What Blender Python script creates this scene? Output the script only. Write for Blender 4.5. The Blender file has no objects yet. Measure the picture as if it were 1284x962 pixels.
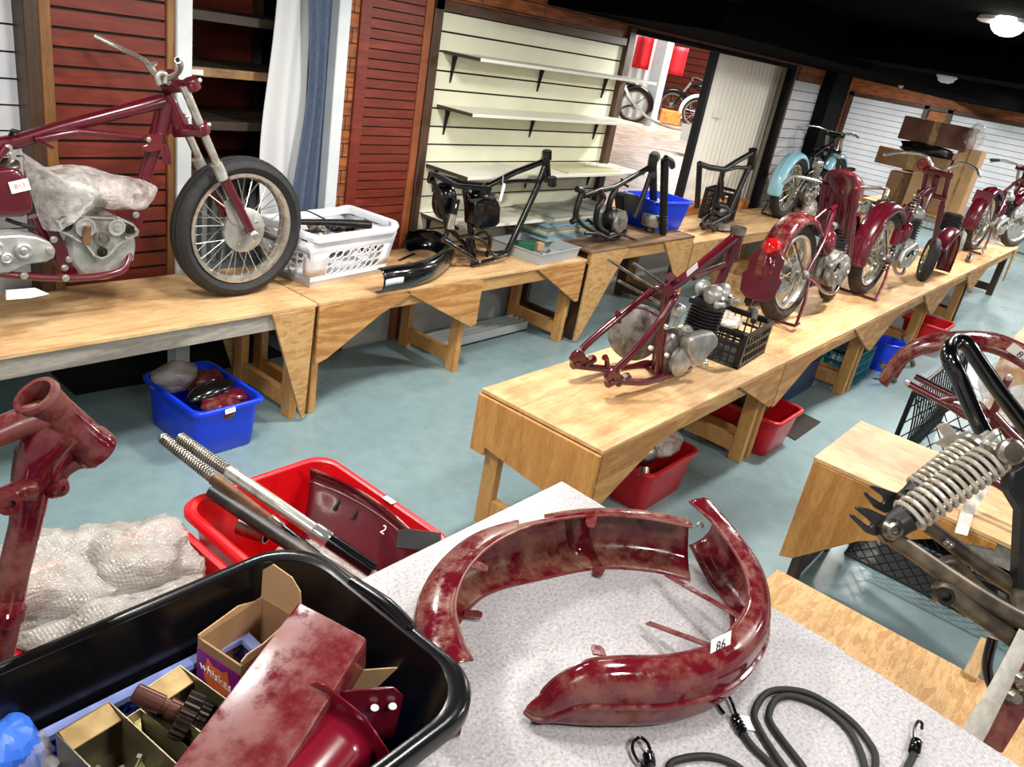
import bpy, bmesh, math, random
from mathutils import Vector, Matrix
V = Vector
rnd = random.Random(7)
SC = bpy.context.scene
COL = SC.collection
PI = math.pi
# ------------------------------------------------------------------ camera
RC = ((0.63683232, -0.75248285, 0.16797067), (-0.20851292, -0.37783228, -0.90208931), (0.74227148, 0.53945558, -0.39751821))
FPX = 1002.65
CAM = V((0, 0, 2.0))
def at(x, y, z=None, X=None, Y=None):
    """point of the room seen at a photo pixel, on a given horizontal or upright plane"""
    c = ((x - 642) / FPX, (y - 481) / FPX, 1.0)
    d = V([sum(RC[i][k] * c[i] for i in range(3)) for k in range(3)])
    if z is not None: t = (z - CAM.z) / d.z
    elif X is not None: t = X / d.x
    else: t = Y / d.y
    return CAM + d * t
class Plane:
    """upright plane through p0 with horizontal direction u; off shifts it sideways towards the left of u"""
    def __init__(s, p0, ang):
        s.p0 = V(p0); s.u = V((math.cos(ang), math.sin(ang), 0)); s.n = V((-s.u.y, s.u.x, 0))
    def __call__(s, x, y, off=0.0):
        c = ((x - 642) / FPX, (y - 481) / FPX, 1.0)
        d = V([sum(RC[i][k] * c[i] for i in range(3)) for k in range(3)])
        t = ((s.p0 + s.n * off - CAM).dot(s.n)) / d.dot(s.n)
        return CAM + d * t
cam_d = bpy.data.cameras.new('camera'); cam = bpy.data.objects.new('camera', cam_d); COL.objects.link(cam)
cam_d.sensor_width = 36; cam_d.lens = FPX / 1284 * 36; cam_d.clip_start = .02; cam_d.clip_end = 200
m = Matrix.Identity(4)
for k in range(3):
    m[k][0] = RC[0][k]; m[k][1] = -RC[1][k]; m[k][2] = -RC[2][k]; m[k][3] = CAM[k]
cam.matrix_world = m
SC.camera = cam
vs = SC.view_settings
vs.view_transform = 'Standard'; vs.look = 'None'; vs.gamma = 1; vs.use_curve_mapping = False; vs.exposure = 0.15
# ------------------------------------------------------------------ materials
def lin(c):
    f = lambda u: (u / 255) / 12.92 if u <= 10 else ((u / 255 + .055) / 1.055) ** 2.4
    return (f(c[0]), f(c[1]), f(c[2]), 1)
def nd(nt, t, **k):
    n = nt.nodes.new(t)
    for a, b in k.items():
        if a in n.inputs: n.inputs[a].default_value = b
        else: setattr(n, a, b)
    return n
def ramp(nt, stops):
    r = nt.nodes.new('ShaderNodeValToRGB'); e = r.color_ramp.elements
    while len(e) < len(stops): e.new(.5)
    for i, (p, c) in enumerate(stops): e[i].position = p; e[i].color = lin(c)
    return r
MATS = {}
def base(name):
    m = bpy.data.materials.new(name); m.use_nodes = True; nt = m.node_tree
    MATS[name] = m
    return m, nt, nt.nodes['Principled BSDF']
def coords(nt, scale=(1, 1, 1), rot=(0, 0, 0)):
    tc = nd(nt, 'ShaderNodeTexCoord'); mp = nd(nt, 'ShaderNodeMapping')
    mp.inputs['Scale'].default_value = scale; mp.inputs['Rotation'].default_value = rot
    nt.links.new(tc.outputs['Object'], mp.inputs['Vector'])
    return mp.outputs['Vector']
def plain(name, c, rough=.5, metal=0, c2=None, scale=8, bump=0, bscale=60, spec=None, coat=0, lo=.38, hi=.62, detail=4, vec=(1, 1, 1), bdist=.002):
    """one colour, or two in a noise pattern, with an optional bump"""
    m, nt, b = base(name)
    b.inputs['Base Color'].default_value = lin(c); b.inputs['Roughness'].default_value = rough; b.inputs['Metallic'].default_value = metal
    if spec is not None: b.inputs['Specular IOR Level'].default_value = spec
    if coat: b.inputs['Coat Weight'].default_value = coat; b.inputs['Coat Roughness'].default_value = .06
    if c2:
        n = nd(nt, 'ShaderNodeTexNoise', Scale=scale, Detail=detail); nt.links.new(coords(nt, vec), n.inputs['Vector'])
        r = ramp(nt, [(lo, c), (hi, c2)]); nt.links.new(n.outputs['Fac'], r.inputs['Fac']); nt.links.new(r.outputs['Color'], b.inputs['Base Color'])
    if bump:
        n2 = nd(nt, 'ShaderNodeTexNoise', Scale=bscale, Detail=3); nt.links.new(coords(nt), n2.inputs['Vector'])
        bp = nd(nt, 'ShaderNodeBump', Strength=bump, Distance=bdist); nt.links.new(n2.outputs['Fac'], bp.inputs['Height']); nt.links.new(bp.outputs['Normal'], b.inputs['Normal'])
    return m
def wood(name, c1, c2, c3, axis='x', ring=9, rough=.6, dark=None):
    """plywood or board grain running along one axis"""
    m, nt, b = base(name); L = nt.links
    sc = {'x': (.9, 7, 7), 'y': (7, .9, 7), 'z': (7, 7, .9)}[axis]
    v = coords(nt, sc)
    n = nd(nt, 'ShaderNodeTexNoise', Scale=1.3, Detail=6, Distortion=1.2); L.new(v, n.inputs['Vector'])
    mul = nd(nt, 'ShaderNodeMath', operation='MULTIPLY'); mul.inputs[1].default_value = ring; L.new(n.outputs['Fac'], mul.inputs[0])
    fr = nd(nt, 'ShaderNodeMath', operation='PINGPONG'); fr.inputs[1].default_value = 1.0; L.new(mul.outputs[0], fr.inputs[0])
    r = ramp(nt, [(0, c1), (.55, c2), (1, c3)]); L.new(fr.outputs[0], r.inputs['Fac'])
    n3 = nd(nt, 'ShaderNodeTexNoise', Scale=26, Detail=5); L.new(v, n3.inputs['Vector'])
    mx = nd(nt, 'ShaderNodeMix', data_type='RGBA', blend_type='MULTIPLY'); mx.inputs['Factor'].default_value = .35
    L.new(r.outputs['Color'], mx.inputs['A']); L.new(ramp_link(nt, n3.outputs['Fac'], [(.35, (170, 150, 130)), (.6, (255, 255, 255))]), mx.inputs['B'])
    out = mx.outputs['Result']
    if dark:
        n4 = nd(nt, 'ShaderNodeTexNoise', Scale=2.2, Detail=5, Roughness=.65); L.new(coords(nt, (1, 1, 1)), n4.inputs['Vector'])
        mx2 = nd(nt, 'ShaderNodeMix', data_type='RGBA', blend_type='MULTIPLY'); mx2.inputs['Factor'].default_value = 1
        L.new(out, mx2.inputs['A']); L.new(ramp_link(nt, n4.outputs['Fac'], [(.42, (255, 255, 255)), (.72, dark)]), mx2.inputs['B']); out = mx2.outputs['Result']
    L.new(out, b.inputs['Base Color']); b.inputs['Roughness'].default_value = rough
    return m
def ramp_link(nt, s, stops):
    r = ramp(nt, stops); nt.links.new(s, r.inputs['Fac']); return r.outputs['Color']
def osb(name):
    m, nt, b = base(name); L = nt.links
    v = coords(nt, (9, 42, 30), (0, 0, .5))
    vo = nd(nt, 'ShaderNodeTexVoronoi', Scale=2.0, Randomness=1.0); L.new(v, vo.inputs['Vector'])
    n = nd(nt, 'ShaderNodeTexNoise', Scale=6, Detail=5, Distortion=1.5); L.new(v, n.inputs['Vector'])
    sp = nd(nt, 'ShaderNodeSeparateColor'); L.new(vo.outputs['Color'], sp.inputs[0])
    ad = nd(nt, 'ShaderNodeMath', operation='MULTIPLY_ADD'); L.new(sp.outputs[0], ad.inputs[0]); ad.inputs[1].default_value = .6; L.new(n.outputs['Fac'], ad.inputs[2])
    L.new(ramp_link(nt, ad.outputs[0], [(.3, (156, 106, 56)), (.6, (188, 146, 90)), (.85, (206, 166, 112)), (1.0, (176, 128, 74))]), b.inputs['Base Color'])
    b.inputs['Roughness'].default_value = .6
    return m
def speck(name):
    m, nt, b = base(name); L = nt.links
    v = coords(nt)
    vo = nd(nt, 'ShaderNodeTexVoronoi', Scale=190); L.new(v, vo.inputs['Vector'])
    n = nd(nt, 'ShaderNodeTexNoise', Scale=150, Detail=3); L.new(v, n.inputs['Vector'])
    c1 = ramp_link(nt, n.outputs['Fac'], [(.33, (146, 142, 145)), (.5, (170, 166, 168)), (.68, (182, 178, 179))])
    sp = nd(nt, 'ShaderNodeSeparateColor'); L.new(vo.outputs['Color'], sp.inputs[0])
    lt = nd(nt, 'ShaderNodeMath', operation='LESS_THAN'); lt.inputs[1].default_value = .16; L.new(vo.outputs['Distance'], lt.inputs[0])
    gt = nd(nt, 'ShaderNodeMath', operation='GREATER_THAN'); gt.inputs[1].default_value = .62; L.new(sp.outputs[1], gt.inputs[0])
    mu = nd(nt, 'ShaderNodeMath', operation='MULTIPLY'); L.new(lt.outputs[0], mu.inputs[0]); L.new(gt.outputs[0], mu.inputs[1])
    mx = nd(nt, 'ShaderNodeMix', data_type='RGBA'); L.new(mu.outputs[0], mx.inputs['Factor']); L.new(c1, mx.inputs['A']); mx.inputs['B'].default_value = lin((238, 236, 236))
    L.new(mx.outputs['Result'], b.inputs['Base Color']); b.inputs['Roughness'].default_value = .38
    return m
def floor_mat(name):
    m, nt, b = base(name); L = nt.links
    v = coords(nt)
    n = nd(nt, 'ShaderNodeTexNoise', Scale=1.1, Detail=7, Roughness=.62); L.new(v, n.inputs['Vector'])
    n2 = nd(nt, 'ShaderNodeTexNoise', Scale=14, Detail=4); L.new(v, n2.inputs['Vector'])
    c = ramp_link(nt, n.outputs['Fac'], [(.3, (126, 150, 154)), (.5, (132, 156, 160)), (.72, (138, 162, 165))])
    mx = nd(nt, 'ShaderNodeMix', data_type='RGBA', blend_type='MULTIPLY'); mx.inputs['Factor'].default_value = .5
    L.new(c, mx.inputs['A']); L.new(ramp_link(nt, n2.outputs['Fac'], [(.3, (225, 225, 225)), (.6, (255, 255, 255))]), mx.inputs['B'])
    L.new(mx.outputs['Result'], b.inputs['Base Color'])
    L.new(ramp_link(nt, n.outputs['Fac'], [(.3, (128, 128, 128)), (.7, (165, 165, 165))]), b.inputs['Roughness'])
    return m
def dusty(name, c, dust, lo=.45, hi=.7, rough=.28, scale=9):
    """paint with dried dirt lying in patches"""
    m, nt, b = base(name); L = nt.links
    n = nd(nt, 'ShaderNodeTexNoise', Scale=scale, Detail=8, Roughness=.68); L.new(coords(nt), n.inputs['Vector'])
    L.new(ramp_link(nt, n.outputs['Fac'], [(lo, c), (hi, dust)]), b.inputs['Base Color'])
    L.new(ramp_link(nt, n.outputs['Fac'], [(lo, (rough * 255,) * 3), (hi, (215,) * 3)]), b.inputs['Roughness'])
    return m
def clear(name, c, alpha, rough=.25, scale=30, a2=None, bump=.6):
    """creased film: part see-through, part milky"""
    m, nt, b = base(name); L = nt.links
    b.inputs['Base Color'].default_value = lin(c); b.inputs['Roughness'].default_value = rough
    n = nd(nt, 'ShaderNodeTexNoise', Scale=scale, Detail=6, Roughness=.65); L.new(coords(nt), n.inputs['Vector'])
    mr = nd(nt, 'ShaderNodeMapRange'); mr.inputs['From Min'].default_value = .35; mr.inputs['From Max'].default_value = .65
    mr.inputs['To Min'].default_value = alpha; mr.inputs['To Max'].default_value = a2 if a2 else min(1, alpha + .35)
    L.new(n.outputs['Fac'], mr.inputs['Value']); L.new(mr.outputs[0], b.inputs['Alpha'])
    bp = nd(nt, 'ShaderNodeBump', Strength=bump, Distance=.01); L.new(n.outputs['Fac'], bp.inputs['Height']); L.new(bp.outputs['Normal'], b.inputs['Normal'])
    return m
def bubble(name, c, alpha):
    m, nt, b = base(name); L = nt.links
    b.inputs['Base Color'].default_value = lin(c); b.inputs['Roughness'].default_value = .22; b.inputs['Alpha'].default_value = alpha
    v = coords(nt)
    vo = nd(nt, 'ShaderNodeTexVoronoi', Scale=150, Randomness=.25); L.new(v, vo.inputs['Vector'])
    n = nd(nt, 'ShaderNodeTexNoise', Scale=14, Detail=5); L.new(v, n.inputs['Vector'])
    ad = nd(nt, 'ShaderNodeMath', operation='MULTIPLY_ADD'); L.new(vo.outputs['Distance'], ad.inputs[0]); ad.inputs[1].default_value = -.9; L.new(n.outputs['Fac'], ad.inputs[2])
    bp = nd(nt, 'ShaderNodeBump', Strength=.45, Distance=.008); L.new(ad.outputs[0], bp.inputs['Height']); L.new(bp.outputs['Normal'], b.inputs['Normal'])
    L.new(ramp_link(nt, n.outputs['Fac'], [(.35, (158, 150, 140)), (.6, c)]), b.inputs['Base Color'])
    return m
def planks(name, c1, c2, mortar, w, h, rot=(PI / 2, 0, 0), rough=.6):
    m, nt, b = base(name); L = nt.links
    br = nd(nt, 'ShaderNodeTexBrick', Scale=1.0); br.inputs['Brick Width'].default_value = w; br.inputs['Row Height'].default_value = h
    br.inputs['Mortar Size'].default_value = .004; br.inputs['Color1'].default_value = lin(c1); br.inputs['Color2'].default_value = lin(c2); br.inputs['Mortar'].default_value = lin(mortar)
    L.new(coords(nt, (1, 1, 1), rot), br.inputs['Vector'])
    n = nd(nt, 'ShaderNodeTexNoise', Scale=5, Detail=6); L.new(coords(nt, (1.2, 1.2, 9)), n.inputs['Vector'])
    mx = nd(nt, 'ShaderNodeMix', data_type='RGBA', blend_type='MULTIPLY'); mx.inputs['Factor'].default_value = .8
    L.new(br.outputs['Color'], mx.inputs['A']); L.new(ramp_link(nt, n.outputs['Fac'], [(.35, (150, 130, 115)), (.62, (255, 255, 255))]), mx.inputs['B'])
    L.new(mx.outputs['Result'], b.inputs['Base Color']); b.inputs['Roughness'].default_value = rough
    return m
def emit(name, c, s):
    m, nt, b = base(name); b.inputs['Base Color'].default_value = lin(c); b.inputs['Emission Color'].default_value = lin(c); b.inputs['Emission Strength'].default_value = s
    return m
M = MATS
floor_mat('floor_paint'); osb('osb'); speck('laminate')
wood('ply_x', (206, 162, 112), (220, 178, 127), (230, 193, 143), 'x', 6, .5, dark=(202, 182, 158))
wood('ply_y', (208, 164, 112), (222, 180, 127), (232, 194, 143), 'y', 6, .5, dark=(202, 182, 158))
wood('ply_z', (182, 124, 56), (196, 138, 68), (206, 150, 80), 'z', 5, .5)
wood('ply_face', (168, 116, 62), (194, 142, 82), (208, 160, 100), 'x', 9, .55)
wood('ply_dirty', (112, 84, 58), (142, 110, 78), (160, 128, 94), 'x', 8, .6, dark=(120, 104, 90))
wood('pine', (196, 142, 80), (208, 158, 94), (216, 170, 108), 'z', 4, .55)
wood('pine_x', (178, 134, 84), (194, 152, 98), (206, 166, 114), 'x', 4, .55)
wood('grey_wood', (118, 112, 104), (150, 144, 134), (168, 162, 152), 'x', 6, .7)
wood('dark_wood', (42, 26, 16), (66, 42, 26), (82, 54, 34), 'z', 6, .5)
wood('dark_wood_x', (42, 26, 16), (70, 44, 26), (88, 58, 36), 'x', 6, .5)
wood('post_wood', (120, 80, 40), (142, 98, 52), (156, 112, 64), 'z', 4, .5)
wood('red_slat', (108, 42, 29), (128, 52, 36), (144, 64, 44), 'x', 4, .4)
wood('orange_brown', (132, 70, 34), (152, 84, 42), (166, 98, 54), 'z', 4, .5)
wood('post_side_shade', (58, 38, 22), (76, 52, 30), (92, 64, 38), 'z', 4, .5)
wood('shelf_wood', (40, 30, 24), (54, 42, 32), (64, 50, 38), 'x', 6, .6)
wood('orange_timber', (196, 112, 44), (222, 142, 70), (236, 164, 92), 'x', 6, .5)
wood('crate_wood', (150, 114, 70), (180, 142, 94), (196, 160, 110), 'x', 7, .6, dark=(110, 92, 76))
planks('cladding', (172, 100, 48), (142, 78, 38), (52, 28, 18), .62, .075)
planks('cladding_end', (186, 108, 54), (166, 92, 44), (60, 32, 20), .5, .09, (PI / 2, 0, PI / 2))
planks('wood_floor', (214, 190, 172), (200, 172, 152), (150, 126, 110), 1.4, .16, (0, 0, 0), .4)
plain('slat_white', (222, 221, 196), .5, c2=(214, 213, 187), scale=3)
plain('slat_cool', (212, 214, 218), .45, c2=(200, 203, 208), scale=3)
plain('slat_gap', (22, 20, 18), .9)
plain('black_matte', (6, 6, 9), .85, spec=.2)
plain('ceiling_black', (2, 2, 3), 1, c2=(3, 3, 5), scale=2, spec=.02)
plain('white_paint', (214, 220, 222), .5, c2=(202, 208, 210), scale=4)
plain('skirting', (186, 190, 188), .6, c2=(170, 176, 176), scale=3)
plain('shelf_white', (228, 226, 214), .4)
plain('shelf_edge_dark', (70, 62, 50), .6)
plain('steel_dark', (40, 40, 42), .45, .6)
plain('black_gloss', (7, 7, 9), .18, coat=.4)
plain('black_worn', (16, 16, 17), .38, c2=(40, 36, 32), scale=16, lo=.5, hi=.8)
plain('black_rusty', (20, 18, 16), .45, c2=(70, 52, 38), scale=22, lo=.5, hi=.78)
plain('black_plastic', (8, 8, 10), .22, bump=.15, bscale=14)
plain('crate_plastic', (14, 14, 16), .4)
plain('rubber', (26, 26, 27), .7, c2=(36, 36, 36), scale=40)
plain('rubber_old', (40, 37, 34), .85, c2=(62, 56, 50), scale=30)
plain('maroon', (86, 12, 28), .24, coat=.4, c2=(76, 10, 24), scale=6)
plain('maroon_bright', (104, 11, 30), .2, coat=.6)
dusty('maroon_dusty', (90, 18, 30), (122, 72, 62), .34, .74, .34, 16)
dusty('maroon_dirty', (86, 14, 26), (136, 100, 80), .42, .70, .3, 13)
dusty('maroon_old', (88, 15, 26), (128, 82, 70), .44, .74, .32, 15)
dusty('inner_dirt', (78, 22, 28), (96, 74, 52), .42, .6, .3, 7)
plain('chrome', (222, 220, 214), .16, .85, c2=(196, 190, 180), scale=20)
plain('chrome_worn', (208, 203, 192), .26, .75, c2=(158, 146, 128), scale=26, lo=.5, hi=.75)
plain('spring_steel', (200, 192, 178), .3, .55, c2=(150, 138, 120), scale=30, lo=.5, hi=.8)
plain('oily_steel', (62, 54, 45), .42, .3, c2=(112, 98, 78), scale=18, lo=.42, hi=.72)
plain('steel_brushed', (168, 162, 152), .34, 1, c2=(124, 116, 104), scale=14)
plain('alloy', (196, 196, 192), .36, .55, c2=(158, 156, 150), scale=14, bump=.25, bscale=60)
plain('alloy_dirty', (160, 157, 150), .45, .5, c2=(104, 98, 90), scale=20, bump=.3, bscale=50)
plain('rust', (128, 92, 66), .6, .5, c2=(98, 68, 48), scale=18)
plain('zinc_bolt', (210, 208, 200), .3, .9)
plain('blue_plastic', (12, 58, 214), .34)
plain('blue_light', (62, 118, 226), .4)
plain('blue_mesh', (34, 74, 176), .4)
plain('lilac_rim', (146, 160, 222), .45)
plain('red_plastic', (214, 14, 24), .32)
plain('red_plastic_dark', (186, 14, 30), .35)
plain('teal_plastic', (10, 112, 128), .4)
plain('navy_plastic', (12, 44, 84), .4)
plain('white_plastic', (228, 230, 236), .35)
plain('grey_plastic', (170, 176, 178), .45)
plain('sticker', (244, 244, 240), .6)
plain('ink', (30, 28, 34), .7)
plain('ink_red', (170, 40, 50), .7)
plain('cardboard', (156, 120, 86), .8, c2=(142, 108, 76), scale=6)
plain('cardboard_light', (190, 154, 112), .8, c2=(176, 140, 98), scale=5)
plain('cardboard_dark', (120, 82, 62), .8, c2=(96, 62, 50), scale=5)
plain('paper', (232, 220, 176), .8, c2=(222, 208, 164), scale=5)
plain('purple_print', (128, 24, 116), .4)
plain('orange_print', (226, 106, 40), .4)
plain('white_print', (244, 238, 240), .5)
plain('tin', (132, 122, 92), .45, .6, c2=(98, 90, 70), scale=14)
plain('tin_rim', (196, 168, 116), .45, .3, c2=(160, 130, 84), scale=22)
plain('gear_steel', (70, 58, 52), .35, .7, c2=(44, 38, 36), scale=20)
plain('bronze', (92, 58, 50), .32, .6)
plain('cream', (238, 226, 150), .6)
plain('strap_white', (212, 208, 198), .8, c2=(190, 184, 172), scale=40, bump=.3, bscale=200)
plain('cord_black', (12, 12, 13), .6, bump=.5, bscale=500)
plain('curtain_blue', (82, 96, 118), .85, c2=(70, 84, 106), scale=30, vec=(4, 4, 1))
plain('curtain_white', (206, 208, 208), .8)
plain('mat_black', (12, 11, 12), .92, bump=.4, bscale=200)
plain('mat_brown', (58, 48, 44), .95, c2=(46, 38, 36), scale=40, bump=.4, bscale=200)
plain('bike_blue', (150, 202, 218), .22, coat=.4)
plain('glass_sheet', (150, 172, 170), .2)
plain('sheet_grey', (140, 142, 136), .4)
plain('sheet_cream', (200, 196, 160), .5)
plain('sheet_blue', (120, 158, 184), .45)
plain('lamp_red', (190, 20, 20), .15, coat=.6)
plain('banner_red', (216, 12, 30), .6)
plain('rope', (232, 230, 224), .7)
plain('iron_white', (240, 237, 226), .4)
plain('iron_grey', (170, 178, 178), .35, .4)
plain('wall_plain', (150, 140, 124), .7)
plain('leather', (20, 18, 18), .5)
plain('tool_green', (28, 92, 62), .5)
plain('wire_black', (10, 10, 11), .4)
plain('wire_white', (200, 206, 204), .4)
plain('royal_blue', (26, 52, 190), .4)
plain('yellow_line', (190, 190, 130), .5)
clear('film', (226, 218, 210), .16, .12, 22, .6, 1.0)
clear('film_thin', (232, 226, 220), .10, .10, 24, .5, 1.0)
bubble('bubble_wrap', (182, 177, 170), .66)
emit('lamp_glow', (255, 250, 236), 14)
# ------------------------------------------------------------------ geometry
def frame_of(t):
    t = t.normalized(); a = V((0, 0, 1)) if abs(t.z) < .9 else V((1, 0, 0))
    x = a.cross(t).normalized(); return x, t.cross(x).normalized()
def spline(pts, k=6, closed=False):
    P = [V(p) for p in pts]; n = len(P); out = []
    rng = n if closed else n - 1
    for i in range(rng):
        p0 = P[(i - 1) % n] if closed or i > 0 else P[0] * 2 - P[1]
        p1 = P[i]; p2 = P[(i + 1) % n]
        p3 = P[(i + 2) % n] if closed or i + 2 < n else P[-1] * 2 - P[-2]
        for j in range(k):
            t = j / k
            out.append(.5 * ((2 * p1) + (p2 - p0) * t + (2 * p0 - 5 * p1 + 4 * p2 - p3) * t * t + (3 * p1 - p0 - 3 * p2 + p3) * t ** 3))
    if not closed: out.append(P[-1])
    return out
class G:
    def __init__(s): s.v = []; s.f = []; s.mi = []; s.cur = 0; s.mats = []
    def use(s, mat):
        if mat not in s.mats: s.mats.append(mat)
        s.cur = s.mats.index(mat); return s
    def add(s, vs, fs):
        o = len(s.v); s.v += [V(p) for p in vs]
        for f in fs: s.f.append(tuple(i + o for i in f)); s.mi.append(s.cur)
        return s
    def box(s, a, b):
        x0, y0, z0 = a; x1, y1, z1 = b
        return s.add([(x0, y0, z0), (x1, y0, z0), (x1, y1, z0), (x0, y1, z0), (x0, y0, z1), (x1, y0, z1), (x1, y1, z1), (x0, y1, z1)],
                     [(0, 3, 2, 1), (4, 5, 6, 7), (0, 1, 5, 4), (1, 2, 6, 5), (2, 3, 7, 6), (3, 0, 4, 7)])
    def obox(s, c, size, R=None):
        h = V(size) / 2; c = V(c); R = R or Matrix.Identity(3)
        ps = [c + R @ V((sx * h.x, sy * h.y, sz * h.z)) for sz in (-1, 1) for sx, sy in ((-1, -1), (1, -1), (1, 1), (-1, 1))]
        return s.add(ps, [(0, 3, 2, 1), (4, 5, 6, 7), (0, 1, 5, 4), (1, 2, 6, 5), (2, 3, 7, 6), (3, 0, 4, 7)])
    def bar(s, p, q, w, h, up=None):
        """a rectangular bar from p to q"""
        p = V(p); q = V(q); t = (q - p).normalized()
        x = (V(up).cross(t).normalized() if up is not None else frame_of(t)[0]); y = t.cross(x)
        ps = [b + x * (sx * w / 2) + y * (sy * h / 2) for b in (p, q) for sx, sy in ((-1, -1), (1, -1), (1, 1), (-1, 1))]
        return s.add(ps, [(0, 3, 2, 1), (4, 5, 6, 7), (0, 1, 5, 4), (1, 2, 6, 5), (2, 3, 7, 6), (3, 0, 4, 7)])
    def tube(s, pts, r, n=10, k=0, closed=False, cap=True, flat=1.0, up=None):
        P = spline(pts, k, closed) if k else [V(p) for p in pts]
        N = len(P); rs = r if isinstance(r, (list, tuple)) else [r] * N
        if len(rs) != N:
            rs = [rs[min(len(rs) - 2, int(i / (N - 1) * (len(rs) - 1)))] * (1 - ((i / (N - 1) * (len(rs) - 1)) - min(len(rs) - 2, int(i / (N - 1) * (len(rs) - 1))))) + rs[min(len(rs) - 2, int(i / (N - 1) * (len(rs) - 1))) + 1] * ((i / (N - 1) * (len(rs) - 1)) - min(len(rs) - 2, int(i / (N - 1) * (len(rs) - 1)))) for i in range(N)]
        T = []
        for i in range(N):
            a = P[i - 1] if i > 0 or closed else P[i]; b = P[(i + 1) % N] if i < N - 1 or closed else P[i]
            t = (b - a); T.append(t.normalized() if t.length > 1e-9 else V((0, 0, 1)))
        if up is not None:
            x = V(up).cross(T[0]); x = x.normalized() if x.length > 1e-6 else frame_of(T[0])[0]
        else: x = frame_of(T[0])[0]
        vs = []
        for i in range(N):
            if i: 
                x = x - T[i] * x.dot(T[i]); x = x.normalized() if x.length > 1e-6 else frame_of(T[i])[0]
            y = T[i].cross(x)
            for j in range(n):
                a = 2 * PI * j / n; vs.append(P[i] + x * (math.cos(a) * rs[i]) + y * (math.sin(a) * rs[i] * flat))
        fs = []
        for i in range(N if closed else N - 1):
            i2 = (i + 1) % N
            for j in range(n): fs.append((i * n + j, i * n + (j + 1) % n, i2 * n + (j + 1) % n, i2 * n + j))
        if cap and not closed: fs.append(tuple(range(n - 1, -1, -1))); fs.append(tuple((N - 1) * n + j for j in range(n)))
        return s.add(vs, fs)
    def pipe(s, p, q, r, ri, n=20):
        """an open pipe with a real bore"""
        p = V(p); q = V(q); t = (q - p).normalized(); L = (q - p).length
        return s.lathe([(ri, 0), (r, 0), (r, L), (ri, L)], p, t, n, loop=True)
    def lathe(s, prof, o=(0, 0, 0), ax=(0, 0, 1), n=24, loop=False, sq=(1, 1), xdir=None):
        o = V(o); ax = V(ax).normalized()
        if xdir is not None: x = V(xdir); x = (x - ax * x.dot(ax)).normalized(); y = ax.cross(x)
        else: x, y = frame_of(ax)
        vs = [o + ax * h + (x * math.cos(2 * PI * j / n) * sq[0] + y * math.sin(2 * PI * j / n) * sq[1]) * r for r, h in prof for j in range(n)]
        K = len(prof); fs = []
        for i in range(K if loop else K - 1):
            i2 = (i + 1) % K
            for j in range(n): fs.append((i * n + j, i * n + (j + 1) % n, i2 * n + (j + 1) % n, i2 * n + j))
        if not loop:
            if prof[0][0] > 1e-5: fs.append(tuple(range(n - 1, -1, -1)))
            if prof[-1][0] > 1e-5: fs.append(tuple((K - 1) * n + j for j in range(n)))
        return s.add(vs, fs)
    def prism(s, poly, o, ux, uy, th):
        """a flat outline given thickness along ux x uy, centred on o's plane"""
        o = V(o); ux = V(ux).normalized(); uy = V(uy).normalized(); nn = ux.cross(uy).normalized(); n = len(poly)
        vs = [o + ux * a + uy * b + nn * (sg * th / 2) for sg in (-1, 1) for a, b in poly]
        fs = [tuple(range(n - 1, -1, -1)), tuple(range(n, 2 * n))] + [(i, (i + 1) % n, n + (i + 1) % n, n + i) for i in range(n)]
        return s.add(vs, fs)
    def torus(s, c, ax, R, r, n=40, m=10, sq=1.0):
        c = V(c); x, y = frame_of(V(ax)); a_ = V(ax).normalized(); vs = []
        for i in range(n):
            d = x * math.cos(2 * PI * i / n) + y * math.sin(2 * PI * i / n)
            for j in range(m): vs.append(c + d * (R + r * math.cos(2 * PI * j / m)) + a_ * (r * sq * math.sin(2 * PI * j / m)))
        return s.add(vs, [(i * m + j, ((i + 1) % n) * m + j, ((i + 1) % n) * m + (j + 1) % m, i * m + (j + 1) % m) for i in range(n) for j in range(m)])
    def loft(s, rings, ring_closed=True, cap=False, loop=False):
        n = len(rings[0]); K = len(rings); vs = [p for r in rings for p in r]; fs = []
        for i in range(K if loop else K - 1):
            i2 = (i + 1) % K
            for j in range(n if ring_closed else n - 1): fs.append((i * n + j, i * n + (j + 1) % n, i2 * n + (j + 1) % n, i2 * n + j))
        if cap: fs.append(tuple(range(n - 1, -1, -1))); fs.append(tuple((K - 1) * n + j for j in range(n)))
        return s.add(vs, fs)
    def ball(s, c, r, sq=(1, 1, 1), n=14, m=8, R=None):
        c = V(c); vs = []; R = R or Matrix.Identity(3)
        for i in range(1, m):
            for j in range(n):
                a = PI * i / m; b = 2 * PI * j / n
                vs.append(c + R @ V((r * sq[0] * math.sin(a) * math.cos(b), r * sq[1] * math.sin(a) * math.sin(b), r * sq[2] * math.cos(a))))
        fs = [(i * n + j, (i + 1) * n + j, (i + 1) * n + (j + 1) % n, i * n + (j + 1) % n) for i in range(m - 2) for j in range(n)]
        k = len(vs); vs += [c + R @ V((0, 0, r * sq[2])), c + R @ V((0, 0, -r * sq[2]))]
        fs += [(k, j, (j + 1) % n) for j in range(n)] + [(k + 1, (m - 2) * n + (j + 1) % n, (m - 2) * n + j) for j in range(n)]
        return s.add(vs, fs)
    def helix(s, p, q, R, r, turns, n=12, m=6):
        p = V(p); q = V(q); t = (q - p).normalized(); x, y = frame_of(t); N = int(turns * n)
        return s.tube([p.lerp(q, i / N) + x * (R * math.cos(2 * PI * i / n)) + y * (R * math.sin(2 * PI * i / n)) for i in range(N + 1)], r, m)
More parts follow.
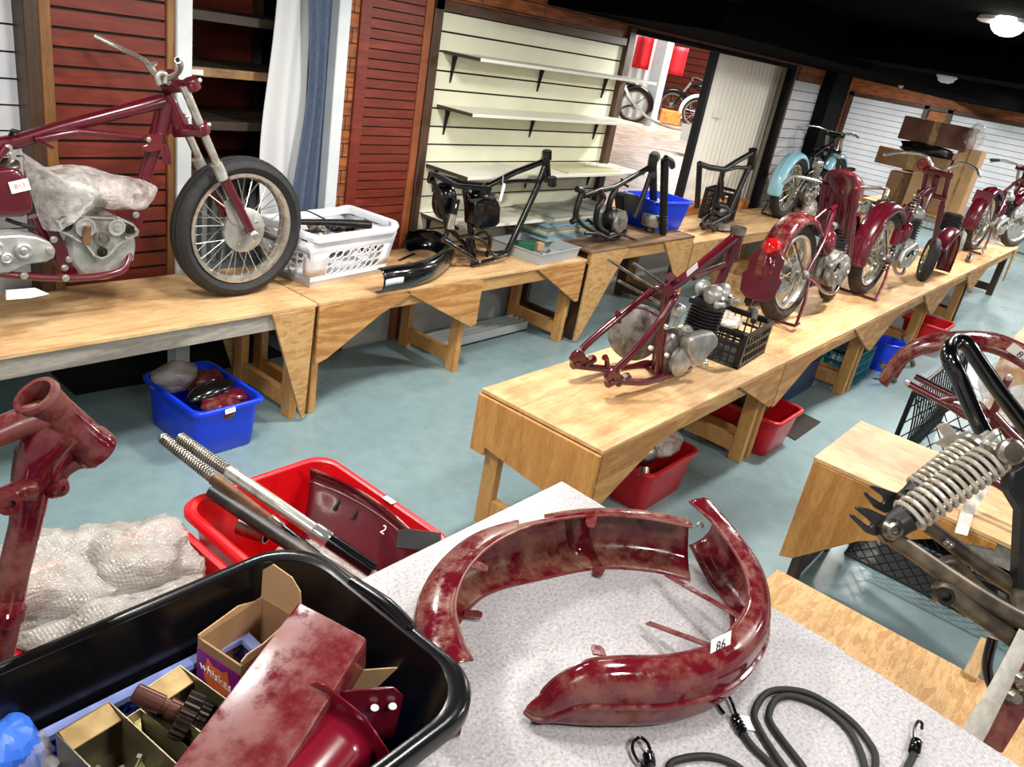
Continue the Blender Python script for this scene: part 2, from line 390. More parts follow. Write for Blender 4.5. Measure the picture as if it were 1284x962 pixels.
    def grid(s, fn, nu, nv, th=0):
        vs = [fn(i / nu, j / nv) for i in range(nu + 1) for j in range(nv + 1)]
        return s.add(vs, [(i * (nv + 1) + j, (i + 1) * (nv + 1) + j, (i + 1) * (nv + 1) + j + 1, i * (nv + 1) + j + 1) for i in range(nu) for j in range(nv)])
    def bolt(s, c, ax, r=.008, h=.006, n=6):
        return s.lathe([(r, 0), (r, h), (r * .7, h * 1.2)], c, ax, n)
    def build(s, name, mat=None, parent=None, ang=35, bevel=0, world=True, solid=0, seg=1):
        """link everything added so far as ONE mesh object"""
        mats = [mat] if mat and not s.mats else list(s.mats)
        me = bpy.data.meshes.new(name)
        if parent is not None and world:
            inv = Matrix(parent['_w']) if False else WM[parent.name].inverted()
            vs = [inv @ p for p in s.v]; loc = None
        elif parent is None:
            lo = V([min(p[k] for p in s.v) for k in range(3)]); hi = V([max(p[k] for p in s.v) for k in range(3)])
            loc = V(((lo.x + hi.x) / 2, (lo.y + hi.y) / 2, lo.z)); vs = [p - loc for p in s.v]
        else: vs = s.v; loc = None
        me.from_pydata([tuple(p) for p in vs], [], s.f)
        for k in mats: me.materials.append(MATS[k])
        for p, i in zip(me.polygons, s.mi): p.material_index = i
        bm = bmesh.new(); bm.from_mesh(me)
        bmesh.ops.remove_doubles(bm, verts=bm.verts, dist=1e-5)
        bmesh.ops.recalc_face_normals(bm, faces=bm.faces)
        if bevel:
            es = [e for e in bm.edges if len(e.link_faces) == 2 and e.calc_face_angle(0) > .6]
            bmesh.ops.bevel(bm, geom=es, offset=bevel, segments=seg, affect='EDGES', profile=.6)
        for f in bm.faces: f.smooth = True
        bm.to_mesh(me); bm.free()
        me.set_sharp_from_angle(angle=math.radians(ang))
        o = bpy.data.objects.new(name, me); COL.objects.link(o)
        if solid:
            md = o.modifiers.new('thickness', 'SOLIDIFY'); md.thickness = solid; md.offset = 0
        if parent is not None:
            o.parent = parent; WM[o.name] = WM[parent.name].copy()
        else:
            o.location = loc; WM[o.name] = Matrix.Translation(loc)
        return o
WM = {}
def thing(name, label, cat, loc=(0, 0, 0), rz=0.0, group=None, mat=None):
    o = bpy.data.objects.new(name, None); COL.objects.link(o); o.empty_display_size = .05
    mw = mat if mat is not None else Matrix.Translation(V(loc)) @ Matrix.Rotation(rz, 4, 'Z')
    o.matrix_world = mw; WM[o.name] = mw.copy()
    return tag(o, label, cat, group)
def tag(o, label, cat, group=None):
    o['label'] = label; o['category'] = cat
    if group: o['group'] = group
    return o
def struct(o): o['kind'] = 'structure'; return o
def lab(o, s): o['label'] = s; return o
def rring(cx, cy, hx, hy, r, z, n=5, rz=0.0):
    out = []
    for k, (sx, sy) in enumerate(((1, 1), (-1, 1), (-1, -1), (1, -1))):
        for i in range(n + 1):
            a = PI / 2 * (k + i / n); x = sx * (hx - r) + r * math.cos(a); y = sy * (hy - r) + r * math.sin(a)
            out.append(V((cx + x * math.cos(rz) - y * math.sin(rz), cy + x * math.sin(rz) + y * math.cos(rz), z)))
    return out
def copy_tree(o, parent=None):
    c = o.copy(); COL.objects.link(c)
    if parent is not None: c.parent = parent
    for ch in list(o.children): copy_tree(ch, c)
    return c
# ------------------------------------------------------------------ the room
YW = 3.65
g = G(); g.box((-3, -5, -.1), (18, YW + .9, 0)); struct(g.build('floor', 'floor_paint'))
g = G().use('ceiling_black'); g.box((-3, -5, 2.5), (18, 6.2, 2.6)); g.box((4.6, 2.35, 2.2), (17, YW - .012, 2.499)); g.box((6.75, -5, 2.26), (7.6, 2.349, 2.499))
g.box((4.2, 2.2, 2.36), (4.598, YW - .012, 2.499))
struct(g.build('ceiling'))
# plain masonry of the long wall: pieces round the alcove and the doorway
g = G().use('wall_plain')
g.box((-3, YW, .6), (2.0, YW + .1, 2.5)); g.box((2.95, YW, 0), (5.66, YW + .1, 2.5)); g.box((5.66, YW, 2.2), (9.05, YW + .1, 2.5)); g.box((9.05, YW, 0), (10.93, YW + .1, 2.5))
g.box((2.0, YW, 2.25), (2.95, YW + .1, 2.5))
struct(g.build('wall_left'))
g = G(); g.box((16.5, -5, 0), (16.6, 5.49, 2.5)); struct(g.build('wall_end', 'wall_plain'))
g = G(); g.box((12.2, 5.5, 0), (16.499, 5.58, 2.5)); g.box((12.12, 4.1, 0), (12.2, 5.58, 2.5)); g.box((10.93, 4.1, 0), (12.119, 4.18, 2.5)); g.box((10.86, YW + .101, 0), (10.93, 4.18, 2.5)); struct(g.build('wall_recess', 'black_matte'))
def slat(name, x0, x1, z0, z1, mat, pitch=.1, y=YW, gap=.008, th=.018, gapmat='slat_gap', axis='x', bev=.002):
    """horizontal boards with dark grooves between them"""
    gg = G(); gg.use(gapmat)
    def bx(a0, a1, d0, d1, h0, h1):
        if axis == 'x': gg.box((a0, y - d1, h0), (a1, y - d0, h1))
        else: gg.box((y - d1, a0, h0), (y - d0, a1, h1))
    bx(x0, x1, 0, .006, z0, z1); gg.use(mat); n = int(round((z1 - z0) / pitch))
    for i in range(n):
        h = (z1 - z0) / n; bx(x0, x1, .006, th, z0 + i * h + gap / 2, z0 + (i + 1) * h - gap / 2)
    return struct(gg.build(name))
slat('wall_panel_white', -2, 1.35, .6, 2.2, 'slat_cool', .1)
slat('wall_panel_red', 1.452, 1.965, .6, 2.3, 'red_slat', .075, gap=.012)
slat('wall_panel_red', 3.11, 3.5, .5, 2.3, 'red_slat', .052, y=YW - .012, gap=.007)
slat('wall_panel_white', 3.634, 5.615, .3, 2.04, 'slat_white', .1055, gap=.011)
slat('wall_panel_white', 9.12, 9.94, .4, 2.04, 'slat_cool', .1)
k = 0
def trim(a, b, mat, bev=.004):
    global k
    k += 1; gg = G(); gg.box(a, b); return struct(gg.build('trim_%d' % k, mat, bevel=bev))
trim((1.35, YW - .12, .645), (1.405, YW, 2.5), 'post_side_shade'); trim((1.4055, YW - .115, .645), (1.452, YW, 2.5), 'post_wood')                       # timber post; the darker left strip paints in its shaded side face
trim((1.966, YW - .03, .6), (2.003, YW, 2.5), 'post_wood')
trim((2.003, YW - .045, 0), (2.078, YW + .05, 2.5), 'white_paint')                # alcove frame
trim((2.885, YW - .045, 0), (2.962, YW + .05, 2.5), 'white_paint')
g = G(); g.box((2.963, YW - .02, 0), (3.035, YW, 2.5)); struct(g.build('wall_cladding_strip', 'cladding'))
trim((3.036, YW - .04, 0), (3.108, YW, 2.5), 'red_slat'); trim((3.502, YW - .04, 0), (3.56, YW, 2.5), 'orange_brown')
trim((3.562, YW - .05, 0), (3.632, YW, 2.10), 'dark_wood')
trim((3.562, YW - .05, 2.042), (5.70, YW - .001, 2.10), 'dark_wood_x')
trim((5.617, YW - .06, 0), (5.70, YW + .1, 2.18), 'dark_wood')
trim((5.702, YW - .03, 0), (5.745, YW + .14, 2.18), 'black_matte')
trim((5.747, YW - .03, 2.142), (9.05, YW + .12, 2.18), 'black_matte')
trim((8.95, YW - .03, 0), (9.06, YW + .03, 2.141), 'black_matte')
trim((9.062, YW - .03, 0), (9.118, YW, 2.3), 'dark_wood')
g = G(); g.box((3.5605, YW - .025, 2.101), (5.7, YW, 2.5)); g.box((5.7, YW - .025, 2.181), (9.2, YW, 2.5)); g.box((9.2, YW - .025, 2.041), (9.95, YW, 2.5)); struct(g.build('wall_cladding', 'cladding'))
g = G(); g.box((9.95, YW - .16, 0), (10.42, YW - .001, 2.5)); g.box((10.42, YW - .02, 0), (10.93, YW - .001, 2.5)); struct(g.build('wall_black_panel', 'black_matte'))
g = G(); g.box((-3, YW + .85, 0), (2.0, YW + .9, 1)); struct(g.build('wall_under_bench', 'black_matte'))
g = G(); g.box((2.965, YW - .02, 0), (3.55, YW - .0005, .498)); g.box((3.634, YW - .03, 0), (5.6, YW - .0005, .3)); struct(g.build('baseboard_left', 'skirting'))
# end wall seen past the black panel
g = G(); g.box((16.46, -4, 0), (16.499, 5.49, 2.5)); struct(g.build('wall_end_cladding', 'cladding_end'))
slat('wall_end_slats', 4.05, 5.33, .3, 1.98, 'slat_cool', .1, y=16.455, axis='y')
slat('wall_end_slats', -3.5, 3.55, .3, 1.98, 'slat_cool', .1, y=16.455, axis='y')
for a, b in ((5.33, 5.42), (3.96, 4.05), (3.55, 3.64), (1.55, 1.85)):
    trim((16.41, a, 0), (16.4545, b, 2.07), 'dark_wood' if a != 1.55 else 'post_wood')
for a, b in ((3.64, 5.42), (-3.5, 3.64)): trim((16.41, a + .001, 1.985), (16.4545, b, 2.05), 'dark_wood_x')
def corrug(name, p0, p1, z0, z1, pitch, depth, mat, th=.003):
    gg = G(); p0 = V(p0); p1 = V(p1); d = (p1 - p0); L = d.length; d.normalize(); nn = V((-d.y, d.x, 0)); N = int(L / pitch * 8); rings = []
    for i in range(N + 1):
        s_ = L * i / N; o = math.sin(2 * PI * s_ / pitch) * depth
        a = p0 + d * s_ + nn * o; rings.append([a + V((0, 0, z0)), a + V((0, 0, z1)), a + nn * th + V((0, 0, z1)), a + nn * th + V((0, 0, z0))])
    gg.loft(rings, True, True); return gg.build(name, mat, ang=60)
struct(corrug('wall_end_iron', (16.38, -3.5, 0), (16.38, 3.4, 0), .02, .55, .09, .012, 'iron_grey'))
g = G(); g.box((15.6, -3, .001), (15.66, 2.6, .004)); struct(g.build('floor_line', 'yellow_line'))
# alcove behind the curtain
g = G().use('black_matte'); g.box((1.98, YW + .75, 0), (2.98, YW + .8, 2.5)); g.box((1.95, YW + .101, .6), (2.0, YW + .8, 2.5)); g.box((2.965, YW + .1, 0), (3.0, YW + .8, 2.5)); g.box((1.95, YW + .1, 2.5), (3.0, YW + .8, 2.55))
struct(g.build('wall_alcove'))
t = thing('shelving_unit', 'dark wooden shelving unit inside the alcove behind the curtain', 'shelves', (2.5, YW + .45, 0))
g = G().use('red_slat'); g.box((2.05, YW + .69, .62), (2.93, YW + .71, 2.4)); g.build('back_panel', None, t)
for z in (1.09, 1.33, 1.585, 1.84):
    g = G(); g.box((2.06, YW + .2, z - .022), (2.9, YW + .685, z)); s = g.build('shelf', 'shelf_wood', t, bevel=.002)
    gg = G(); gg.box((2.06, YW + .18, z - .04), (2.9, YW + .1995, z + .002)); lip = gg.build('shelf_lip', 'crate_wood' if z == 1.585 else 'shelf_wood', s)
for x in (2.07, 2.42, 2.88):
    g = G(); g.box((x - .02, YW + .64, 0), (x + .02, YW + .688, 2.4)); g.build('post', 'shelf_wood', t)
g = G(); g.box((2.16, YW + .172, 1.551), (2.26, YW + .1795, 1.575)); g.build('price_strip', 'sticker', t)
t = thing('radiator', 'old white column radiator low in the alcove under the shelves', 'radiator', (2.5, YW + .5, 0))
g = G()
for i in range(13): g.box((2.1 + i * .062, YW + .42, .5), (2.135 + i * .062, YW + .58, .98))
g.build('columns', 'iron_grey', t, bevel=.008, seg=2)
g = G(); g.box((2.08, YW + .44, .94), (2.9, YW + .56, 1.02)); g.build('top_header', 'iron_grey', t)
g = G(); g.box((2.08, YW + .44, .4), (2.9, YW + .56, .5)); g.build('bottom_header', 'iron_grey', t)
# the curtain: pale lining and blue face
t = thing('curtain', 'grey blue curtain with pale lining drawn to the right of the alcove', 'curtain', (2.8, YW + .05, 0))
def drape(x0, x1, mat, name, y, amp, fr, edge):
    gg = G()
    def fn(u, v):
        z = .35 + v * 2.1; xl = x0 + edge(z); x = xl + (x1 - xl) * u
        return V((x, y + amp * math.sin(u * fr + 1.1 * math.sin(z * 1.3)) * (.7 + .3 * math.sin(z * 2)), z))
    gg.grid(fn, 46, 30); return gg.build(name, mat, t, ang=80, solid=.004)
drape(2.62, 2.79, 'curtain_white', 'lining', YW + .07, .025, 9, lambda z: -.06 * math.exp(-((z - 1.2) / .5) ** 2) - .02)
drape(2.74, 2.895, 'curtain_blue', 'face_cloth', YW + .012, .022, 15, lambda z: .03 * math.sin((z - 1.2) * 4.2))
# wall shelves on brackets
def wall_shelf(z, label, x0, x1, d, tilt=0.0, xs=()):
    t = thing('wall_shelf', label, 'shelf', ((x0 + x1) / 2, YW - .02, z), 0, 'white shelves on the slatted wall')
    y1 = YW - .0185
    g = G(); g.add([(x0, y1 - d, z - .018), (x1, y1 - d, z - .018), (x1, y1, z - .018), (x0, y1, z - .018), (x0, y1 - d, z), (x1, y1 - d, z), (x1, y1, z), (x0, y1, z)], [(0, 3, 2, 1), (4, 5, 6, 7), (0, 1, 5, 4), (1, 2, 6, 5), (2, 3, 7, 6), (3, 0, 4, 7)])
    b = g.build('board', 'shelf_white', t, bevel=.001)
    for x in xs:
        g = G(); g.prism([(0, 0), (.042, 0), (.036, -.02), (.010, -.16), (0, -.16)], (x, y1, z - .0185), (0, -1, 0), (0, 0, 1), .006); g.build('bracket', 'steel_dark', t)
    g = G(); g.box((x0 - .003, y1 - d, z - .019), (x0 - .0005, y1, z + .001)); g.build('end_band', 'shelf_edge_dark', t)
wall_shelf(1.83, 'topmost white wall shelf on black brackets, empty', 3.70, 5.72, .30, xs=(3.78, 4.65, 5.45))
wall_shelf(1.52, 'second white wall shelf from the top on black brackets, empty', 3.70, 5.66, .30, xs=(3.78, 4.65, 5.45))
wall_shelf(1.16, 'third white wall shelf holding loose sheets and a wrapped roll', 3.67, 5.75, .36, xs=(3.75, 4.7, 5.5))
wall_shelf(.845, 'lowest wall shelf, under the black frame with the tag', 3.68, 5.1, .34, xs=(3.74, 4.3))
# sheets on the shelves
def sheets(name, label, x0, x1, y0, y1, z, n, mats, grp, rz=0, hs=.012):
    for i in range(n):
        gg = G(); dx = rnd.uniform(-.03, .03); dy = rnd.uniform(-.008, .008)
        gg.box((x0 + dx, y0 + dy, z + i * hs), (x1 + dx, y1 + dy, z + (i + 1) * hs - .0004)); o = gg.build(name, mats[i % len(mats)])
        tag(o, label, 'sheet', grp)
sheets('flat_panel', 'flat panel in the pile behind the black frame below the white shelves', 4.55, 5.52, 3.24, 3.6, .7, 12, ['glass_sheet', 'sheet_blue', 'sheet_grey', 'glass_sheet', 'sheet_cream', 'sheet_grey'], 'flat panels piled behind the bench', hs=.0145)
g = G(); g.box((4.75, 3.3, 1.1605), (5.45, 3.6, 1.168)); tag(g.build('loose_sheet', 'sheet_cream'), 'loose cream sheet lying on the third wall shelf', 'sheet')
g = G(); g.tube([(5.2, 3.5, 1.188), (5.55, 3.36, 1.183)], [.03, .022], 12, flat=.6, k=3); tag(g.build('wrapped_roll', 'film'), 'small plastic wrapped roll on the third wall shelf by the doorway', 'roll')
# long steel lengths on the floor under the bench
for i, (dy, lb) in enumerate(((0, 'dark steel channel lying against the wall under the middle bench, nearer one'), (.1, 'dark steel channel lying against the wall under the middle bench, farther one'))):
    g = G(); g.box((3.6, 3.3 + dy, .0), (4.6, 3.36 + dy, .01)); g.box((3.6, 3.3 + dy, .0), (4.6, 3.31 + dy, .07)); g.box((3.6, 3.35 + dy, 0), (4.6, 3.36 + dy, .07)); tag(g.build('steel_channel', 'grey_plastic'), lb, 'steel channel')
# ------------------------------------------------------------------ the next room behind the doorway
ZF = .72
g = G(); g.box((5.0, YW + .301, ZF - .05), (10.8, 5.6, ZF)); g.box((5.0, 5.6, ZF - .05), (19, 12.5, ZF)); struct(g.build('floor_next_room', 'wood_floor'))
g = G(); g.box((5.4, YW + .02, .56), (8.94, YW + .3, ZF)); struct(g.build('trim_step', 'orange_timber'))
slat('wall_next_room', 5.6, 12.5, ZF, 3.6, 'red_slat', .16, y=19.0, axis='y', gap=.02)
g = G(); g.box((4.2, 12.5, ZF), (19.1, 12.6, 3.6)); struct(g.build('wall_next_room_side', 'slat_white'))
struct(corrug('door_corrugated', (7.58, YW + .2, 0), (9.35, YW + .2, 0), .3, 2.16, .1, .034, 'iron_white'))
trim((7.52, YW + .16, .3), (7.58, YW + .24, 2.16), 'steel_dark')
g = G(); g.box((7.8, YW + .150, 1.56), (7.94, YW + .18, 1.64)); tag(g.build('door_notice', 'sticker'), 'small white notice on the white corrugated sliding door', 'notice')
# ------------------------------------------------------------------ the seen lamp and added fill lights
def ceiling_lamp(x, y, z, e, label, s=.35, glow=True):
    t = thing('ceiling_lamp', label, 'lamp', (x, y, z))
    if glow:
        g = G(); g.lathe([(.15, 0), (.16, -.02), (.14, -.03)], (x, y, z), (0, 0, 1), 24, sq=(1, .62)); g.build('lamp_base', 'white_plastic', t)
        g = G(); g.ball((x, y, z - .03), .13, (1, .62, .45), 20, 10); g.build('lamp_dome', 'lamp_glow', t)
    return t
def light(x, y, z, e, s, col=(1, .97, .92)):
    l = bpy.data.lights.new('area_light', 'AREA'); l.energy = e; l.size = s; l.color = col; l.shape = 'DISK'
    o = bpy.data.objects.new('area_light', l); COL.objects.link(o); o.location = (x, y, z); return o
p = at(1264, 31, 2.47); ceiling_lamp(p.x, p.y, 2.5, 0, 'glowing oval bulkhead lamp on the black ceiling')
light(p.x, p.y, 2.40, 70, .25)
for x, y, e in ((.6, -.6, 30), (.8, 1.9, 38), (3.2, -.8, 42), (3.0, 2.2, 46), (8.6, 1.2, 62), (8.6, -1.8, 40), (11.4, .5, 95), (13.6, 4.3, 80), (5.6, -2.2, 42)):  # unseen overhead lights, added as a rough grid to fill the room
    light(x, y, 2.42 if x < 6 or x > 8 else 2.2, e, .3)
light(10, 8.5, 3.5, 170, 1.5); light(15.5, 8, 3.4, 260, 1.5); light(7.6, 5.2, 3.3, 50, 1.2); light(6.3, 3.15, 2.15, 34, .2); light(1.7, 2.35, 2.42, 18, .25); light(-.35, .75, 2.42, 15, .3); light(1.25, .35, 2.44, 13, .3); light(14.6, 1.6, 2.4, 75, .3); light(14.9, 4.2, 2.4, 40, .3)  # unseen lights added to brighten next room, door, bench, tub, counter, end wall
w = bpy.data.worlds.new('world'); SC.world = w; w.use_nodes = True
w.node_tree.nodes['Background'].inputs[0].default_value = (.95, .97, 1, 1); w.node_tree.nodes['Background'].inputs[1].default_value = .55
t = thing('smoke_detector', 'round white smoke detector on the black ceiling beam', 'smoke detector', at(1188, 95, 2.255))
p = at(1188, 95, 2.258)
g = G(); g.lathe([(.075, .0), (.078, -.012), (.07, -.02)], p, (0, 0, 1), 24); g.build('base_plate', 'white_plastic', t)
g = G(); g.lathe([(.062, -.021), (.06, -.04), (.03, -.055), (.001, -.056)], p, (0, 0, 1), 24); g.build('sensor_dome', 'white_plastic', t)
p = at(1130, 107, 2.198); g = G(); g.lathe([(.03, 0), (.032, -.01), (.02, -.03), (.001, -.032)], p, (0, 0, 1), 16); tag(g.build('ceiling_spot', 'white_plastic'), 'tiny white fitting on the dark ceiling left of the smoke detector', 'fitting')
# ------------------------------------------------------------------ benches
def bench(label, x0, x1, y0, y1, h, frames, gus, endl=False, top='ply_x', apron='pine_x', leg='pine', gmat='ply_face', back_gus=True, rail=True):
    """plywood topped trestle bench running along x; gus are the cut plywood braces on its front face"""
    t = thing('workbench', label, 'workbench', ((x0 + x1) / 2, (y0 + y1) / 2, 0))
    g = G(); g.box((x0, y0, h - .018), (x1, y1, h)); g.build('bench_top', top, t, bevel=.0015)
    ya = y0 + .014
    g = G(); g.box((x0 + .03, ya, h - .105), (x1 - .03, ya + .035, h - .0185)); g.build('apron', apron, t, bevel=.002)
    g = G(); g.box((x0 + .03, y1 - .049, h - .105), (x1 - .03, y1 - .014, h - .0185)); g.build('apron', apron, t, bevel=.002)
    for xf in frames:
        for y in (ya + .036, y1 - .05 - .075):
            g = G(); g.box((xf - .022, y, 0), (xf + .022, y + .075, h - .02)); g.build('leg', leg, t, bevel=.003)
        if rail:
            g = G(); g.box((xf - .02, ya + .112, .05), (xf + .02, y1 - .126, .14)); g.build('rail', leg.replace('pine', 'pine'), t, bevel=.002)
            g = G(); g.box((xf - .02, ya + .112, h - .11), (xf + .02, y1 - .126, h - .02)); g.build('cross_rail', leg, t, bevel=.002)
    for poly in gus:
        g = G(); g.prism(poly, (0, y0 + .005, 0), (1, 0, 0), (0, 0, 1), .016); g.build('brace', gmat, t, bevel=.0015)
        if back_gus:
            g = G(); g.prism(poly, (0, y1 - .005, 0), (1, 0, 0), (0, 0, 1), .016); g.build('brace', gmat, t, bevel=.0015)
    if endl:
        g = G(); g.prism([(y0, h - .02), (y0, .36), (y0 + .22, .36), (y0 + .36, .375), (y1 - .08, .40), (y1 - .08, .36), (y1, .36), (y1, h - .02)][::1], (x0 - .009, 0, 0), (0, 1, 0), (0, 0, 1), .017); g.build('end_panel', 'ply_z', t, bevel=.0015)
    return t
bench('weathered plywood bench carrying the maroon motorcycle with the tyre, nearest on the left', .3, 2.375, 2.97, 3.58, .64, (.4, 2.31),
      [[(2.12, .62), (2.365, .62), (2.345, .02), (2.325, .02)]], gmat='osb', apron='grey_wood')
bench('plywood bench under the white laundry basket and the tagged black frame', 2.385, 4.70, 2.97, 3.58, .64, (2.43, 3.53, 4.64),
      [[(2.39, .62), (2.39, .31), (2.46, .33), (2.80, .52), (3.0, .60), (3.0, .62)], [(2.97, .62), (3.60, .62), (3.60, .33), (3.55, .32)], [(4.14, .62), (4.69, .62), (4.69, .33), (4.65, .33)]])
bench('dark stained bench with pale chipboard ends in front of the doorway', 4.71, 6.26, 2.95, 3.6, .70, (4.78, 6.19),
      [[(4.72, .68), (5.2, .68), (4.86, .16), (4.76, .02), (4.72, .02)], [(5.75, .68), (6.25, .68), (6.25, .3), (6.12, .3)]], top='ply_dirty', gmat='osb', leg='dark_wood')
bench('plywood bench under the light blue motorcycle on the far left', 6.27, 8.6, 2.95, 3.6, .64, (6.34, 8.5), [[(6.28, .62), (6.75, .62), (6.4, .3), (6.28, .3)], [(8.1, .62), (8.59, .62), (8.59, .3)]], gmat='osb')
bench('far plywood bench buried under boxes and spares by the end wall', 8.61, 12.2, 2.9, 3.6, .64, (8.7, 10.4, 12.1), [[(8.62, .62), (9.1, .62), (8.62, .3)]], gmat='osb')
GN = lambda x0, x1: [[(x0 + .005, .62), (x0 + .005, .36), (x0 + .04, .36), (x0 + .45, .54), (x0 + 1.15, .605), (x0 + 1.15, .62)], [(x1 - .58, .62), (x1 - .005, .62), (x1 - .005, .38), (x1 - .05, .375)]]
bench('plywood bench nearest in the middle row, carrying the maroon frame with engine', 2.385, 4.175, 1.26, 1.88, .64, (2.44, 4.12), GN(2.385, 4.175), endl=True)
bench('second plywood bench of the middle row under the motorcycle with the red tail lamp', 4.18, 5.945, 1.26, 1.88, .64, (4.23, 5.88), GN(4.18, 5.945))
bench('third plywood bench of the middle row, with the blue bucket beneath it', 5.95, 7.72, 1.26, 1.88, .64, (6.0, 7.66), GN(5.95, 7.72))
bench('fourth plywood bench of the middle row under the loose maroon mudguard', 7.725, 9.35, 1.26, 1.88, .64, (7.8, 9.28), GN(7.725, 9.35))
bench('last slatted plywood bench at the far end of the middle row', 9.36, 11.7, 1.26, 1.88, .64, (9.45, 11.6), [[(9.37, .62), (9.37, .36), (9.9, .56), (9.9, .62)], [(11.5, .62), (11.69, .62), (11.66, .2)]], leg='dark_wood')
# right hand bench running across, its end towards us
def bench_y(label, x0, x1, y0, y1, h, gus, top, leg='pine', gx='ply_z', legs=True):
    t = thing('workbench', label, 'workbench', ((x0 + x1) / 2, (y0 + y1) / 2, 0))
    g = G(); g.box((x0, y0, h - .018), (x1, y1, h)); g.build('bench_top', top, t, bevel=.0015)
    for x in (x0 + .014, x1 - .049):
        g = G(); g.box((x, y0 + .03, h - .105), (x + .035, y1 - .03, h - .0185)); g.build('apron', 'grey_wood', t, bevel=.002)
    if legs:
        for y in (y1 - .07, y0 + .07):
            for x in (x0 + .05, x1 - .05 - .075):
                g = G(); g.box((x, y - .022, 0), (x + .075, y + .022, h - .02)); g.build('leg', leg, t, bevel=.003)
            g = G(); g.box((x0 + .126, y - .02, .05), (x1 - .126, y + .02, .14)); g.build('rail', leg, t)
    for poly in gus:
        for x in (x0 + .004, x1 - .004):
            g = G(); g.prism(poly, (x, 0, 0), (0, 1, 0), (0, 0, 1), .016); g.build('brace', gx, t, bevel=.0015)
    return t
bench_y('plywood bench on the right behind the spring fork, its worn end facing us', 3.145, 3.755, -1.4, .72, .64, [[(.715, .62), (.715, .15), (.66, .17), (.45, .38), (.2, .54), (.02, .6), (.02, .62)]], 'ply_y', leg='dark_wood')
bench_y('chipboard topped bench beside the grey counter on the right', 1.56, 2.235, -1.6, .5, .64, [[(.495, .62), (.495, .3), (.1, .56), (.1, .62)]], 'osb')
bench_y('plywood bench at the right edge beyond the black wire cage', 6.22, 7.1, -1.2, .51, .64, [[(.505, .62), (.505, .3), (.1, .56), (.1, .62)]], 'ply_y')
bench('plywood bench at the lower left holding the red tubs, hidden by the black tub', -.9, 1.2, .93, 1.44, .64, (-.8, 1.12), [[(.8, .62), (1.19, .62), (1.19, .36)]])
# grey speckled counter
t = thing('counter', 'grey speckled laminate counter in the foreground', 'counter', (.5, 0, 0))
g = G(); g.prism([(-.6, -1.2), (1.33 + .02 * 0, -1.2), (1.495, .2), (1.524, .9), (-.6, .925)][::1], (0, 0, .98), (1, 0, 0), (0, 1, 0), .04); o = g.build('counter_top', 'laminate', t, bevel=.003)
g = G(); g.box((-.5, -1.1, 0), (1.30, .86, .959)); g.build('cabinet', 'white_paint', t)
g = G(); a = V((1.375, .9, 1.0003)); b = V((.60, .02, 1.0003)); g.bar(a, b, .0022, .0008, (0, 0, 1)); g.build('joint', 'grey_plastic', t)
# ------------------------------------------------------------------ containers and the foreground
from mathutils import noise
def text(s, size, o, ux, uy, mat, parent, name='lettering', th=.0004, bold=0.0):
    cu = bpy.data.curves.new(name, 'FONT'); cu.body = s; cu.size = size; cu.align_x = 'CENTER'; cu.align_y = 'CENTER'; cu.extrude = th; cu.offset = bold; cu.resolution_u = 2
    tmp = bpy.data.objects.new('tmp', cu); COL.objects.link(tmp)
    me = bpy.data.meshes.new_from_object(tmp.evaluated_get(bpy.context.evaluated_depsgraph_get())); bpy.data.objects.remove(tmp); bpy.data.curves.remove(cu)
    ux = V(ux).normalized(); uy = V(uy).normalized(); n = ux.cross(uy).normalized()
    mw = Matrix((( ux.x, uy.x, n.x, o[0]), (ux.y, uy.y, n.y, o[1]), (ux.z, uy.z, n.z, o[2]), (0, 0, 0, 1)))
    me.transform(WM[parent.name].inverted() @ mw); me.materials.append(MATS[mat])
    ob = bpy.data.objects.new(name, me); COL.objects.link(ob); ob.parent = parent; WM[ob.name] = WM[parent.name].copy(); return ob
def sticker(parent, o, ux, uy, w, h, s=None, ink='ink', size=None, name='paper_label'):
    ux = V(ux).normalized(); uy = V(uy); uy = (uy - ux * uy.dot(ux)).normalized(); n = ux.cross(uy)
    g = G(); g.prism([(-w / 2, -h / 2), (w / 2, -h / 2), (w / 2, h / 2), (-w / 2, h / 2)], o, ux, uy, .0008); b = g.build(name, 'sticker', parent)
    if s: text(s, size or h * .7, V(o) + n * .0006, ux, uy, ink, b, 'handwriting')
    return b
def tub(name, label, cx, cy, hx, hy, z0, h, mat, cat='tub', group=None, rz=0.0, taper=.86, r=.06, rim=.016, th=.004, rimh=.018, n=6):
    t = thing(name, label, cat, (cx, cy, z0), rz, group)
    R = lambda k, z, d=0: rring(cx, cy, hx * k - d, hy * k - d, r * k, z, n, rz)
    g = G(); g.loft([R(taper * .97, z0 ), R(taper, z0 + .008), R(.5 + taper / 2, z0 + h * .5), R(1, z0 + h - .001), R(1, z0 + h - .001, th), R(.5 + taper / 2, z0 + h * .5, th), R(taper, z0 + .012, th), R(taper * .9, z0 + .008, th)], True, True)
    g.build('tub_body', mat, t, ang=50)
    g = G(); q = rim
    g.loft([R(1, z0 + h - rimh, -.001), R(1, z0 + h - rimh, -q), R(1, z0 + h - .004, -q), R(1, z0 + h + .002, -q * .75), R(1, z0 + h + .003, -q * .2), R(1, z0 + h, .004), R(1, z0 + h - .005, .004)], True, False, loop=True)
    g.build('tub_rim', mat, t, ang=50)
    return t
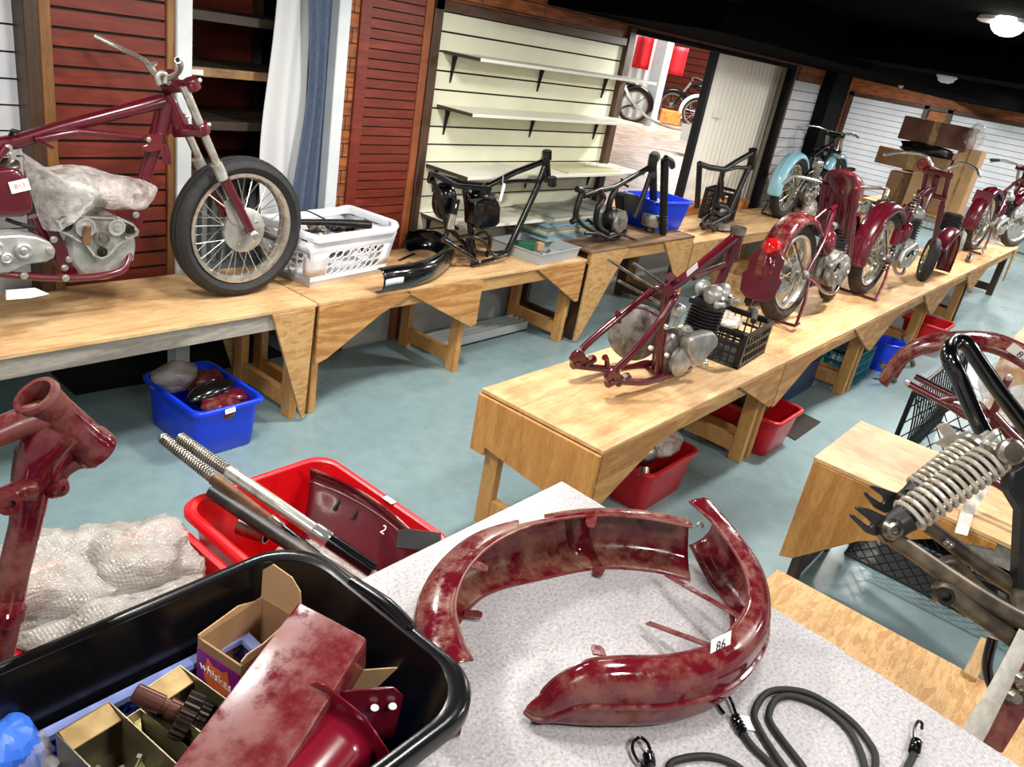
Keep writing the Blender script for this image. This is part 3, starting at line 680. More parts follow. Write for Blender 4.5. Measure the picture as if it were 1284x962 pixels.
def channel(T, B, bulge, ctr, k=8, m=12, pw=.75, g=None, e=1.0):
    """a curved gutter section between a top lip and a bottom lip, bulging away from ctr"""
    T = spline(T, k); B = spline(B, k); g = g or G(); rings = []
    for i in range(len(T)):
        a = T[max(i - 1, 0)] + B[max(i - 1, 0)]; b = T[min(i + 1, len(T) - 1)] + B[min(i + 1, len(T) - 1)]
        tg = (b - a).normalized(); ch = T[i] - B[i]; mid = (T[i] + B[i]) / 2; o = ch.cross(tg).normalized()
        if o.dot(mid - V(ctr)) < 0: o = -o
        bl = bulge[0] + (bulge[1] - bulge[0]) * i / (len(T) - 1) if isinstance(bulge, tuple) else bulge
        rings.append([mid + ch * (math.copysign(abs(math.cos(PI * j / m)) ** e, math.cos(PI * j / m)) / 2) + o * (bl * math.sin(PI * j / m) ** pw) for j in range(m + 1)])
    g.loft(rings, False); return g, rings
def lump(c, sz, seed=0, amp=.25, fr=3.0, n=36, m=22, flat=.0, R=None, amp2=.08):
    """a creased bag or wrapped bundle"""
    g = G(); g.ball((0, 0, 0), 1, (1, 1, 1), n, m); c = V(c); out = []
    for p in g.v:
        d = noise.noise(p * fr * .5 + V((seed, seed * 2, 0))) * amp + abs(noise.noise(p * fr * 1.7 + V((seed * 3, 0, seed)))) * amp2 - abs(noise.noise(p * fr * 3.5 + V((seed, 5, 2)))) * amp2 * .7
        q = p * (1 + d); q = V((q.x * sz[0], q.y * sz[1], q.z * sz[2]))
        if R: q = R @ q
        if q.z < -flat * sz[2] and flat: q.z = -flat * sz[2]
        out.append(c + q)
    g.v = out; return g
# --- black tub on the counter
bt = tub('black_tub', 'large black plastic tub on the grey counter, full of parts', .315, .655, .365, .20, 1.0005, .197, 'black_plastic', taper=.86, r=.085, rim=.018, rimh=.024, th=.005, n=8)
g = G(); g.tube([(.690, .60, 1.196), (.693, .655, 1.199), (.690, .73, 1.196)], [.011, .013, .011], 12, k=6); g.build('handle_grip', 'black_plastic', bt)
# blue lattice basket inside the tub
ct = thing('lattice_basket', 'blue lattice basket with lilac rim inside the black tub', 'basket', (.295, .65, 1.02))
bx0, bx1, by0, by1, bz0, bz1 = .03, .56, .52, .815, 1.018, 1.103
g = G()
for (a, b) in (((bx0, by1), (bx1, by1)), ((bx1, by1), (bx1, by0)), ((bx1, by0), (bx0, by0)), ((bx0, by0), (bx0, by1))):
    a = V((*a, 0)); b = V((*b, 0)); L = (b - a).length; N = int(L / .022)
    for i in range(N):
        p = a.lerp(b, i / N); q = a.lerp(b, (i + 1) / N)
        for zz in range(4):
            z0 = bz0 + .012 + zz * .018
            g.bar(p + V((0, 0, z0)), q + V((0, 0, z0 + .018)), .004, .003); g.bar(q + V((0, 0, z0)), p + V((0, 0, z0 + .018)), .004, .003)
g.box((bx0, by0, bz0 - .004), (bx1, by1, bz0)); g.build('lattice_side', 'blue_mesh', ct)
g = G(); g.loft([[V((x, y, z)) for x, y in ((bx0 - d, by0 - d), (bx1 + d, by0 - d), (bx1 + d, by1 + d), (bx0 - d, by1 + d))] for d, z in ((-.006, bz1 - .006), (.010, bz1 - .006), (.010, bz1 + .003), (-.006, bz1 + .003))], True, False, loop=True); g.build('basket_rim', 'lilac_rim', ct)
# tins in the basket
def tin(label, a, b, h, depth, ledge=.03, z=1.14):
    a = V(a); b = V(b); u = (b - a); L = u.length; u.normalize(); v = V((u.y, -u.x, 0))
    if v.dot(V((0, -1, 0))) < 0: v = -v
    t = thing('open_tin', label, 'tin', (a + b) / 2 + v * depth / 2 + V((0, 0, -h)), 0, 'tins in the black tub')
    P = lambda s, d, zz: a + u * s + v * d + V((0, 0, zz))
    g = G()
    ro = [[P(i, j, zz) for i, j in ((-e, -e), (L + e, -e), (L + e, depth + e), (-e, depth + e))] for e, zz in ((-.001, -h), (.0, 0), (-.0015, 0), (-.0025, -h + .002))]
    g.loft(ro, True, True); g.build('tin_body', 'tin', t)
    g = G(); g.add([P(.003, .003, .001), P(L - .003, .003, .001), P(L - .003, ledge, -.008), P(.003, ledge, -.008), P(.003, .003, -.001), P(L - .003, .003, -.001), P(L - .003, ledge, -.01), P(.003, ledge, -.01)], [(0, 1, 2, 3), (7, 6, 5, 4), (0, 4, 5, 1), (1, 5, 6, 2), (2, 6, 7, 3), (3, 7, 4, 0)]); g.build('folded_flap', 'tin_rim', t)
    return t, P, L
t, P1, L1 = tin('open metal tin nearest the left of the black tub', at(69, 919, 1.145), at(137, 879, 1.145), .09, .15)
t, P2, L2 = tin('open metal tin under the gear shaft in the black tub', at(180, 864, 1.15), at(226, 834, 1.15), .09, .115)
t, P3, L3 = tin('open metal tin with dark fasteners in the middle of the three', at(150, 905, 1.125), at(176, 888, 1.125), .07, .12, .006)
for i in range(9):
    P, L = (P1, L1) if i < 6 else (P2, L2)
    q = P(rnd.uniform(.03, L - .02), rnd.uniform(.07, .12), -.05 if i < 6 else -.055); d = V((rnd.uniform(-1, 1), rnd.uniform(-1, 1), .25)).normalized()
    g = G(); g.tube([q, q + d * .028], .003, 8); g.lathe([(.006, 0), (.006, .005)], q + d * .028, d, 6); tag(g.build('loose_bolt', 'steel_brushed'), 'small loose bolt inside an open tin in the black tub', 'bolt', 'bolts in the tins')
# gear on its shaft
t = thing('gear_shaft', 'brown steel gear shaft lying across the open tins', 'gear', at(225, 890, 1.13))
a = at(168, 868, 1.165); b = at(232, 897, 1.14); d = (b - a).normalized()
g = G(); L = (b - a).length; g.lathe([(.010, 0), (.012, .002), (.012, L * .55), (.0095, L * .56), (.0095, L * .66), (.013, L * .67), (.013, L)], a, d, 18); g.build('shaft', 'bronze', t)
g = G(); gr = []
NT = 18
for hgt in (0, .02):
    ring = []
    x, y = frame_of(d)
    for i in range(NT * 4):
        r_ = .030 if i % 4 in (0, 1) else .024; a_ = 2 * PI * i / (NT * 4); ring.append(b + d * (hgt - .008) + x * r_ * math.cos(a_) + y * r_ * math.sin(a_))
    gr.append(ring)
g.loft(gr, True, True); g.build('gear_wheel', 'gear_steel', t)
g = G(); gr = []
for hgt in (.014, .026):
    ring = []
    for i in range(NT * 4):
        r_ = .024 if i % 4 in (0, 1) else .020; a_ = 2 * PI * i / (NT * 4); ring.append(b + d * hgt + x * r_ * math.cos(a_) + y * r_ * math.sin(a_))
    gr.append(ring)
g.loft(gr, True, True); g.build('small_gear', 'gear_steel', t)
# cat food carton
A = at(248, 800, 1.155); B = at(302, 836, 1.155); u = (B - A); u.z = 0; Lw = u.length; u.normalize(); v = V((-u.y, u.x, 0))
if v.dot(at(334, 760, 1.155) - A) < 0: v = -v
D = .12; Hc = .11
t = thing('cat_food_carton', 'torn open purple cat food carton in the black tub', 'carton', A + u * Lw / 2 + v * D / 2 - V((0, 0, Hc)))
P = lambda s, d, zz: A + u * s + v * d + V((0, 0, zz))
g = G(); g.loft([[P(i, j, zz) for i, j in ((0 + e, 0 + e), (Lw - e, 0 + e), (Lw - e, D - e), (0 + e, D - e))] for e, zz in ((0, -Hc), (0, 0), (.003, 0), (.003, -Hc + .003))], True, True); g.build('carton_box', 'cardboard', t)
g = G(); g.prism([(0.001, -Hc + .001), (Lw - .001, -Hc + .001), (Lw - .001, -.016), (0.001, -.016)], P(0, -.0012, 0), u, (0, 0, 1), .002); pf = g.build('printed_front', 'purple_print', t)
g = G(); cat_o = [(Lw * .5 + .026 * math.cos(a), -.052 + .022 * math.sin(a)) for a in [PI * 2 * i / 20 for i in range(20)]]
g.prism(cat_o, P(0, -.0026, 0), u, (0, 0, 1), .0006); g.prism([(Lw * .5 - .024, -.04), (Lw * .5 - .008, -.032), (Lw * .5 - .02, -.022)], P(0, -.0026, 0), u, (0, 0, 1), .0006); g.prism([(Lw * .5 + .008, -.032), (Lw * .5 + .024, -.04), (Lw * .5 + .02, -.022)], P(0, -.0026, 0), u, (0, 0, 1), .0006); g.build('printed_motif', 'orange_print', pf)
text('whiskas', .0205, P(Lw * .48, -.0036, -.044), u + V((0, 0, -.12)), (0, 0, 1), 'white_print', pf, 'brand_lettering', bold=.0)
g = G(); g.prism([(0.002, -.002), (D - .002, -.002), (D - .006, .012), (D * .7, .018), (D * .35, .010), (.012, .012), (.002, .006)], P(Lw - .002, 0, 0), v, (0, 0, 1), .002); 
g.build('flap', 'cardboard_light', t)
g = G(); g.prism([(0, -.001), (Lw * .98, -.001), (Lw * .98, .05), (Lw * .8, .066), (Lw * .35, .07), (.008, .05)], P(0, D - .001, 0), u, (0, .18, 1), .002); g.build('flap', 'cardboard_light', t)
g = G(); g.prism([(0, -.001), (D * .9, -.001), (D * .6, .012), (.0, .006)], P(.001, 0, 0), v, (0, 0, 1), .002); g.build('flap', 'cardboard_light', t)
# second flat carton peeping out
g = G(); q = at(455, 868, 1.09); g.obox(q, (.10, .002, .12), Matrix.Rotation(-.6, 3, 'Z') @ Matrix.Rotation(.25, 3, 'X')); tag(g.build('cardboard_piece', 'cardboard_light', bevel=.0004), 'torn pale cardboard piece standing behind the maroon bracket in the tub', 'cardboard')
# long dusty maroon cover
a0 = at(375, 753, 1.205); a1 = at(461, 800, 1.205); b0 = at(205, 975, 1.17); b1 = at(330, 1010, 1.17)
t = thing('chain_cover', 'long maroon box cover thick with dried dirt leaning out of the black tub', 'cover', (a0 + b1) / 2 - V((0, 0, .09)))
nrm = (a1 - a0).cross(b0 - a0).normalized(); nrm = nrm if nrm.z > 0 else -nrm; dn = -nrm * .06
g = G(); g.loft([[a0, a1, a1 + dn, a0 + dn], [b0, b1, b1 + dn, b0 + dn]], True, True); g.build('cover_shell', 'maroon_dusty', t, bevel=.006, seg=2)
# glossy maroon guard with end plate
f0 = at(358, 877, 1.145); f1 = at(389, 846, 1.18); f2 = at(487, 946, 1.145)
t = thing('flanged_guard', 'glossy maroon ribbed guard with a drilled end plate in the black tub', 'mudguard', (.4, .55, 1.05))
ax = (at(300, 1010, 1.135) - at(455, 885, 1.145)); ax.z = -.01; ax.normalize()
c = (f0 + f2) / 2 - V((0, 0, .03)); ux = (f2 - f0); ux.z = 0; W = ux.length; ux.normalize(); axn = V((ux.y, -ux.x, 0)); axn = axn if axn.dot(ax) > 0 else -axn
def gsec(o, w, h, n=18): 
    out = []
    for j in range(n + 1):
        a = PI * j / n; rr = 1 + .05 * math.exp(-((a - 1.2) / .12) ** 2) - .05 * math.exp(-((a - .95) / .1) ** 2)
        out.append(o - ux * (w / 2 * math.cos(a)) * rr + V((0, 0, h * math.sin(a) ** .7 * rr)))
    return out
g = G(); g.loft([gsec(c + axn * (i * .03), W * .78, .058) for i in range(11)], False); g.build('guard_shell', 'maroon_bright', t, solid=.002, ang=50)
g = G(); g.prism([(-W / 2, -.02), (W / 2, -.02), (W / 2 + .004, .03), (W * .25, .07), (-W * .12, .088), (-W * .22, .085), (-W / 2, .045)], c - axn * .001, ux, (0, 0, 1), .003); g.build('end_plate', 'maroon_bright', t, bevel=.001)
for s in (-.18, .4): g = G(); g.lathe([(.003, 0), (.006, 0), (.006, .0012), (.003, .0012)], c - axn * .004 + ux * (W * s) + V((0, 0, .06 if s < 0 else .018)), -axn, 14, loop=True); g.build('bolt_hole', 'ink', t)
t = thing('riveted_bracket', 'maroon bracket with pale rivets behind the glossy guard in the tub', 'bracket', at(450, 895, 1.14))
g = G(); q = at(448, 892, 1.14); g.prism([(-.05, -.05), (.055, -.05), (.06, .02), (.045, .035), (-.045, .035)], q, (.8, -.55, 0), (.1, .1, 1), .004); g.build('plate', 'maroon', t, bevel=.001)
for s in (.022, .046): g = G(); g.ball(q + V((.8, -.55, 0)).normalized() * s + V((-.005, -.006, .012)), .006, (1, 1, .6), 10, 6); g.build('rivet', 'sticker', t)
# odds at the left of the tub
g = lump(at(14, 945, 1.10), (.035, .04, .045), 3, .3, 3, 20, 12); tag(g.build('blue_plastic_part', 'blue_light', ang=20), 'bright blue plastic part at the left end of the black tub', 'plastic part')
g = lump(at(40, 962, 1.09), (.028, .03, .03), 8, .5, 3, 20, 12, amp2=.3); tag(g.build('plastic_bag', 'film', ang=40), 'small crumpled clear bag beside the blue plastic part', 'bag')
g = G(); g.bar(at(172, 900, 1.11), at(178, 975, 1.09), .008, .002); tag(g.build('wooden_stick', 'cream'), 'thin cream stick between two of the tins', 'stick')
g = lump(at(195, 880, 1.06), (.02, .03, .03), 12, .4, 3, 16, 10); tag(g.build('rag', 'strap_white', ang=60), 'dirty pale rag between the tins under the gear shaft', 'rag')
# maroon end under the tub
g = G(); a = at(548, 925, 1.03); g.loft([[at(520, 905, 1.04), at(566, 898, 1.03), at(579, 912, 1.025), at(577, 922, 1.002), at(540, 938, 1.002)], [at(500, 880, 1.04), at(530, 870, 1.03), at(540, 880, 1.025), at(540, 890, 1.002), at(500, 910, 1.002)]], True, True)
tag(g.build('mudguard_offcut', 'maroon_old', ang=40), 'end of a maroon part lying on the counter under the black tub rim', 'part')
# --- mudguard on the counter
mg = thing('motorcycle_mudguard', 'big dusty maroon two piece mudguard lying on the grey counter', 'mudguard', (1.1, .55, 1.0))
Tl = [(592, 828), (577, 795), (571, 755), (588, 712), (625, 678), (680, 656), (740, 647), (800, 649), (868, 661)]
T = [at(x, y, 1.128) for x, y in Tl]
B = [V((p.x, p.y, 1.002)) for p in T]
bl = [(680, 726), (750, 713), (815, 716), (866, 728)]
for i, (x, y) in enumerate(bl): B[5 + i] = at(x, y, 1.002)
ctr = V((1.1, .55, 1.06))
g, rg = channel(T, B, .066, ctr, k=8, m=16, e=.5, pw=.9); g.build('front_section', 'maroon_dirty', mg, solid=.0025, ang=50)
for lp in (0, -1):
    g = G(); g.tube([r[lp] for r in rg], .003, 6); g.build('rolled_edge', 'maroon_dusty', mg)
Tt = [(864, 629), (893, 655), (927, 702), (939, 742), (928, 775), (895, 806), (840, 822), (775, 824), (736, 829), (700, 848), (681, 866), (677, 876)]
zt = [1.155, 1.15, 1.14, 1.135, 1.13, 1.13, 1.13, 1.13, 1.12, 1.09, 1.06, 1.04]
T = [at(x, y, z) for (x, y), z in zip(Tt, zt)]
Bt = [(880, 690), (906, 728), (925, 760)]
B = [V((p.x, p.y, 1.004)) for p in T]
T[-1] = at(678, 873, 1.04); B[-1] = at(679, 881, 1.018); B[-2] = at(684, 888, 1.008); B[-3] = at(700, 893, 1.004)
for i in range(3): B[i] = B[i].lerp(at(*Bt[i], 1.004), .5)
B[0].z = 1.03
g, rg2 = channel(T, B, (.06, .03), ctr, k=8, m=16, e=.6, pw=.85); g.build('rear_section', 'maroon_old', mg, solid=.0025, ang=50)
for lp in (0, -1):
    g = G(); g.tube([r[lp] for r in rg2], .003, 6); g.build('rolled_edge', 'maroon_dusty', mg)
g = G(); g.tube([r[8] + (r[8] - ctr).normalized() * .001 for r in rg2[4:]], .006, 8); g.build('centre_rib', 'maroon_old', mg)
g = G(); 
rj = rg[46]; rk = rg[49]; g.loft([[p + (ctr - p) * .012 for p in rj], [p + (ctr - p) * .012 for p in rk]], False); g.build('joint_band', 'maroon_dirty', mg, solid=.002, ang=50)
def tabp(p, d, w=.022, L=.034, mat='maroon_dusty', par=mg):
    p = V(p); d = V(d).normalized(); s_ = d.cross(V((0, 0, 1))).normalized(); up = s_.cross(d)
    g = G(); poly = [(-w / 2, 0), (w / 2, 0), (w / 2, L * .7), (w * .3, L), (-w * .3, L), (-w / 2, L * .7)]; g.prism(poly, p, s_, d, .003); b = g.build('tab', mat, par, bevel=.0006)
    g = G(); g.lathe([(.0028, -.0019), (.0045, -.0019), (.0045, .0019), (.0028, .0019)], p + d * L * .66, up, 12, loop=True); g.build('hole', 'ink', b)
for pt, z in (((742, 646), 1.128), ((590, 706), 1.128), ((752, 713), 1.004), ((582, 770), 1.006), ((752, 822), 1.13)):
    p = at(*pt, z); d = (ctr - p); d.z = -.06 if z > 1.1 else .02; tabp(p, d)
def stay(a, b, w=.014, th=.004, mat='maroon_dusty', par=mg, name='stay'):
    g = G(); g.bar(a, b, w, th, (0, 0, 1)); s_ = g.build(name, mat, par, bevel=.001)
    g = G(); a = V(a); b = V(b); d = (b - a).normalized(); g.lathe([(.0, -.0026), (.0035, -.0026), (.0035, .0026), (0, .0026)], a + d * .008, V((0, 0, 1)), 12); g.build('hole', 'ink', s_)
stay(at(836, 721, 1.045), at(932, 776, 1.10)); stay(at(812, 781, 1.03), at(905, 815, 1.10))
g = G(); p = at(878, 659, 1.11); g.bolt(p, (p - CAM) * -1, .008, .01); g.build('hinge_bolt', 'zinc_bolt', mg)
p = at(903, 811, 1.1325); e1 = at(919, 800, 1.1325) - at(888, 815, 1.1325); sticker(mg, p + V((0, 0, .003)), e1, V((-e1.y, e1.x, .25)), .052, .036, '86', 'ink', .026)
rm = rg[25][1]; i = 25; a_ = at(646, 652, 1.133); b_ = at(686, 644, 1.133); sticker(mg, (a_ + b_) / 2, b_ - a_, V((-(b_ - a_).y, (b_ - a_).x, .12)), .06, .02)
# --- bungee cords on the counter
def cordpath(pts, z=1.007): return [at(x, y, z) for x, y in pts]
def hook(par, k, px, zc=1.008, r=.0028):
    g = G(); g.tube([at(x, y, zc + dz) for x, y, dz in px], r, 8, k=6); g.build('hook', 'black_gloss', par)
    a = at(*k[0], zc + .002); b = at(*k[1], zc + .002); g = G(); g.helix(a, b, .0078, .0022, 5, 12, 6); g.tube([a, b], .0065, 10); g.build('wire_wrap', 'black_gloss', par)
t = thing('bungee_cord', 'coiled black bungee cord on the counter with a white tag', 'bungee cord', at(1000, 920, 1.0))
g = G(); g.tube(cordpath([(930, 918), (945, 938), (968, 960), (995, 995), (1040, 1020), (1085, 1000), (1098, 955), (1088, 929), (1062, 900), (1019, 872), (986, 865), (961, 870), (946, 892), (952, 915), (980, 958), (1010, 990), (1055, 1005), (1082, 985), (1083, 957), (1066, 918), (1034, 889), (998, 874), (975, 876), (965, 892), (968, 910), (1004, 958), (1060, 1030), (1110, 1010), (1140, 958), (1147, 942)], 1.0075), .0062, 10, k=6); g.build('cord', 'cord_black', t, ang=80)
hook(t, ((921, 899), (932, 920)), [(908, 895, .0), (899, 882, .0), (899, 872, .003), (908, 869, .004), (916, 877, .004), (922, 893, .002), (927, 906, 0)])
hook(t, ((1149, 930), (1146, 944)), [(1156, 914, .012), (1156, 907, .012), (1151, 905, .01), (1147, 913, .006), (1146, 928, .002), (1147, 936, .0)])
g = G(); q = at(935, 907, 1.0035); g.prism([(-.022, -.012), (.016, -.016), (.022, .014), (-.014, .018)], q, (.7, -.7, 0), (.7, .7, 0), .0006); g.build('paper_tag', 'sticker', t)
t = thing('bungee_cord', 'second black bungee cord at the bottom edge of the photo, left of the tagged one', 'bungee cord', at(850, 955, 1.0))
g = G(); g.tube(cordpath([(815, 953), (822, 990), (850, 1010), (840, 975), (842, 957), (873, 949), (905, 952), (935, 970), (960, 1010)], 1.0075), .0062, 10, k=6); g.build('cord', 'cord_black', t, ang=80)
hook(t, ((813, 946), (815, 958)), [(815, 940, .008), (811, 931, .008), (802, 925, .007), (794, 932, .006), (794, 943, .004), (803, 959, .0), (812, 963, 0)])
# --- red tubs on the hidden bench
rt = tub('red_tub', 'red tub behind the black tub holding fork tubes and a maroon mudguard', 1.015, 1.205, .195, .235, .641, .262, 'red_plastic', group=None, taper=.86, r=.055)
sticker(rt, at(488, 627, .907) , (.0, -1, 0), (1, 0, .0), .035, .016)
tub('red_tub', 'red tub at the left under the heap of bubble wrap', .585, 1.275, .195, .15, .641, .235, 'red_plastic', taper=.88, r=.05)
# fork tubes
def forktube(label, a, b, m1, thr=.16, mid='rust'):
    a = V(a); b = V(b); d = (b - a).normalized(); L = (b - a).length; t = thing('fork_tube', label, 'fork tube', b)
    g = G(); g.lathe([(.011, 0), (.012, .003), (.012, thr)], a, d, 16); g.helix(a + d * .004, a + d * (thr - .003), .0125, .0022, 22, 14, 5); g.build('spring', 'steel_brushed', t)
    g = G(); g.lathe([(.0135, thr), (.0155, thr + .004), (.0155, L * .72)], a, d, 18); g.build('stanchion', mid, t)
    g = G(); g.lathe([(.0185, L * .7), (.0195, L * .71), (.0195, L * .77), (.0185, L * .78)], a, d, 20); g.build('collar', 'chrome', t)
    g = G(); g.lathe([(.018, L * .781), (.018, L)], a, d, 20); g.build('slider', m1, t)
forktube('bright fork tube with a spring end, resting in the red tub', at(224, 548, 1.035), at(468, 716, .87), 'black_gloss', .14, 'chrome_worn')
forktube('rusty brown fork tube with a spring end, lying left of the bright one', at(202, 548, 1.0), at(395, 700, .84), 'black_gloss', .16, 'rust')
t = thing('fork_slider', 'dirty black fork tube lying across the left corner of the red tub', 'fork tube', at(380, 670, .9))
g = G(); a = at(264, 616, .945); b = at(470, 752, .90); d = (b - a).normalized(); g.lathe([(.012, 0), (.016, .004), (.0165, (b - a).length * .5), (.0185, (b - a).length * .52), (.0185, (b - a).length)], a, d, 20); g.build('tube', 'black_rusty', t)
g = G(); g.pipe(at(300, 660, .83), at(335, 672, .83), .02, .017); tag(g.build('pipe_end', 'steel_brushed'), 'short open steel pipe end inside the red tub', 'pipe')
# maroon mudguard piece inside the red tub
t = thing('mudguard_piece', 'dark maroon mudguard length marked 2 inside the red tub', 'mudguard', (1.08, 1.2, .75))
T = [at(388, 588, .93), at(430, 605, .925), at(475, 632, .915), at(520, 672, .90), at(545, 715, .88)]
B = [p + V((-.09, -.09, -.15)) for p in T]
g, r3 = channel(T, B, .02, V((1.0, 1.0, 1.6)), k=6); g.build('shell', 'maroon', t, solid=.003, ang=50)
g = G(); g.tube([r[0] for r in r3], .004, 6); g.build('rolled_edge', 'maroon_old', t)
g = G(); g.tube([r[3] for r in r3], .0035, 6); g.build('rib', 'maroon', t)
p = r3[13][4]; n_ = (r3[15][4] - r3[11][4]).cross(r3[13][3] - r3[13][5]); n_ = n_ if n_.dot(CAM - p) > 0 else -n_; n_.normalize(); ux = (r3[15][4] - r3[11][4]).normalized()
text('2', .03, p + n_ * .012, ux, n_.cross(ux), 'sticker', t, 'chalk_mark')
for i_ in (5, 8):
    g = G(); p = r3[i_][5] + n_ * .012; g.tube([p, p + V((.045, .01, .03))], .004, 8); g.ball(p + V((.045, .01, .03)), .007, n=10, m=6); g.build('clip', 'black_worn', t)
g = G(); g.prism([(-.05, -.02), (.05, -.025), (.05, .02), (-.03, .026), (-.05, .02)], at(525, 678, .915), (.7, -.7, .05), (.5, .5, .6), .006); tag(g.build('strap_bracket', 'black_worn', bevel=.001), 'dark steel bracket on the right corner of the red tub', 'bracket')
g = lump((1.02, 1.16, .73), (.15, .18, .07), 5, .3, 4, 28, 16); tag(g.build('wrapped_parts', 'film', ang=40), 'crumpled clear plastic with parts at the bottom of the red tub', 'plastic')
# bubble wrap heaps
def heap(label, c, sz, seed, rot, mat='bubble_wrap', **k):
    g = lump(c, sz, seed, R=Matrix.Rotation(rot, 3, 'Z'), n=64, m=40, **k); return tag(g.build('bubble_wrap_bundle', mat, ang=75), label, 'bubble wrap', 'bubble wrap')
heap('clear bubble wrap bundle at the far right of the heap, by the red tub corner', (.635, 1.32, .875), (.13, .13, .10), 4, .5, amp=.35, fr=3, amp2=.13)
heap('clear bubble wrap bundle in the middle of the heap behind the maroon frame', (.5, 1.35, .87), (.15, .14, .10), 9, .2, amp=.35, fr=3, amp2=.13)
heap('bubble wrap bundle in the heap closest to the black tub', (.56, 1.19, .86), (.17, .10, .07), 14, -.3, amp=.35, fr=3, amp2=.13)
g = G(); g.obox(at(235, 705, .82), (.055, .035, .012), Matrix.Rotation(.5, 3, 'Z')); tag(g.build('small_packet', 'sticker', bevel=.002), 'small white and blue packet between the bubble wrap and the red tub', 'packet')
g = G(); g.obox(at(222, 690, .80), (.1, .05, .02), Matrix.Rotation(.2, 3, 'Z')); tag(g.build('grey_block', 'grey_plastic', bevel=.002), 'grey block by the bubble wrap, under the white packet', 'block')
# --- tubs, buckets and mats on the floor
b1 = tub('blue_tub', 'blue tub on the floor beneath the weathered bench, full of wrapped parts', 1.865, 3.12, .165, .235, 0.0005, .25, 'blue_plastic', taper=.9, r=.05)
sticker(b1, at(289, 515, .242) , (1, .1, 0), (0, .2, 1), .055, .022, '4 15', size=.013)
heap('bubble wrapped parcel in the blue floor tub, tied with brown tape', (1.80, 3.26, .255), (.12, .075, .07), 21, .1, amp=.2, fr=3, amp2=.1)
g = lump((1.875, 3.07, .235), (.14, .06, .05), 31, .12, 2, 30, 16, R=Matrix.Rotation(.25, 3, 'Z'), amp2=.02); tag(g.build('black_tank', 'black_gloss', ang=60), 'smooth black part lying on top in the blue floor tub', 'part')
for i, (x, y, s, lb) in enumerate(((1.86, 2.97, .075, 'maroon part at the near end of the blue floor tub'), (1.97, 3.03, .06, 'shiny maroon part at the right side of the blue floor tub'), (1.95, 3.22, .08, 'dull maroon part at the back right of the blue floor tub'))):
    g = lump((x, y, .2), (s * 1.2, s, s * .8), 40 + i, .35, 3, 26, 16, amp2=.12); tag(g.build('maroon_part', 'maroon_old' if i != 1 else 'maroon', ang=50), lb, 'part')
def mat_(label, pts, m, h=.006):
    g = G(); g.loft([[V((p.x, p.y, zz)) for p in pts] for zz in (.0005, h)], True, True); tag(g.build('floor_mat', m), label, 'mat')
mat_('black rubber mat on the floor behind the blue tub', [at(45, 450, 0), at(94, 496, 0), V((2.2, 3.70, 0)), V((2.75, 3.70, 0)), V((2.75, 4.25, 0))], 'mat_black')
mat_('brown mat on the floor right of the red tub under the middle row', [at(997, 553, 0), at(1029, 530, 0), at(1003, 517, 0), at(970, 537, 0)], 'mat_brown')
rtub = tub('red_tub', 'red tub with a headlamp on the floor under the nearest middle bench', 3.33, 1.52, .235, .16, 0.0005, .235, 'red_plastic_dark', taper=.88, r=.05)
g = G(); g.ball((3.2, 1.5, .27), .085, (1, 1, .8), 24, 14); g.tube([(3.12, 1.42, .24), (3.1, 1.40, .21)], .03, 14); tag(g.build('headlamp_shell', 'steel_brushed'), 'round metal headlamp shell in the near red floor tub', 'headlamp')
g = lump((3.42, 1.5, .25), (.13, .1, .06), 50, .3, 3, 28, 16); tag(g.build('plastic_bag', 'film', ang=40), 'clear plastic bag in the near red floor tub beside the headlamp', 'bag')
tub('red_tub', 'red tub on the floor beside the brown mat, right of the bench legs', 4.465, 1.47, .19, .25, 0.0005, .245, 'red_plastic_dark', taper=.88, r=.05)
g = lump((4.47, 1.48, .23), (.14, .12, .05), 54, .3, 3, 26, 14); tag(g.build('cloth_bundle', 'mat_brown', ang=50), 'dark cloth in the red tub between the first two middle benches', 'cloth')
def crate(name, label, cx, cy, hx, hy, z0, h, mat, rz=0, nx=9, ny=7, nz=3, th=.008, cat='crate', grp=None):
    """an open plastic crate with slotted sides"""
    t = thing(name, label, cat, (cx, cy, z0), rz, grp); Rz = Matrix.Rotation(rz, 3, 'Z'); c = V((cx, cy, z0))
    T_ = lambda p: c + Rz @ V(p)
    def bx(a, b, g): 
        m_ = (V(a) + V(b)) / 2; g.obox(T_(m_), V(b) - V(a), Rz)
    g = G(); bx((-hx, -hy, 0), (hx, hy, .006), g); g.build('base', mat, t)
    for sx in (-1, 1):
        for sy in (-1, 1):
            g = G(); bx((min(sx * hx, sx * (hx - .035)), min(sy * hy, sy * (hy - .035)), .006), (max(sx * hx, sx * (hx - .035)), max(sy * hy, sy * (hy - .035)), h), g); g.build('corner_post', mat, t, bevel=.006)
    for side, (L, n) in (('x', (hx, nx)), ('y', (hy, ny))):
        for s in (-1, 1):
            g = G(); W = hy if side == 'x' else hx; o = s * (W - th)
            def sl(a0, a1, z0_, z1_):
                if side == 'x': bx((a0, min(o, s * W), z0_), (a1, max(o, s * W), z1_), g)
                else: bx((min(o, s * W), a0, z0_), (max(o, s * W), a1, z1_), g)
            for i in range(n + 1): x = -L + .03 + (2 * L - .06) * i / n; sl(x - .0035, x + .0035, .0062, h)
            for k in range(nz + 1): z = .02 + (h - .04) * k / nz; sl(-L + .02, L - .02, z - .006, z + .006)
            sl(-L + .02, L - .02, h - .03, h + .001); g.build('slotted_side', mat, t)
    return t
crate('plastic_crate', 'black slotted plastic crate beside the maroon frame, on the nearest middle bench', 3.95, 1.53, .21, .16, .641, .19, 'crate_plastic', rz=.08)
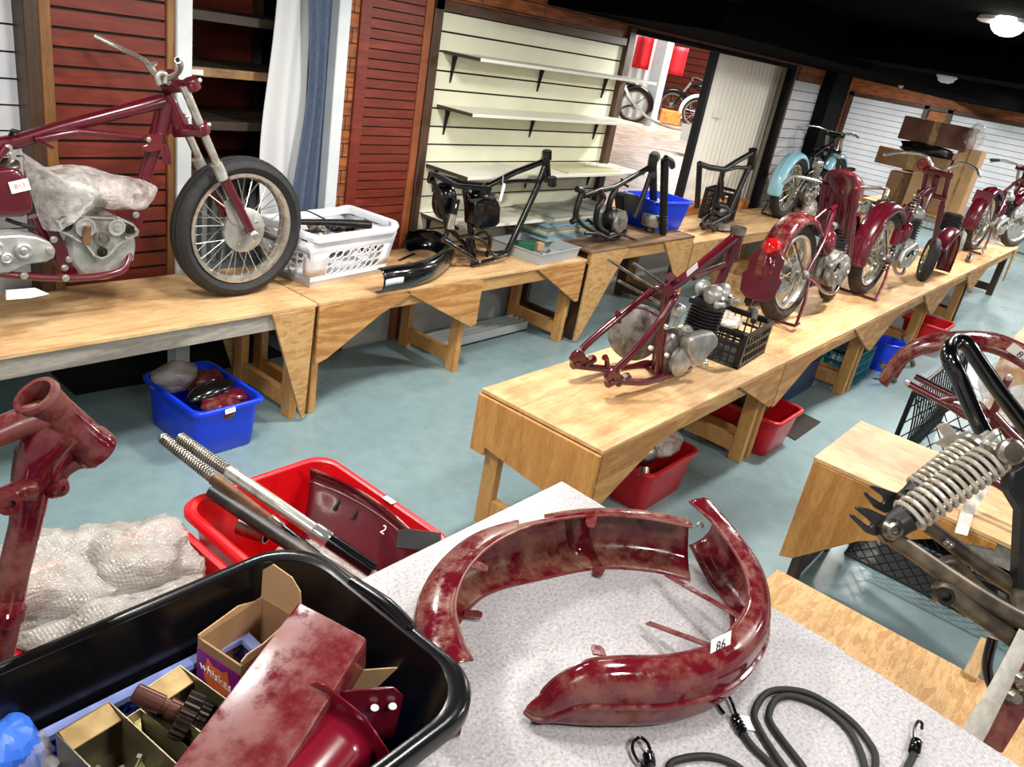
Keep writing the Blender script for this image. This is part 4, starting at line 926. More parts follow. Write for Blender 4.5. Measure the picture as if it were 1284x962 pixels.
g = lump((3.9, 1.56, .82), (.13, .09, .035), 60, .3, 3, 28, 16); tag(g.build('plastic_bag', 'film', ang=40), 'crumpled clear plastic in the black crate on the middle bench', 'bag')
g = G(); g.tube([(3.95, 1.42, .85), (4.05, 1.46, .87), (4.15, 1.52, .855)], .016, 12, k=5); tag(g.build('rubber_hose', 'rubber_old'), 'grey hose lying on the rim of the black crate', 'hose')
crate('teal_crate', 'teal slotted crate on the floor under the second middle bench', 6.28, 1.5, .22, .17, .0005, .26, 'teal_plastic')
g = G(); g.box((5.15, 1.5, 0.0005), (5.75, 1.8, .26)); tag(g.build('blue_bin', 'navy_plastic', bevel=.02), 'dark navy bin under the second middle bench', 'bin')
t = thing('bucket', 'round blue bucket on the floor under the third middle bench', 'bucket', (6.85, 1.33, 0))
g = G(); g.lathe([(.10, .0005), (.135, .245), (.131, .245), (.097, .006)], (6.85, 1.33, 0), (0, 0, 1), 28, ); g.build('pail', 'blue_plastic', t)
g = G(); g.torus((6.85, 1.33, .243), (0, 0, 1), .137, .007, 32, 8); g.build('bucket_rim', 'blue_plastic', t)
for i, (a, b, lb) in enumerate((((6.45, 1.25, .16), (6.62, 1.14, .012), 'shiny metal tube leaning in front of the blue bucket, left one'), ((7.05, 1.28, .27), (7.25, 1.16, .012), 'shiny metal tube leaning right of the blue bucket'))):
    g = G(); g.tube([a, b], .02, 12); tag(g.build('metal_tube', 'steel_brushed'), lb, 'tube')
tub('red_bucket_tub', 'bright red tub on the floor under the fourth middle bench', 8.02, 1.3, .19, .18, .0005, .25, 'red_plastic_dark', taper=.84, r=.04)
g = G(); g.box((6.9, 1.5, .0005), (7.35, 1.75, .2)); tag(g.build('dark_case', 'maroon', bevel=.01), 'dark maroon case under the third bench behind the bucket', 'case')
t = thing('wooden_box', 'old wooden box on the floor below the far bench holding spare parts', 'box', (7.3, 2.85, 0))
g = G()
for a, b in (((7.05, 2.62, .0005), (7.6, 2.635, .3)), ((7.05, 3.05, .0005), (7.6, 3.065, .3)), ((7.05, 2.6355, .0005), (7.065, 3.0495, .3)), ((7.585, 2.6355, .0005), (7.6, 3.0495, .3)), ((7.066, 2.636, .0005), (7.584, 3.049, .012))): g.box(a, b)
g.build('box_sides', 'crate_wood', t)
for x in (7.08, 7.57):
    g = G(); g.box((x - .02, 2.611, .0005), (x + .02, 2.6195, .3)); g.build('batten', 'crate_wood', t)
# ------------------------------------------------------------------ motorcycles, frames and engines
SPK = {}
def wheel(parent, c, ax, R, tr=.045, rim=None, spokes=36, tyre='rubber', rimm='chrome_worn', hub='alloy_dirty', hubr=.055, hubw=.05, ws=1.0, name='wheel', tread=True, mate='chrome_worn'):
    """spoked wheel: the rim is a part, tyre, hub and each spoke its pieces"""
    c = V(c); ax = V(ax).normalized(); rim = rim or R - 1.7 * tr; x, y = frame_of(ax)
    g = G(); w = tr * .72
    g.lathe([(rim - .006, -w), (rim + .008, -w), (rim + .010, -w + .004), (rim - .010, -w * .5), (rim - .014, 0), (rim - .010, w * .5), (rim + .010, w - .004), (rim + .008, w), (rim - .006, w), (rim - .014, w * .6), (rim - .020, 0), (rim - .014, -w * .6)], c, ax, 48, loop=True)
    rm = g.build(name, rimm, parent, ang=40)
    g = G(); prof = []; mid = (R + rim) / 2; hh = (R - rim) / 2
    for i in range(16):
        a = 2 * PI * i / 16; q = 1 + (.04 if tread and abs(a) < 1 else 0); prof.append((mid + hh * math.cos(a), tr * math.sin(a) * (1.0 if math.cos(a) > -.3 else .8)))
    g.lathe(prof, c, ax, 56, loop=True)
    if tread:
        for s in (-.5, 0, .5):
            g.lathe([(R - .002 - abs(s) * .010, (s - .1) * tr), (R + .003 - abs(s) * .010, (s - .07) * tr), (R + .003 - abs(s) * .010, (s + .07) * tr), (R - .002 - abs(s) * .010, (s + .1) * tr)], c, ax, 56, loop=True)
    ty = g.build('tyre', tyre, rm, ang=30)
    g = G(); g.lathe([(.012, -hubw - .02), (.016, -hubw - .005), (hubr, -hubw), (hubr, -hubw + .008), (hubr * .6, -hubw * .5), (hubr * .6, hubw * .5), (hubr, hubw - .008), (hubr, hubw), (.016, hubw + .005), (.012, hubw + .02)], c, ax, 24); g.build('hub', hub, rm)
    for i in range(spokes):
        a = 2 * PI * (i + .5) / spokes; sgn = 1 if i % 2 else -1; b = a + (.42 if (i // 2) % 2 else -.42) * (1 if hubr < .08 else .7)
        p = c + (x * math.cos(b) + y * math.sin(b)) * (hubr * .95) + ax * (sgn * (hubw - .004)); q = c + (x * math.cos(a) + y * math.sin(a)) * (rim - .012)
        g = G(); g.tube([p, q], .0017 * ws, 5, cap=False); g.build('spoke', mate, rm)
    return rm
def tubes(name, runs, mat, parent, n=12, ang=50):
    g = G()
    for r in runs: g.tube(r[0], r[1], n, k=(r[2] if len(r) > 2 else 0))
    return g.build(name, mat, parent, ang=ang)
def one(name, pts, r, mat, parent, k=0, n=12, **kw):
    g = G(); g.tube(pts, r, n, k=k, **kw); return g.build(name, mat, parent, ang=50)
def finned(name, c, up, r, h, nf, mat, parent, sq=(1, 1), core=.72, xdir=None):
    g = G(); prof = []
    for i in range(nf):
        z = h * i / nf; prof += [(r * core, z), (r, z + h / nf * .15), (r, z + h / nf * .5), (r * core, z + h / nf * .65)]
    prof.append((r * core, h)); g.lathe(prof, c, up, 28, sq=sq, xdir=xdir); return g.build(name, mat, parent, ang=30)
# ================= the maroon motorcycle on the left
bike = thing('motorcycle', 'stripped maroon motorcycle with one spoked wheel and bare handlebars on the left bench', 'motorcycle', (1.5, 3.22, .64))
Y0 = 3.225
def q(x, y, off=0.0): return at(x / 2.7475, 20 + y / 2.7475, Y=Y0 - off)   # off: towards us
AXY = V((0, -1, 0))
wc = q(824, 731)
fw = wheel(bike, (wc.x, Y0, .641 + .325), AXY, .325, .05, .248, 36, hubr=.06, hubw=.045, ws=1.25, name='front_wheel', mate='zinc_bolt')
wc = V((wc.x, Y0, .966))
g = G(); g.lathe([(.012, .05), (.03, .052), (.098, .05), (.104, .046), (.104, .030), (.06, .028)], wc, AXY, 36); bp = g.build('brake_plate', 'alloy', bike)
for a in (.6, 2.4, 4.2): g = G(); g.bolt(wc + V((.07 * math.cos(a), -.051, .07 * math.sin(a))), AXY, .007, .005); g.build('bolt', 'zinc_bolt', bp)
g = G(); g.prism([(0, 0), (.028, -.01), (.03, .09), (.012, .115), (-.012, .105), (-.012, .03)], q(800, 715, .06), (1, 0, .0), (-.35, 0, 1), .006); g.build('torque_arm', 'alloy', bike, bevel=.001)
yk = .085
one('fork_lower_leg', [q(766, 548, yk), q(800, 615, yk), q(838, 690, yk), q(872, 757, yk)], [.0235, .0215, .020, .0175], 'maroon', bike, n=18)
one('fork_lower_leg', [q(700, 530, -yk), q(760, 650, -yk), q(800, 735, -yk)], [.0235, .021, .0175], 'maroon', bike, n=18)
one('stanchion', [q(632, 240, yk), q(763, 548, yk)], .0175, 'chrome_worn', bike, n=18)
one('stanchion', [q(575, 250, -yk), q(697, 515, -yk)], .0175, 'chrome_worn', bike, n=18)
one('fork_collar', [q(745, 510, yk), q(768, 560, yk)], .0255, 'alloy', bike, n=20); one('fork_collar', [q(678, 490, -yk), q(700, 535, -yk)], .0255, 'alloy', bike, n=20)
g = G(); g.lathe([(.012, 0), (.024, .003), (.024, .012), (.016, .018)], q(872, 757, yk + .02), AXY, 16); g.build('axle_nut', 'zinc_bolt', bike)
# yokes
def yoke(cn, wd, mat='maroon', tt=.03):
    c = cn; g = G(); ax_ = (q(872, 757) - q(632, 240)); ax_.y = 0; ax_.normalize(); u = V((-ax_.z, 0, ax_.x)); u = u if u.x > 0 else -u
    out = []
    for a, b in ((-.03, -.03), (.02, -yk - .03), (.055, -yk - .028), (.062, -yk), (.045, -yk + .03), (.03, 0), (.045, yk - .03), (.062, yk), (.055, yk + .028), (.02, yk + .03), (-.03, .03), (-.045, 0)): out.append((a, b))
    g.prism(out, c, u, V((0, 1, 0)), tt); b = g.build('yoke', mat, bike, bevel=.006, seg=2)
    for s in (-1, 1):
        g = G(); g.lathe([(.028, -.022), (.031, -.018), (.031, .018), (.028, .022)], c + u * .045 + V((0, s * yk, 0)), ax_, 22); g.build('clamp', mat, b)
        g = G(); g.bolt(c + u * .078 + V((0, s * yk, 0)), u, .009, .01); g.build('pinch_bolt', 'zinc_bolt', b)
    return b
yoke(q(590, 240), 0); yoke(q(625, 392), 0)
# handlebar
one('handlebar', [q(326, 69, -.30), q(420, 115, -.24), q(490, 150, -.14), q(512, 172, -.10), q(535, 205, -.06), q(560, 215, 0), q(585, 212, .05), q(612, 195, .12), q(622, 170, .2), q(612, 152, .26)], .0115, 'chrome_worn', bike, k=6, n=14)
g = G(); g.lathe([(.001, 0), (.009, 0)], q(612, 151, .2615), q(612, 152, .27) - q(620, 168, .2), 14); g.build('bar_bore', 'ink', bike)
for o in (-.05, .04): one('bar_clamp', [q(548, 235, o), q(542, 205, o), q(556, 196, o), q(572, 205, o), q(568, 232, o)], .011, 'alloy', bike, k=4)
one('bar_riser', [q(552, 240, -.1), q(520, 175, -.12)], .013, 'alloy', bike); g = G(); g.lathe([(.012, 0), (.028, .001), (.028, .006), (.012, .007)], q(520, 172, -.12), q(505, 140, -.12) - q(525, 180, -.12), 20); g.build('flange', 'alloy', bike)
# frame tubes
R1 = .0235
one('head_tube', [q(570, 268), q(603, 345), q(628, 405)], [.03, .034, .03], 'maroon', bike, n=20)
one('top_tube', [q(-60, 452), q(60, 432), q(200, 388), q(400, 335), q(560, 293)], [.027, .026, .025, .025, .03], 'maroon', bike, n=18)
one('down_tube', [q(575, 300), q(550, 400), q(515, 500), q(490, 580), q(462, 690), q(440, 800)], [.034, .03, .027, .024, .022, .022], 'maroon', bike, n=16)
g = G(); g.prism([(p.x, p.z) for p in (q(470, 318), q(560, 290), q(600, 340), q(590, 400), q(530, 450), q(505, 440), q(535, 330))], (0, Y0, 0), (1, 0, 0), (0, 0, 1), .022); g.build('head_gusset', 'maroon', bike, bevel=.004)
one('tank_rail', [q(120, 428, .03), q(210, 410, .03), q(270, 398, .03), q(490, 418, .03)], [.016, .016, .012, .012], 'maroon', bike, n=12)
one('tank_rail', [q(120, 428, -.05), q(210, 410, -.05), q(270, 398, -.05), q(490, 418, -.05)], [.016, .016, .012, .012], 'maroon', bike, n=12)
g = G(); g.prism([(p.x, p.z) for p in (q(480, 400), q(535, 395), q(540, 450), q(495, 462), q(460, 450), q(458, 438), q(485, 435))], (0, Y0 - .05, 0), (1, 0, 0), (0, 0, 1), .01); b_ = g.build('rail_bracket', 'maroon', bike, bevel=.003)
g = G(); g.bolt(q(510, 425, .056), AXY, .011, .006); g.build('bolt', 'zinc_bolt', b_)
one('tank_mount', [q(130, 425, .04), q(150, 440, .06), q(185, 455, .08)], .006, 'maroon', bike)
one('seat_lug', [q(35, 415, .0), q(45, 395, .02), q(60, 400, .05)], .008, 'steel_dark', bike)
for s in (.1, -.1):
    one('cradle_tube', [q(-40, 883, s), q(70, 896, s), q(230, 904, s), q(350, 895, s), q(415, 878, s), q(440, 845, s * .8), q(445, 800, s * .5)], .0145, 'maroon', bike, k=5)
one('seat_tube', [q(115, 690), q(150, 760), q(225, 895)], .021, 'maroon', bike)
one('rear_tube', [q(20, 450, .06), q(-20, 500, .06)], .016, 'maroon', bike)
g = G(); g.prism([(p.x, p.z) for p in (q(380, 660), q(430, 650), q(485, 650), q(495, 672), q(470, 690), q(450, 780), q(430, 840), q(405, 840), q(395, 760))], (0, Y0 - .055, 0), (1, 0, 0), (0, 0, 1), .006); ep = g.build('engine_plate', 'maroon', bike, bevel=.001)
g = G(); g.prism([(p.x, p.z) for p in (q(130, 690), q(175, 720), q(215, 800), q(245, 870), q(225, 905), q(195, 890), q(165, 800))], (0, Y0 - .055, 0), (1, 0, 0), (0, 0, 1), .006); g.build('engine_plate', 'maroon', bike, bevel=.001)
for x, y in ((468, 685), (448, 835), (238, 838), (222, 868), (185, 770), (226, 903), (28, 455), (40, 480), (83, 895)):
    g = G(); g.lathe([(.014, 0), (.014, .003), (.009, .0031), (.009, .012)], q(x, y, .058 if x > 100 and y < 880 else .116 if y > 880 else .035), AXY, 10); g.build('frame_bolt', 'zinc_bolt', bike)
one('steering_damper_tab', [q(572, 440, .03), q(575, 470, .03), q(572, 510, .03)], [.008, .016, .02], 'maroon', bike, k=4, flat=.35, up=(0, 1, 0))
# engine
ec = q(330, 785)
g = G(); g.lathe([(.12, -.08), (.135, -.06), (.138, .0), (.135, .055), (.12, .075)], (ec.x, Y0, ec.z), AXY, 40); g.build('crankcase', 'alloy', bike)
tc = [(188, 705), (200, 688), (240, 683), (330, 688), (410, 692), (455, 712), (474, 735), (470, 752), (440, 765), (400, 790), (375, 820), (345, 836), (320, 828), (290, 790), (240, 760), (200, 738)]
oc = [(p.x, p.z) for p in (q(x, y, .09) for x, y in tc)]
g = G(); g.prism(oc, (0, Y0 - .085, 0), (1, 0, 0), (0, 0, 1), .03); tcs = g.build('timing_case', 'alloy_dirty', bike, bevel=.005, seg=2)
cx_ = sum(p[0] for p in oc) / len(oc); cz_ = sum(p[1] for p in oc) / len(oc)
g = G(); K = len(oc); g.loft([[V((cx_ + (a - cx_) * s, Y0 - d, cz_ + (b - cz_) * s)) for a, b in oc] for s, d in ((.985, .1002), (.985, .108), (.90, .108), (.90, .1002))], True, False, loop=True); g.build('case_rim', 'alloy', tcs)
for x, y, r, mt in ((222, 715, .03, 'gear_steel'), (292, 728, .038, 'alloy'), (400, 728, .034, 'alloy'), (350, 764, .030, 'steel_brushed'), (352, 812, .019, 'gear_steel'), (446, 735, .018, 'gear_steel')):
    c = q(x, y, .101); g = G(); g.lathe([(r, 0), (r, .008), (r * .8, .009), (r * .75, .006), (r * .4, .006), (r * .38, .014), (r * .18, .014)], c, AXY, 28); g.build('timing_gear', mt, tcs)
g = G(); c = q(298, 755, .112); g.obox(c, (.03, .014, .075), Matrix.Rotation(.1, 3, 'Y')); g.build('magneto_block', 'rust', tcs, bevel=.003)
for x, y in tc[::2]:
    c = q(x, y, .1085); c = V((cx_ + (c.x - cx_) * .94, c.y, cz_ + (c.z - cz_) * .94)); g = G(); g.bolt(c, AXY, .0055, .004); g.build('case_screw', 'zinc_bolt', tcs)
g = lump(q(250, 630), (.12, .09, .10), 5, .15, 2, 24, 14); g.build('cylinder_barrel', 'alloy_dirty', bike, ang=60)
# gearbox
gb = [(-60, 760), (-20, 752), (60, 748), (120, 756), (165, 775), (183, 800), (178, 828), (150, 842), (90, 850), (60, 862), (20, 880), (-40, 880)]
og = [(p.x, p.z) for p in (q(x, y, .09) for x, y in gb)]
g = G(); g.prism(og, (0, Y0 - .07, 0), (1, 0, 0), (0, 0, 1), .10); gbo = g.build('gearbox', 'alloy', bike, bevel=.014, seg=3)
for x, y, r in ((78, 808, .03), (20, 832, .02), (170, 805, .012), (-20, 800, .03)):
    g = G(); g.lathe([(r, 0), (r, .012), (r * .75, .016), (r * .5, .012), (r * .3, .018)], q(x, y, .121), AXY, 24); g.build('gearbox_cap', 'alloy', gbo)
# oil tank with cap and paper label
ot = [(-80, 545), (-20, 528), (50, 522), (80, 540), (105, 590), (118, 640), (117, 680), (80, 695), (-20, 697), (-80, 695)]
oo = [(p.x, p.z) for p in (q(x, y, .11) for x, y in ot)]
g = G(); g.prism(oo, (0, Y0 - .06, 0), (1, 0, 0), (0, 0, 1), .11); g.build('oil_tank', 'maroon', bike, bevel=.028, seg=4)
g = G(); g.lathe([(.028, -.01), (.034, .0), (.034, .016), (.028, .02)], q(32, 520, .06), (-.15, -.35, 1), 24); g.build('filler_cap', 'steel_brushed', bike)
sticker(bike, q(68, 586, .1195), V((1, 0, .22)), (0, 0, 1), .065, .042, 'B13', 'ink_red', .024)
one('oil_pipe', [q(20, 700, .05), q(60, 715, .06), q(120, 730, .07)], .008, 'steel_dark', bike, k=4)
g = G(); g.prism([(p.x, p.z) for p in (q(-40, 900), q(60, 893), q(105, 912), q(40, 925), q(-40, 930))], (0, Y0 - .16, 0), (1, 0, 0), (0, 0, 1), .01); tag(g.build('paper_sheet', 'sticker'), 'white paper under the left end of the maroon motorcycle', 'paper')
# plastic bag draped over the engine
og = [(70, 470), (95, 500), (150, 520), (240, 515), (310, 522), (380, 545), (470, 568), (520, 580), (543, 603), (500, 660), (420, 655), (380, 668), (310, 660), (240, 690), (185, 690), (165, 740), (140, 720), (115, 640), (90, 560)]
def bagfn(outline, Yp, thick, amp, seed, nu=30, nv=20):
    C_ = [at(20 * 0 + x / 2.7475, 20 + y / 2.7475, Y=Yp) for x, y in outline]; n = len(C_); ctr_ = sum(C_, V((0, 0, 0))) / n
    g = G(); rings = []
    per = spline(C_, 4, True)
    for s in (-1, 1):
        for j in (range(0, 9) if s < 0 else range(8, -1, -1)):
            t_ = j / 8; ring = []
            for p in per:
                b = ctr_.lerp(p, .02 + .98 * t_); d = thick * math.sqrt(max(0, 1 - t_ ** 2)) * (1 + .0)
                nz = noise.noise(b * 9 + V((seed, s, 0))) * amp + abs(noise.noise(b * 22 + V((s, seed, 0)))) * amp * .8
                ring.append(V((b.x, Yp + s * d + (nz - amp * .2) * (1 if t_ < 1 else .3), b.z + nz * .3)))
            rings.append(ring)
    g.loft(rings, True, True); return g
g = bagfn(og, Y0 - .05, .10, .035, 3); tag(g.build('plastic_bag', 'film_thin', ang=50), 'crumpled clear plastic bag draped over the engine of the maroon motorcycle', 'bag')
# ================= black frames on the long bench
def picker(ox, oy, sc, Yp): return lambda x, y, off=0.0: at(ox + x / sc, oy + y / sc, Y=Yp - off)
def build_runs(parent, p, runs):
    for name, pts, r, mt, k in runs: one(name, [p(*c) for c in pts], r * 1.14, mt, parent, k=k)
# --- tagged frame
t = thing('motorcycle_chassis', 'black motorcycle frame with oil tank, tool box and a hanging white tag', 'motorcycle frame', (3.7, 3.20, .64))
p = picker(340, 0, 2.405, 3.20)
build_runs(t, p, [
    ('head_tube', [(826, 468), (832, 545)], .026, 'black_gloss', 0),
    ('top_tube', [(818, 488), (735, 520), (655, 560), (600, 585)], .017, 'black_gloss', 0),
    ('tank_rail', [(810, 546), (740, 546), (650, 556)], .012, 'black_gloss', 0),
    ('down_tube', [(826, 500), (800, 570), (740, 700), (708, 768)], .0185, 'black_gloss', 0),
    ('seat_tube', [(585, 575), (598, 660), (612, 790)], .018, 'black_gloss', 0),
    ('seat_rail', [(660, 570, .07), (600, 565, .07), (560, 560, .07), (510, 535, .07), (482, 525, .07)], .014, 'black_gloss', 4),
    ('seat_rail', [(660, 560, -.07), (590, 552, -.07), (540, 540, -.07), (500, 530, -.07)], .014, 'black_gloss', 4),
    ('rear_loop', [(482, 525, .07), (478, 545, .02), (488, 545, -.05), (500, 530, -.07)], .014, 'black_gloss', 4),
    ('rear_strut', [(486, 540, .07), (505, 590, .07), (530, 690, .07), (520, 720, .07)], .013, 'black_gloss', 4),
    ('shock_body', [(558, 600, .09), (548, 645, .09)], .022, 'black_gloss', 0),
    ('shock_cover', [(549, 640, .09), (539, 690, .09)], .021, 'chrome', 0),
    ('swing_arm', [(518, 722, .08), (545, 740, .08), (600, 775, .08), (625, 795, .06)], .015, 'black_gloss', 4),
    ('swing_arm', [(540, 690, -.08), (570, 720, -.08), (620, 760, -.06)], .015, 'black_gloss', 4),
    ('cradle_tube', [(708, 768, .05), (660, 785, .08), (605, 800, .08)], .012, 'black_gloss', 0),
    ('cradle_tube', [(708, 760, -.05), (650, 765, -.08), (570, 745, -.08)], .012, 'black_gloss', 0),
    ('engine_lug', [(600, 720, .05), (640, 700, .03), (660, 720, .05), (650, 775, .05)], .010, 'black_gloss', 4),
    ('footrest_hanger', [(565, 715, .1), (600, 712, .1), (640, 730, .1), (672, 770, .1), (712, 760, .1)], .010, 'black_gloss', 4),
    ('stand_stay', [(606, 640, .06), (600, 700, .06), (590, 745, .06), (612, 800, .08)], .010, 'black_gloss', 3)])
for x, y, a, b in ((826, 468, (790, 466), (860, 478)), (842, 548, (815, 540), (858, 562))):
    g = G(); g.tube([p(x, y, -.11), p(x, y, -.05), p(x, y, 0), p(x, y, .05), p(x, y, .11)], [.018, .022, .03, .022, .018], 14); yb = g.build('yoke', 'black_gloss', t)
    for o_ in (-.10, .10): g = G(); c = p(x, y, o_); g.lathe([(.026, -.03), (.031, -.025), (.031, .025), (.026, .03)], c + V((.02, 0, 0)), (-.3, 0, 1), 18); g.build('yoke_lug', 'black_gloss', yb)
g = lump(p(522, 608, .0), (.085, .06, .115), 2, .12, 2, 30, 18, R=Matrix.Rotation(-.15, 3, 'Y'), amp2=.0); g.build('oil_tank', 'black_gloss', t, ang=60)
tb = [(612, 612), (640, 600), (683, 602), (690, 625), (688, 672), (672, 688), (625, 692), (612, 680)]
g = G(); g.prism([(p(x, y, .1).x, p(x, y, .1).z) for x, y in tb], (0, 3.20 - .06, 0), (1, 0, 0), (0, 0, 1), .10); g.build('tool_box', 'black_gloss', t, bevel=.016, seg=3)
g = lump(p(650, 590, .05), (.06, .06, .03), 4, .2, 2, 20, 12); g.build('toolbox_lid', 'black_worn', t, ang=40)
sticker(t, p(560, 622, .112), (1, 0, 0), (0, 0, 1), .022, .022, 'B', 'ink', .014)
one('tag_string', [p(700, 530, .03), p(698, 556, .04)], .0015, 'sticker', t, n=5)
g = G(); g.prism([(-.012, -.055), (.010, -.055), (.016, .04), (.008, .055), (-.008, .055), (-.014, .04)], p(697, 580, .045), (1, 0, 0), (.12, 0, 1), .001); g.build('paper_tag', 'sticker', t)
for c in ((628, 789, .1), (675, 787, .1), (548, 690, .115), (600, 577, .08)): g = G(); g.bolt(p(*c), AXY, .008, .006); g.build('bolt', 'zinc_bolt', t)
# --- frame with engine and fork
t = thing('motorcycle_chassis', 'dull black motorcycle frame with fork legs and a small engine, before the doorway', 'motorcycle frame', (5.3, 3.2, .7))
p = picker(660, 150, 4.0125, 3.165)
build_runs(t, p, [
    ('head_tube', [(640, 185), (628, 262)], .03, 'black_worn', 0),
    ('fork_leg', [(697, 200, .09), (692, 400, .09), (688, 572, .09)], .028, 'black_worn', 0),
    ('fork_leg', [(636, 205, -.09), (638, 330, -.09), (640, 462, -.09)], .028, 'black_worn', 0),
    ('top_tube', [(622, 238), (530, 292), (440, 342), (370, 356), (290, 385)], .018, 'black_worn', 0),
    ('down_tube', [(630, 262), (600, 350), (545, 490)], .018, 'black_worn', 0),
    ('rear_loop', [(255, 350, .08), (280, 358, .08), (268, 400, .08), (252, 450, .08), (245, 500, .08), (228, 515, .08)], .019, 'black_worn', 5),
    ('frame_loop', [(372, 365, .06), (388, 395, .06), (362, 440, .06), (350, 500, .06), (362, 545, .06), (410, 570, .06)], .019, 'black_worn', 5),
    ('seat_tube', [(452, 345), (425, 400), (412, 470), (430, 560)], .02, 'black_worn', 4),
    ('cradle_tube', [(250, 490, .08), (290, 535, .08), (370, 575, .08), (440, 600, .08), (500, 560, .08)], .013, 'black_worn', 4),
    ('cradle_tube', [(300, 500, -.08), (360, 540, -.08), (430, 560, -.08)], .013, 'black_worn', 4),
    ('stand_leg', [(295, 573, .1), (360, 575, .12), (420, 600, .12)], .010, 'black_worn', 0),
    ('stand_leg', [(400, 605, .12), (470, 575, .12), (550, 606, .12)], .008, 'black_worn', 0),
    ('lug', [(480, 300), (492, 325), (512, 338)], .008, 'black_worn', 0), ('lug', [(282, 355), (300, 385), (320, 388)], .010, 'black_worn', 0)])
g = G(); c = p(640, 198, 0); g.tube([p(638, 195, -.12), p(640, 190, -.06), p(645, 188, 0), p(640, 192, .06), p(645, 200, .12)], [.024, .032, .045, .034, .028], 14); yb = g.build('yoke', 'black_worn', t)
for o_ in (-.09, .09): g = G(); g.lathe([(.03, -.045), (.037, -.04), (.037, .03), (.028, .04)], p(638, 200, o_) + V((.0, 0, 0)), (-.1, 0, 1), 18); g.build('yoke_lug', 'black_worn', yb)
one('lamp_bracket', [p(700, 190, .1), p(728, 215, .1), p(735, 240, .1)], [.02, .03, .022], 'black_worn', t, k=3)
one('lower_yoke', [p(630, 268, -.12), p(636, 275, 0), p(640, 280, .12)], .02, 'black_worn', t)
g = G(); c = p(488, 522, .12); g.lathe([(.05, 0), (.085, .01), (.088, .04), (.08, .055), (.04, .062), (.001, .063)], V((c.x, 3.115, c.z)), AXY, 32); g.build('engine_cover', 'alloy_dirty', t)
g = lump(p(425, 500, .03), (.07, .07, .085), 6, .2, 2, 22, 14); g.build('crankcase', 'black_worn', t, ang=40)
tb = [(475, 380), (500, 370), (548, 375), (572, 400), (568, 455), (540, 462), (480, 455)]
g = G(); g.prism([(p(x, y, -.02).x, p(x, y, -.02).z) for x, y in tb], (0, 3.205, 0), (1, 0, 0), (0, 0, 1), .09); g.build('battery_box', 'black_worn', t, bevel=.012, seg=2)
for i in range(5):
    z = 486 + i * 14; g = G(); g.torus(p(690, z, .09), (0, 0, 1), .03, .006, 18, 6); g.build('gaiter_ring', 'black_worn', t)
t = thing('horn_drum', 'small grey drum with a dark base standing before the upper blue tub', 'drum', (5.8, 3.1, .7))
p2 = at(814, 290, .701); g = G(); g.lathe([(.045, 0), (.05, .01), (.042, .045)], p2, (0, 0, 1), 20); g.build('drum_base', 'black_worn', t)
g = G(); g.lathe([(.075, .045), (.082, .055), (.082, .13), (.074, .145), (.06, .15), (.05, .142), (.001, .142)], p2, (0, 0, 1), 28); g.build('drum_shell', 'alloy_dirty', t)
# --- last black frame
t = thing('motorcycle_chassis', 'bare black bicycle-thin frame standing left of the light blue motorcycle', 'motorcycle frame', (7.0, 3.2, .64))
p = picker(660, 150, 4.0125, 3.2)
build_runs(t, p, [
    ('seat_post', [(872, 222), (866, 330), (858, 440)], .022, 'black_worn', 0), ('seat_rail', [(870, 222), (920, 240), (985, 250), (1010, 246)], .022, 'black_worn', 0),
    ('top_tube', [(985, 258), (1050, 215), (1138, 165)], .022, 'black_worn', 0), ('tank_rail', [(1000, 255), (1060, 240), (1110, 243)], .016, 'black_worn', 0),
    ('head_tube', [(1140, 150), (1130, 245)], .036, 'black_worn', 0), ('down_tube', [(1122, 230), (1080, 330), (1015, 480)], .024, 'black_worn', 0),
    ('seat_tube', [(992, 250), (965, 360), (940, 480)], .022, 'black_worn', 0), ('strut', [(985, 265, .06), (985, 380, .06), (990, 400, .06)], .014, 'black_worn', 0),
    ('cradle_tube', [(1015, 480, .07), (960, 510, .07), (890, 545, .07)], .022, 'black_worn', 0), ('cradle_tube', [(940, 470, -.07), (900, 500, -.07), (880, 530, -.07)], .018, 'black_worn', 0),
    ('dropout', [(880, 530, .1), (920, 520, .1), (945, 555, .1)], .018, 'black_worn', 0), ('dropout', [(900, 545, .02), (950, 530, .02), (980, 520, .02)], .016, 'black_worn', 0), ('brace', [(960, 430, .04), (1000, 440, .04), (1025, 470, .04)], .02, 'black_worn', 0)])
g = lump(p(965, 465, .02), (.10, .07, .05), 6, .3, 3, 20, 12); g.build('rag_wrap', 'black_worn', t, ang=40)
crate('plastic_crate', 'black crate tilted behind the last black frame by the corrugated door', 7.62, 3.42, .19, .14, .641, .3, 'crate_plastic', rz=.2, nx=7, ny=5, nz=3)
g = lump((7.15, 3.1, .67), (.14, .08, .03), 71, .3, 3, 18, 10); tag(g.build('stone_piece', 'alloy_dirty', ang=40), 'flat grey casting at the foot of the last black frame', 'casting')
bt2 = tub('blue_tub', 'bright blue tub up on the dark bench in front of the doorway', 6.12, 3.30, .25, .18, .701, .25, 'blue_plastic', taper=.84, r=.05, rz=-.15)
e = at(845, 290, .78); sticker(bt2, at(855, 291, Y=3.105), (1, 0, 0), (0, 0, 1), .05, .04, '51', size=.025)
g = lump((6.12, 3.32, .88), (.14, .09, .05), 81, .35, 3, 22, 12); tag(g.build('plastic_bag', 'film', ang=40), 'clear plastic inside the blue tub on the dark bench', 'bag')
t = thing('carburettor', 'small black round part on the bench just behind the blue tub', 'part', (6.6, 3.4, .7)); p2 = at(855, 258, .70)
g = G(); g.lathe([(.03, 0), (.03, .08)], (6.75, 3.4, .641), (0, 0, 1), 14); g.build('stem', 'black_worn', t); g = G(); g.ball((6.75, 3.4, .76), .055, (1, 1, .8), 16, 10); g.build('bowl', 'black_worn', t)
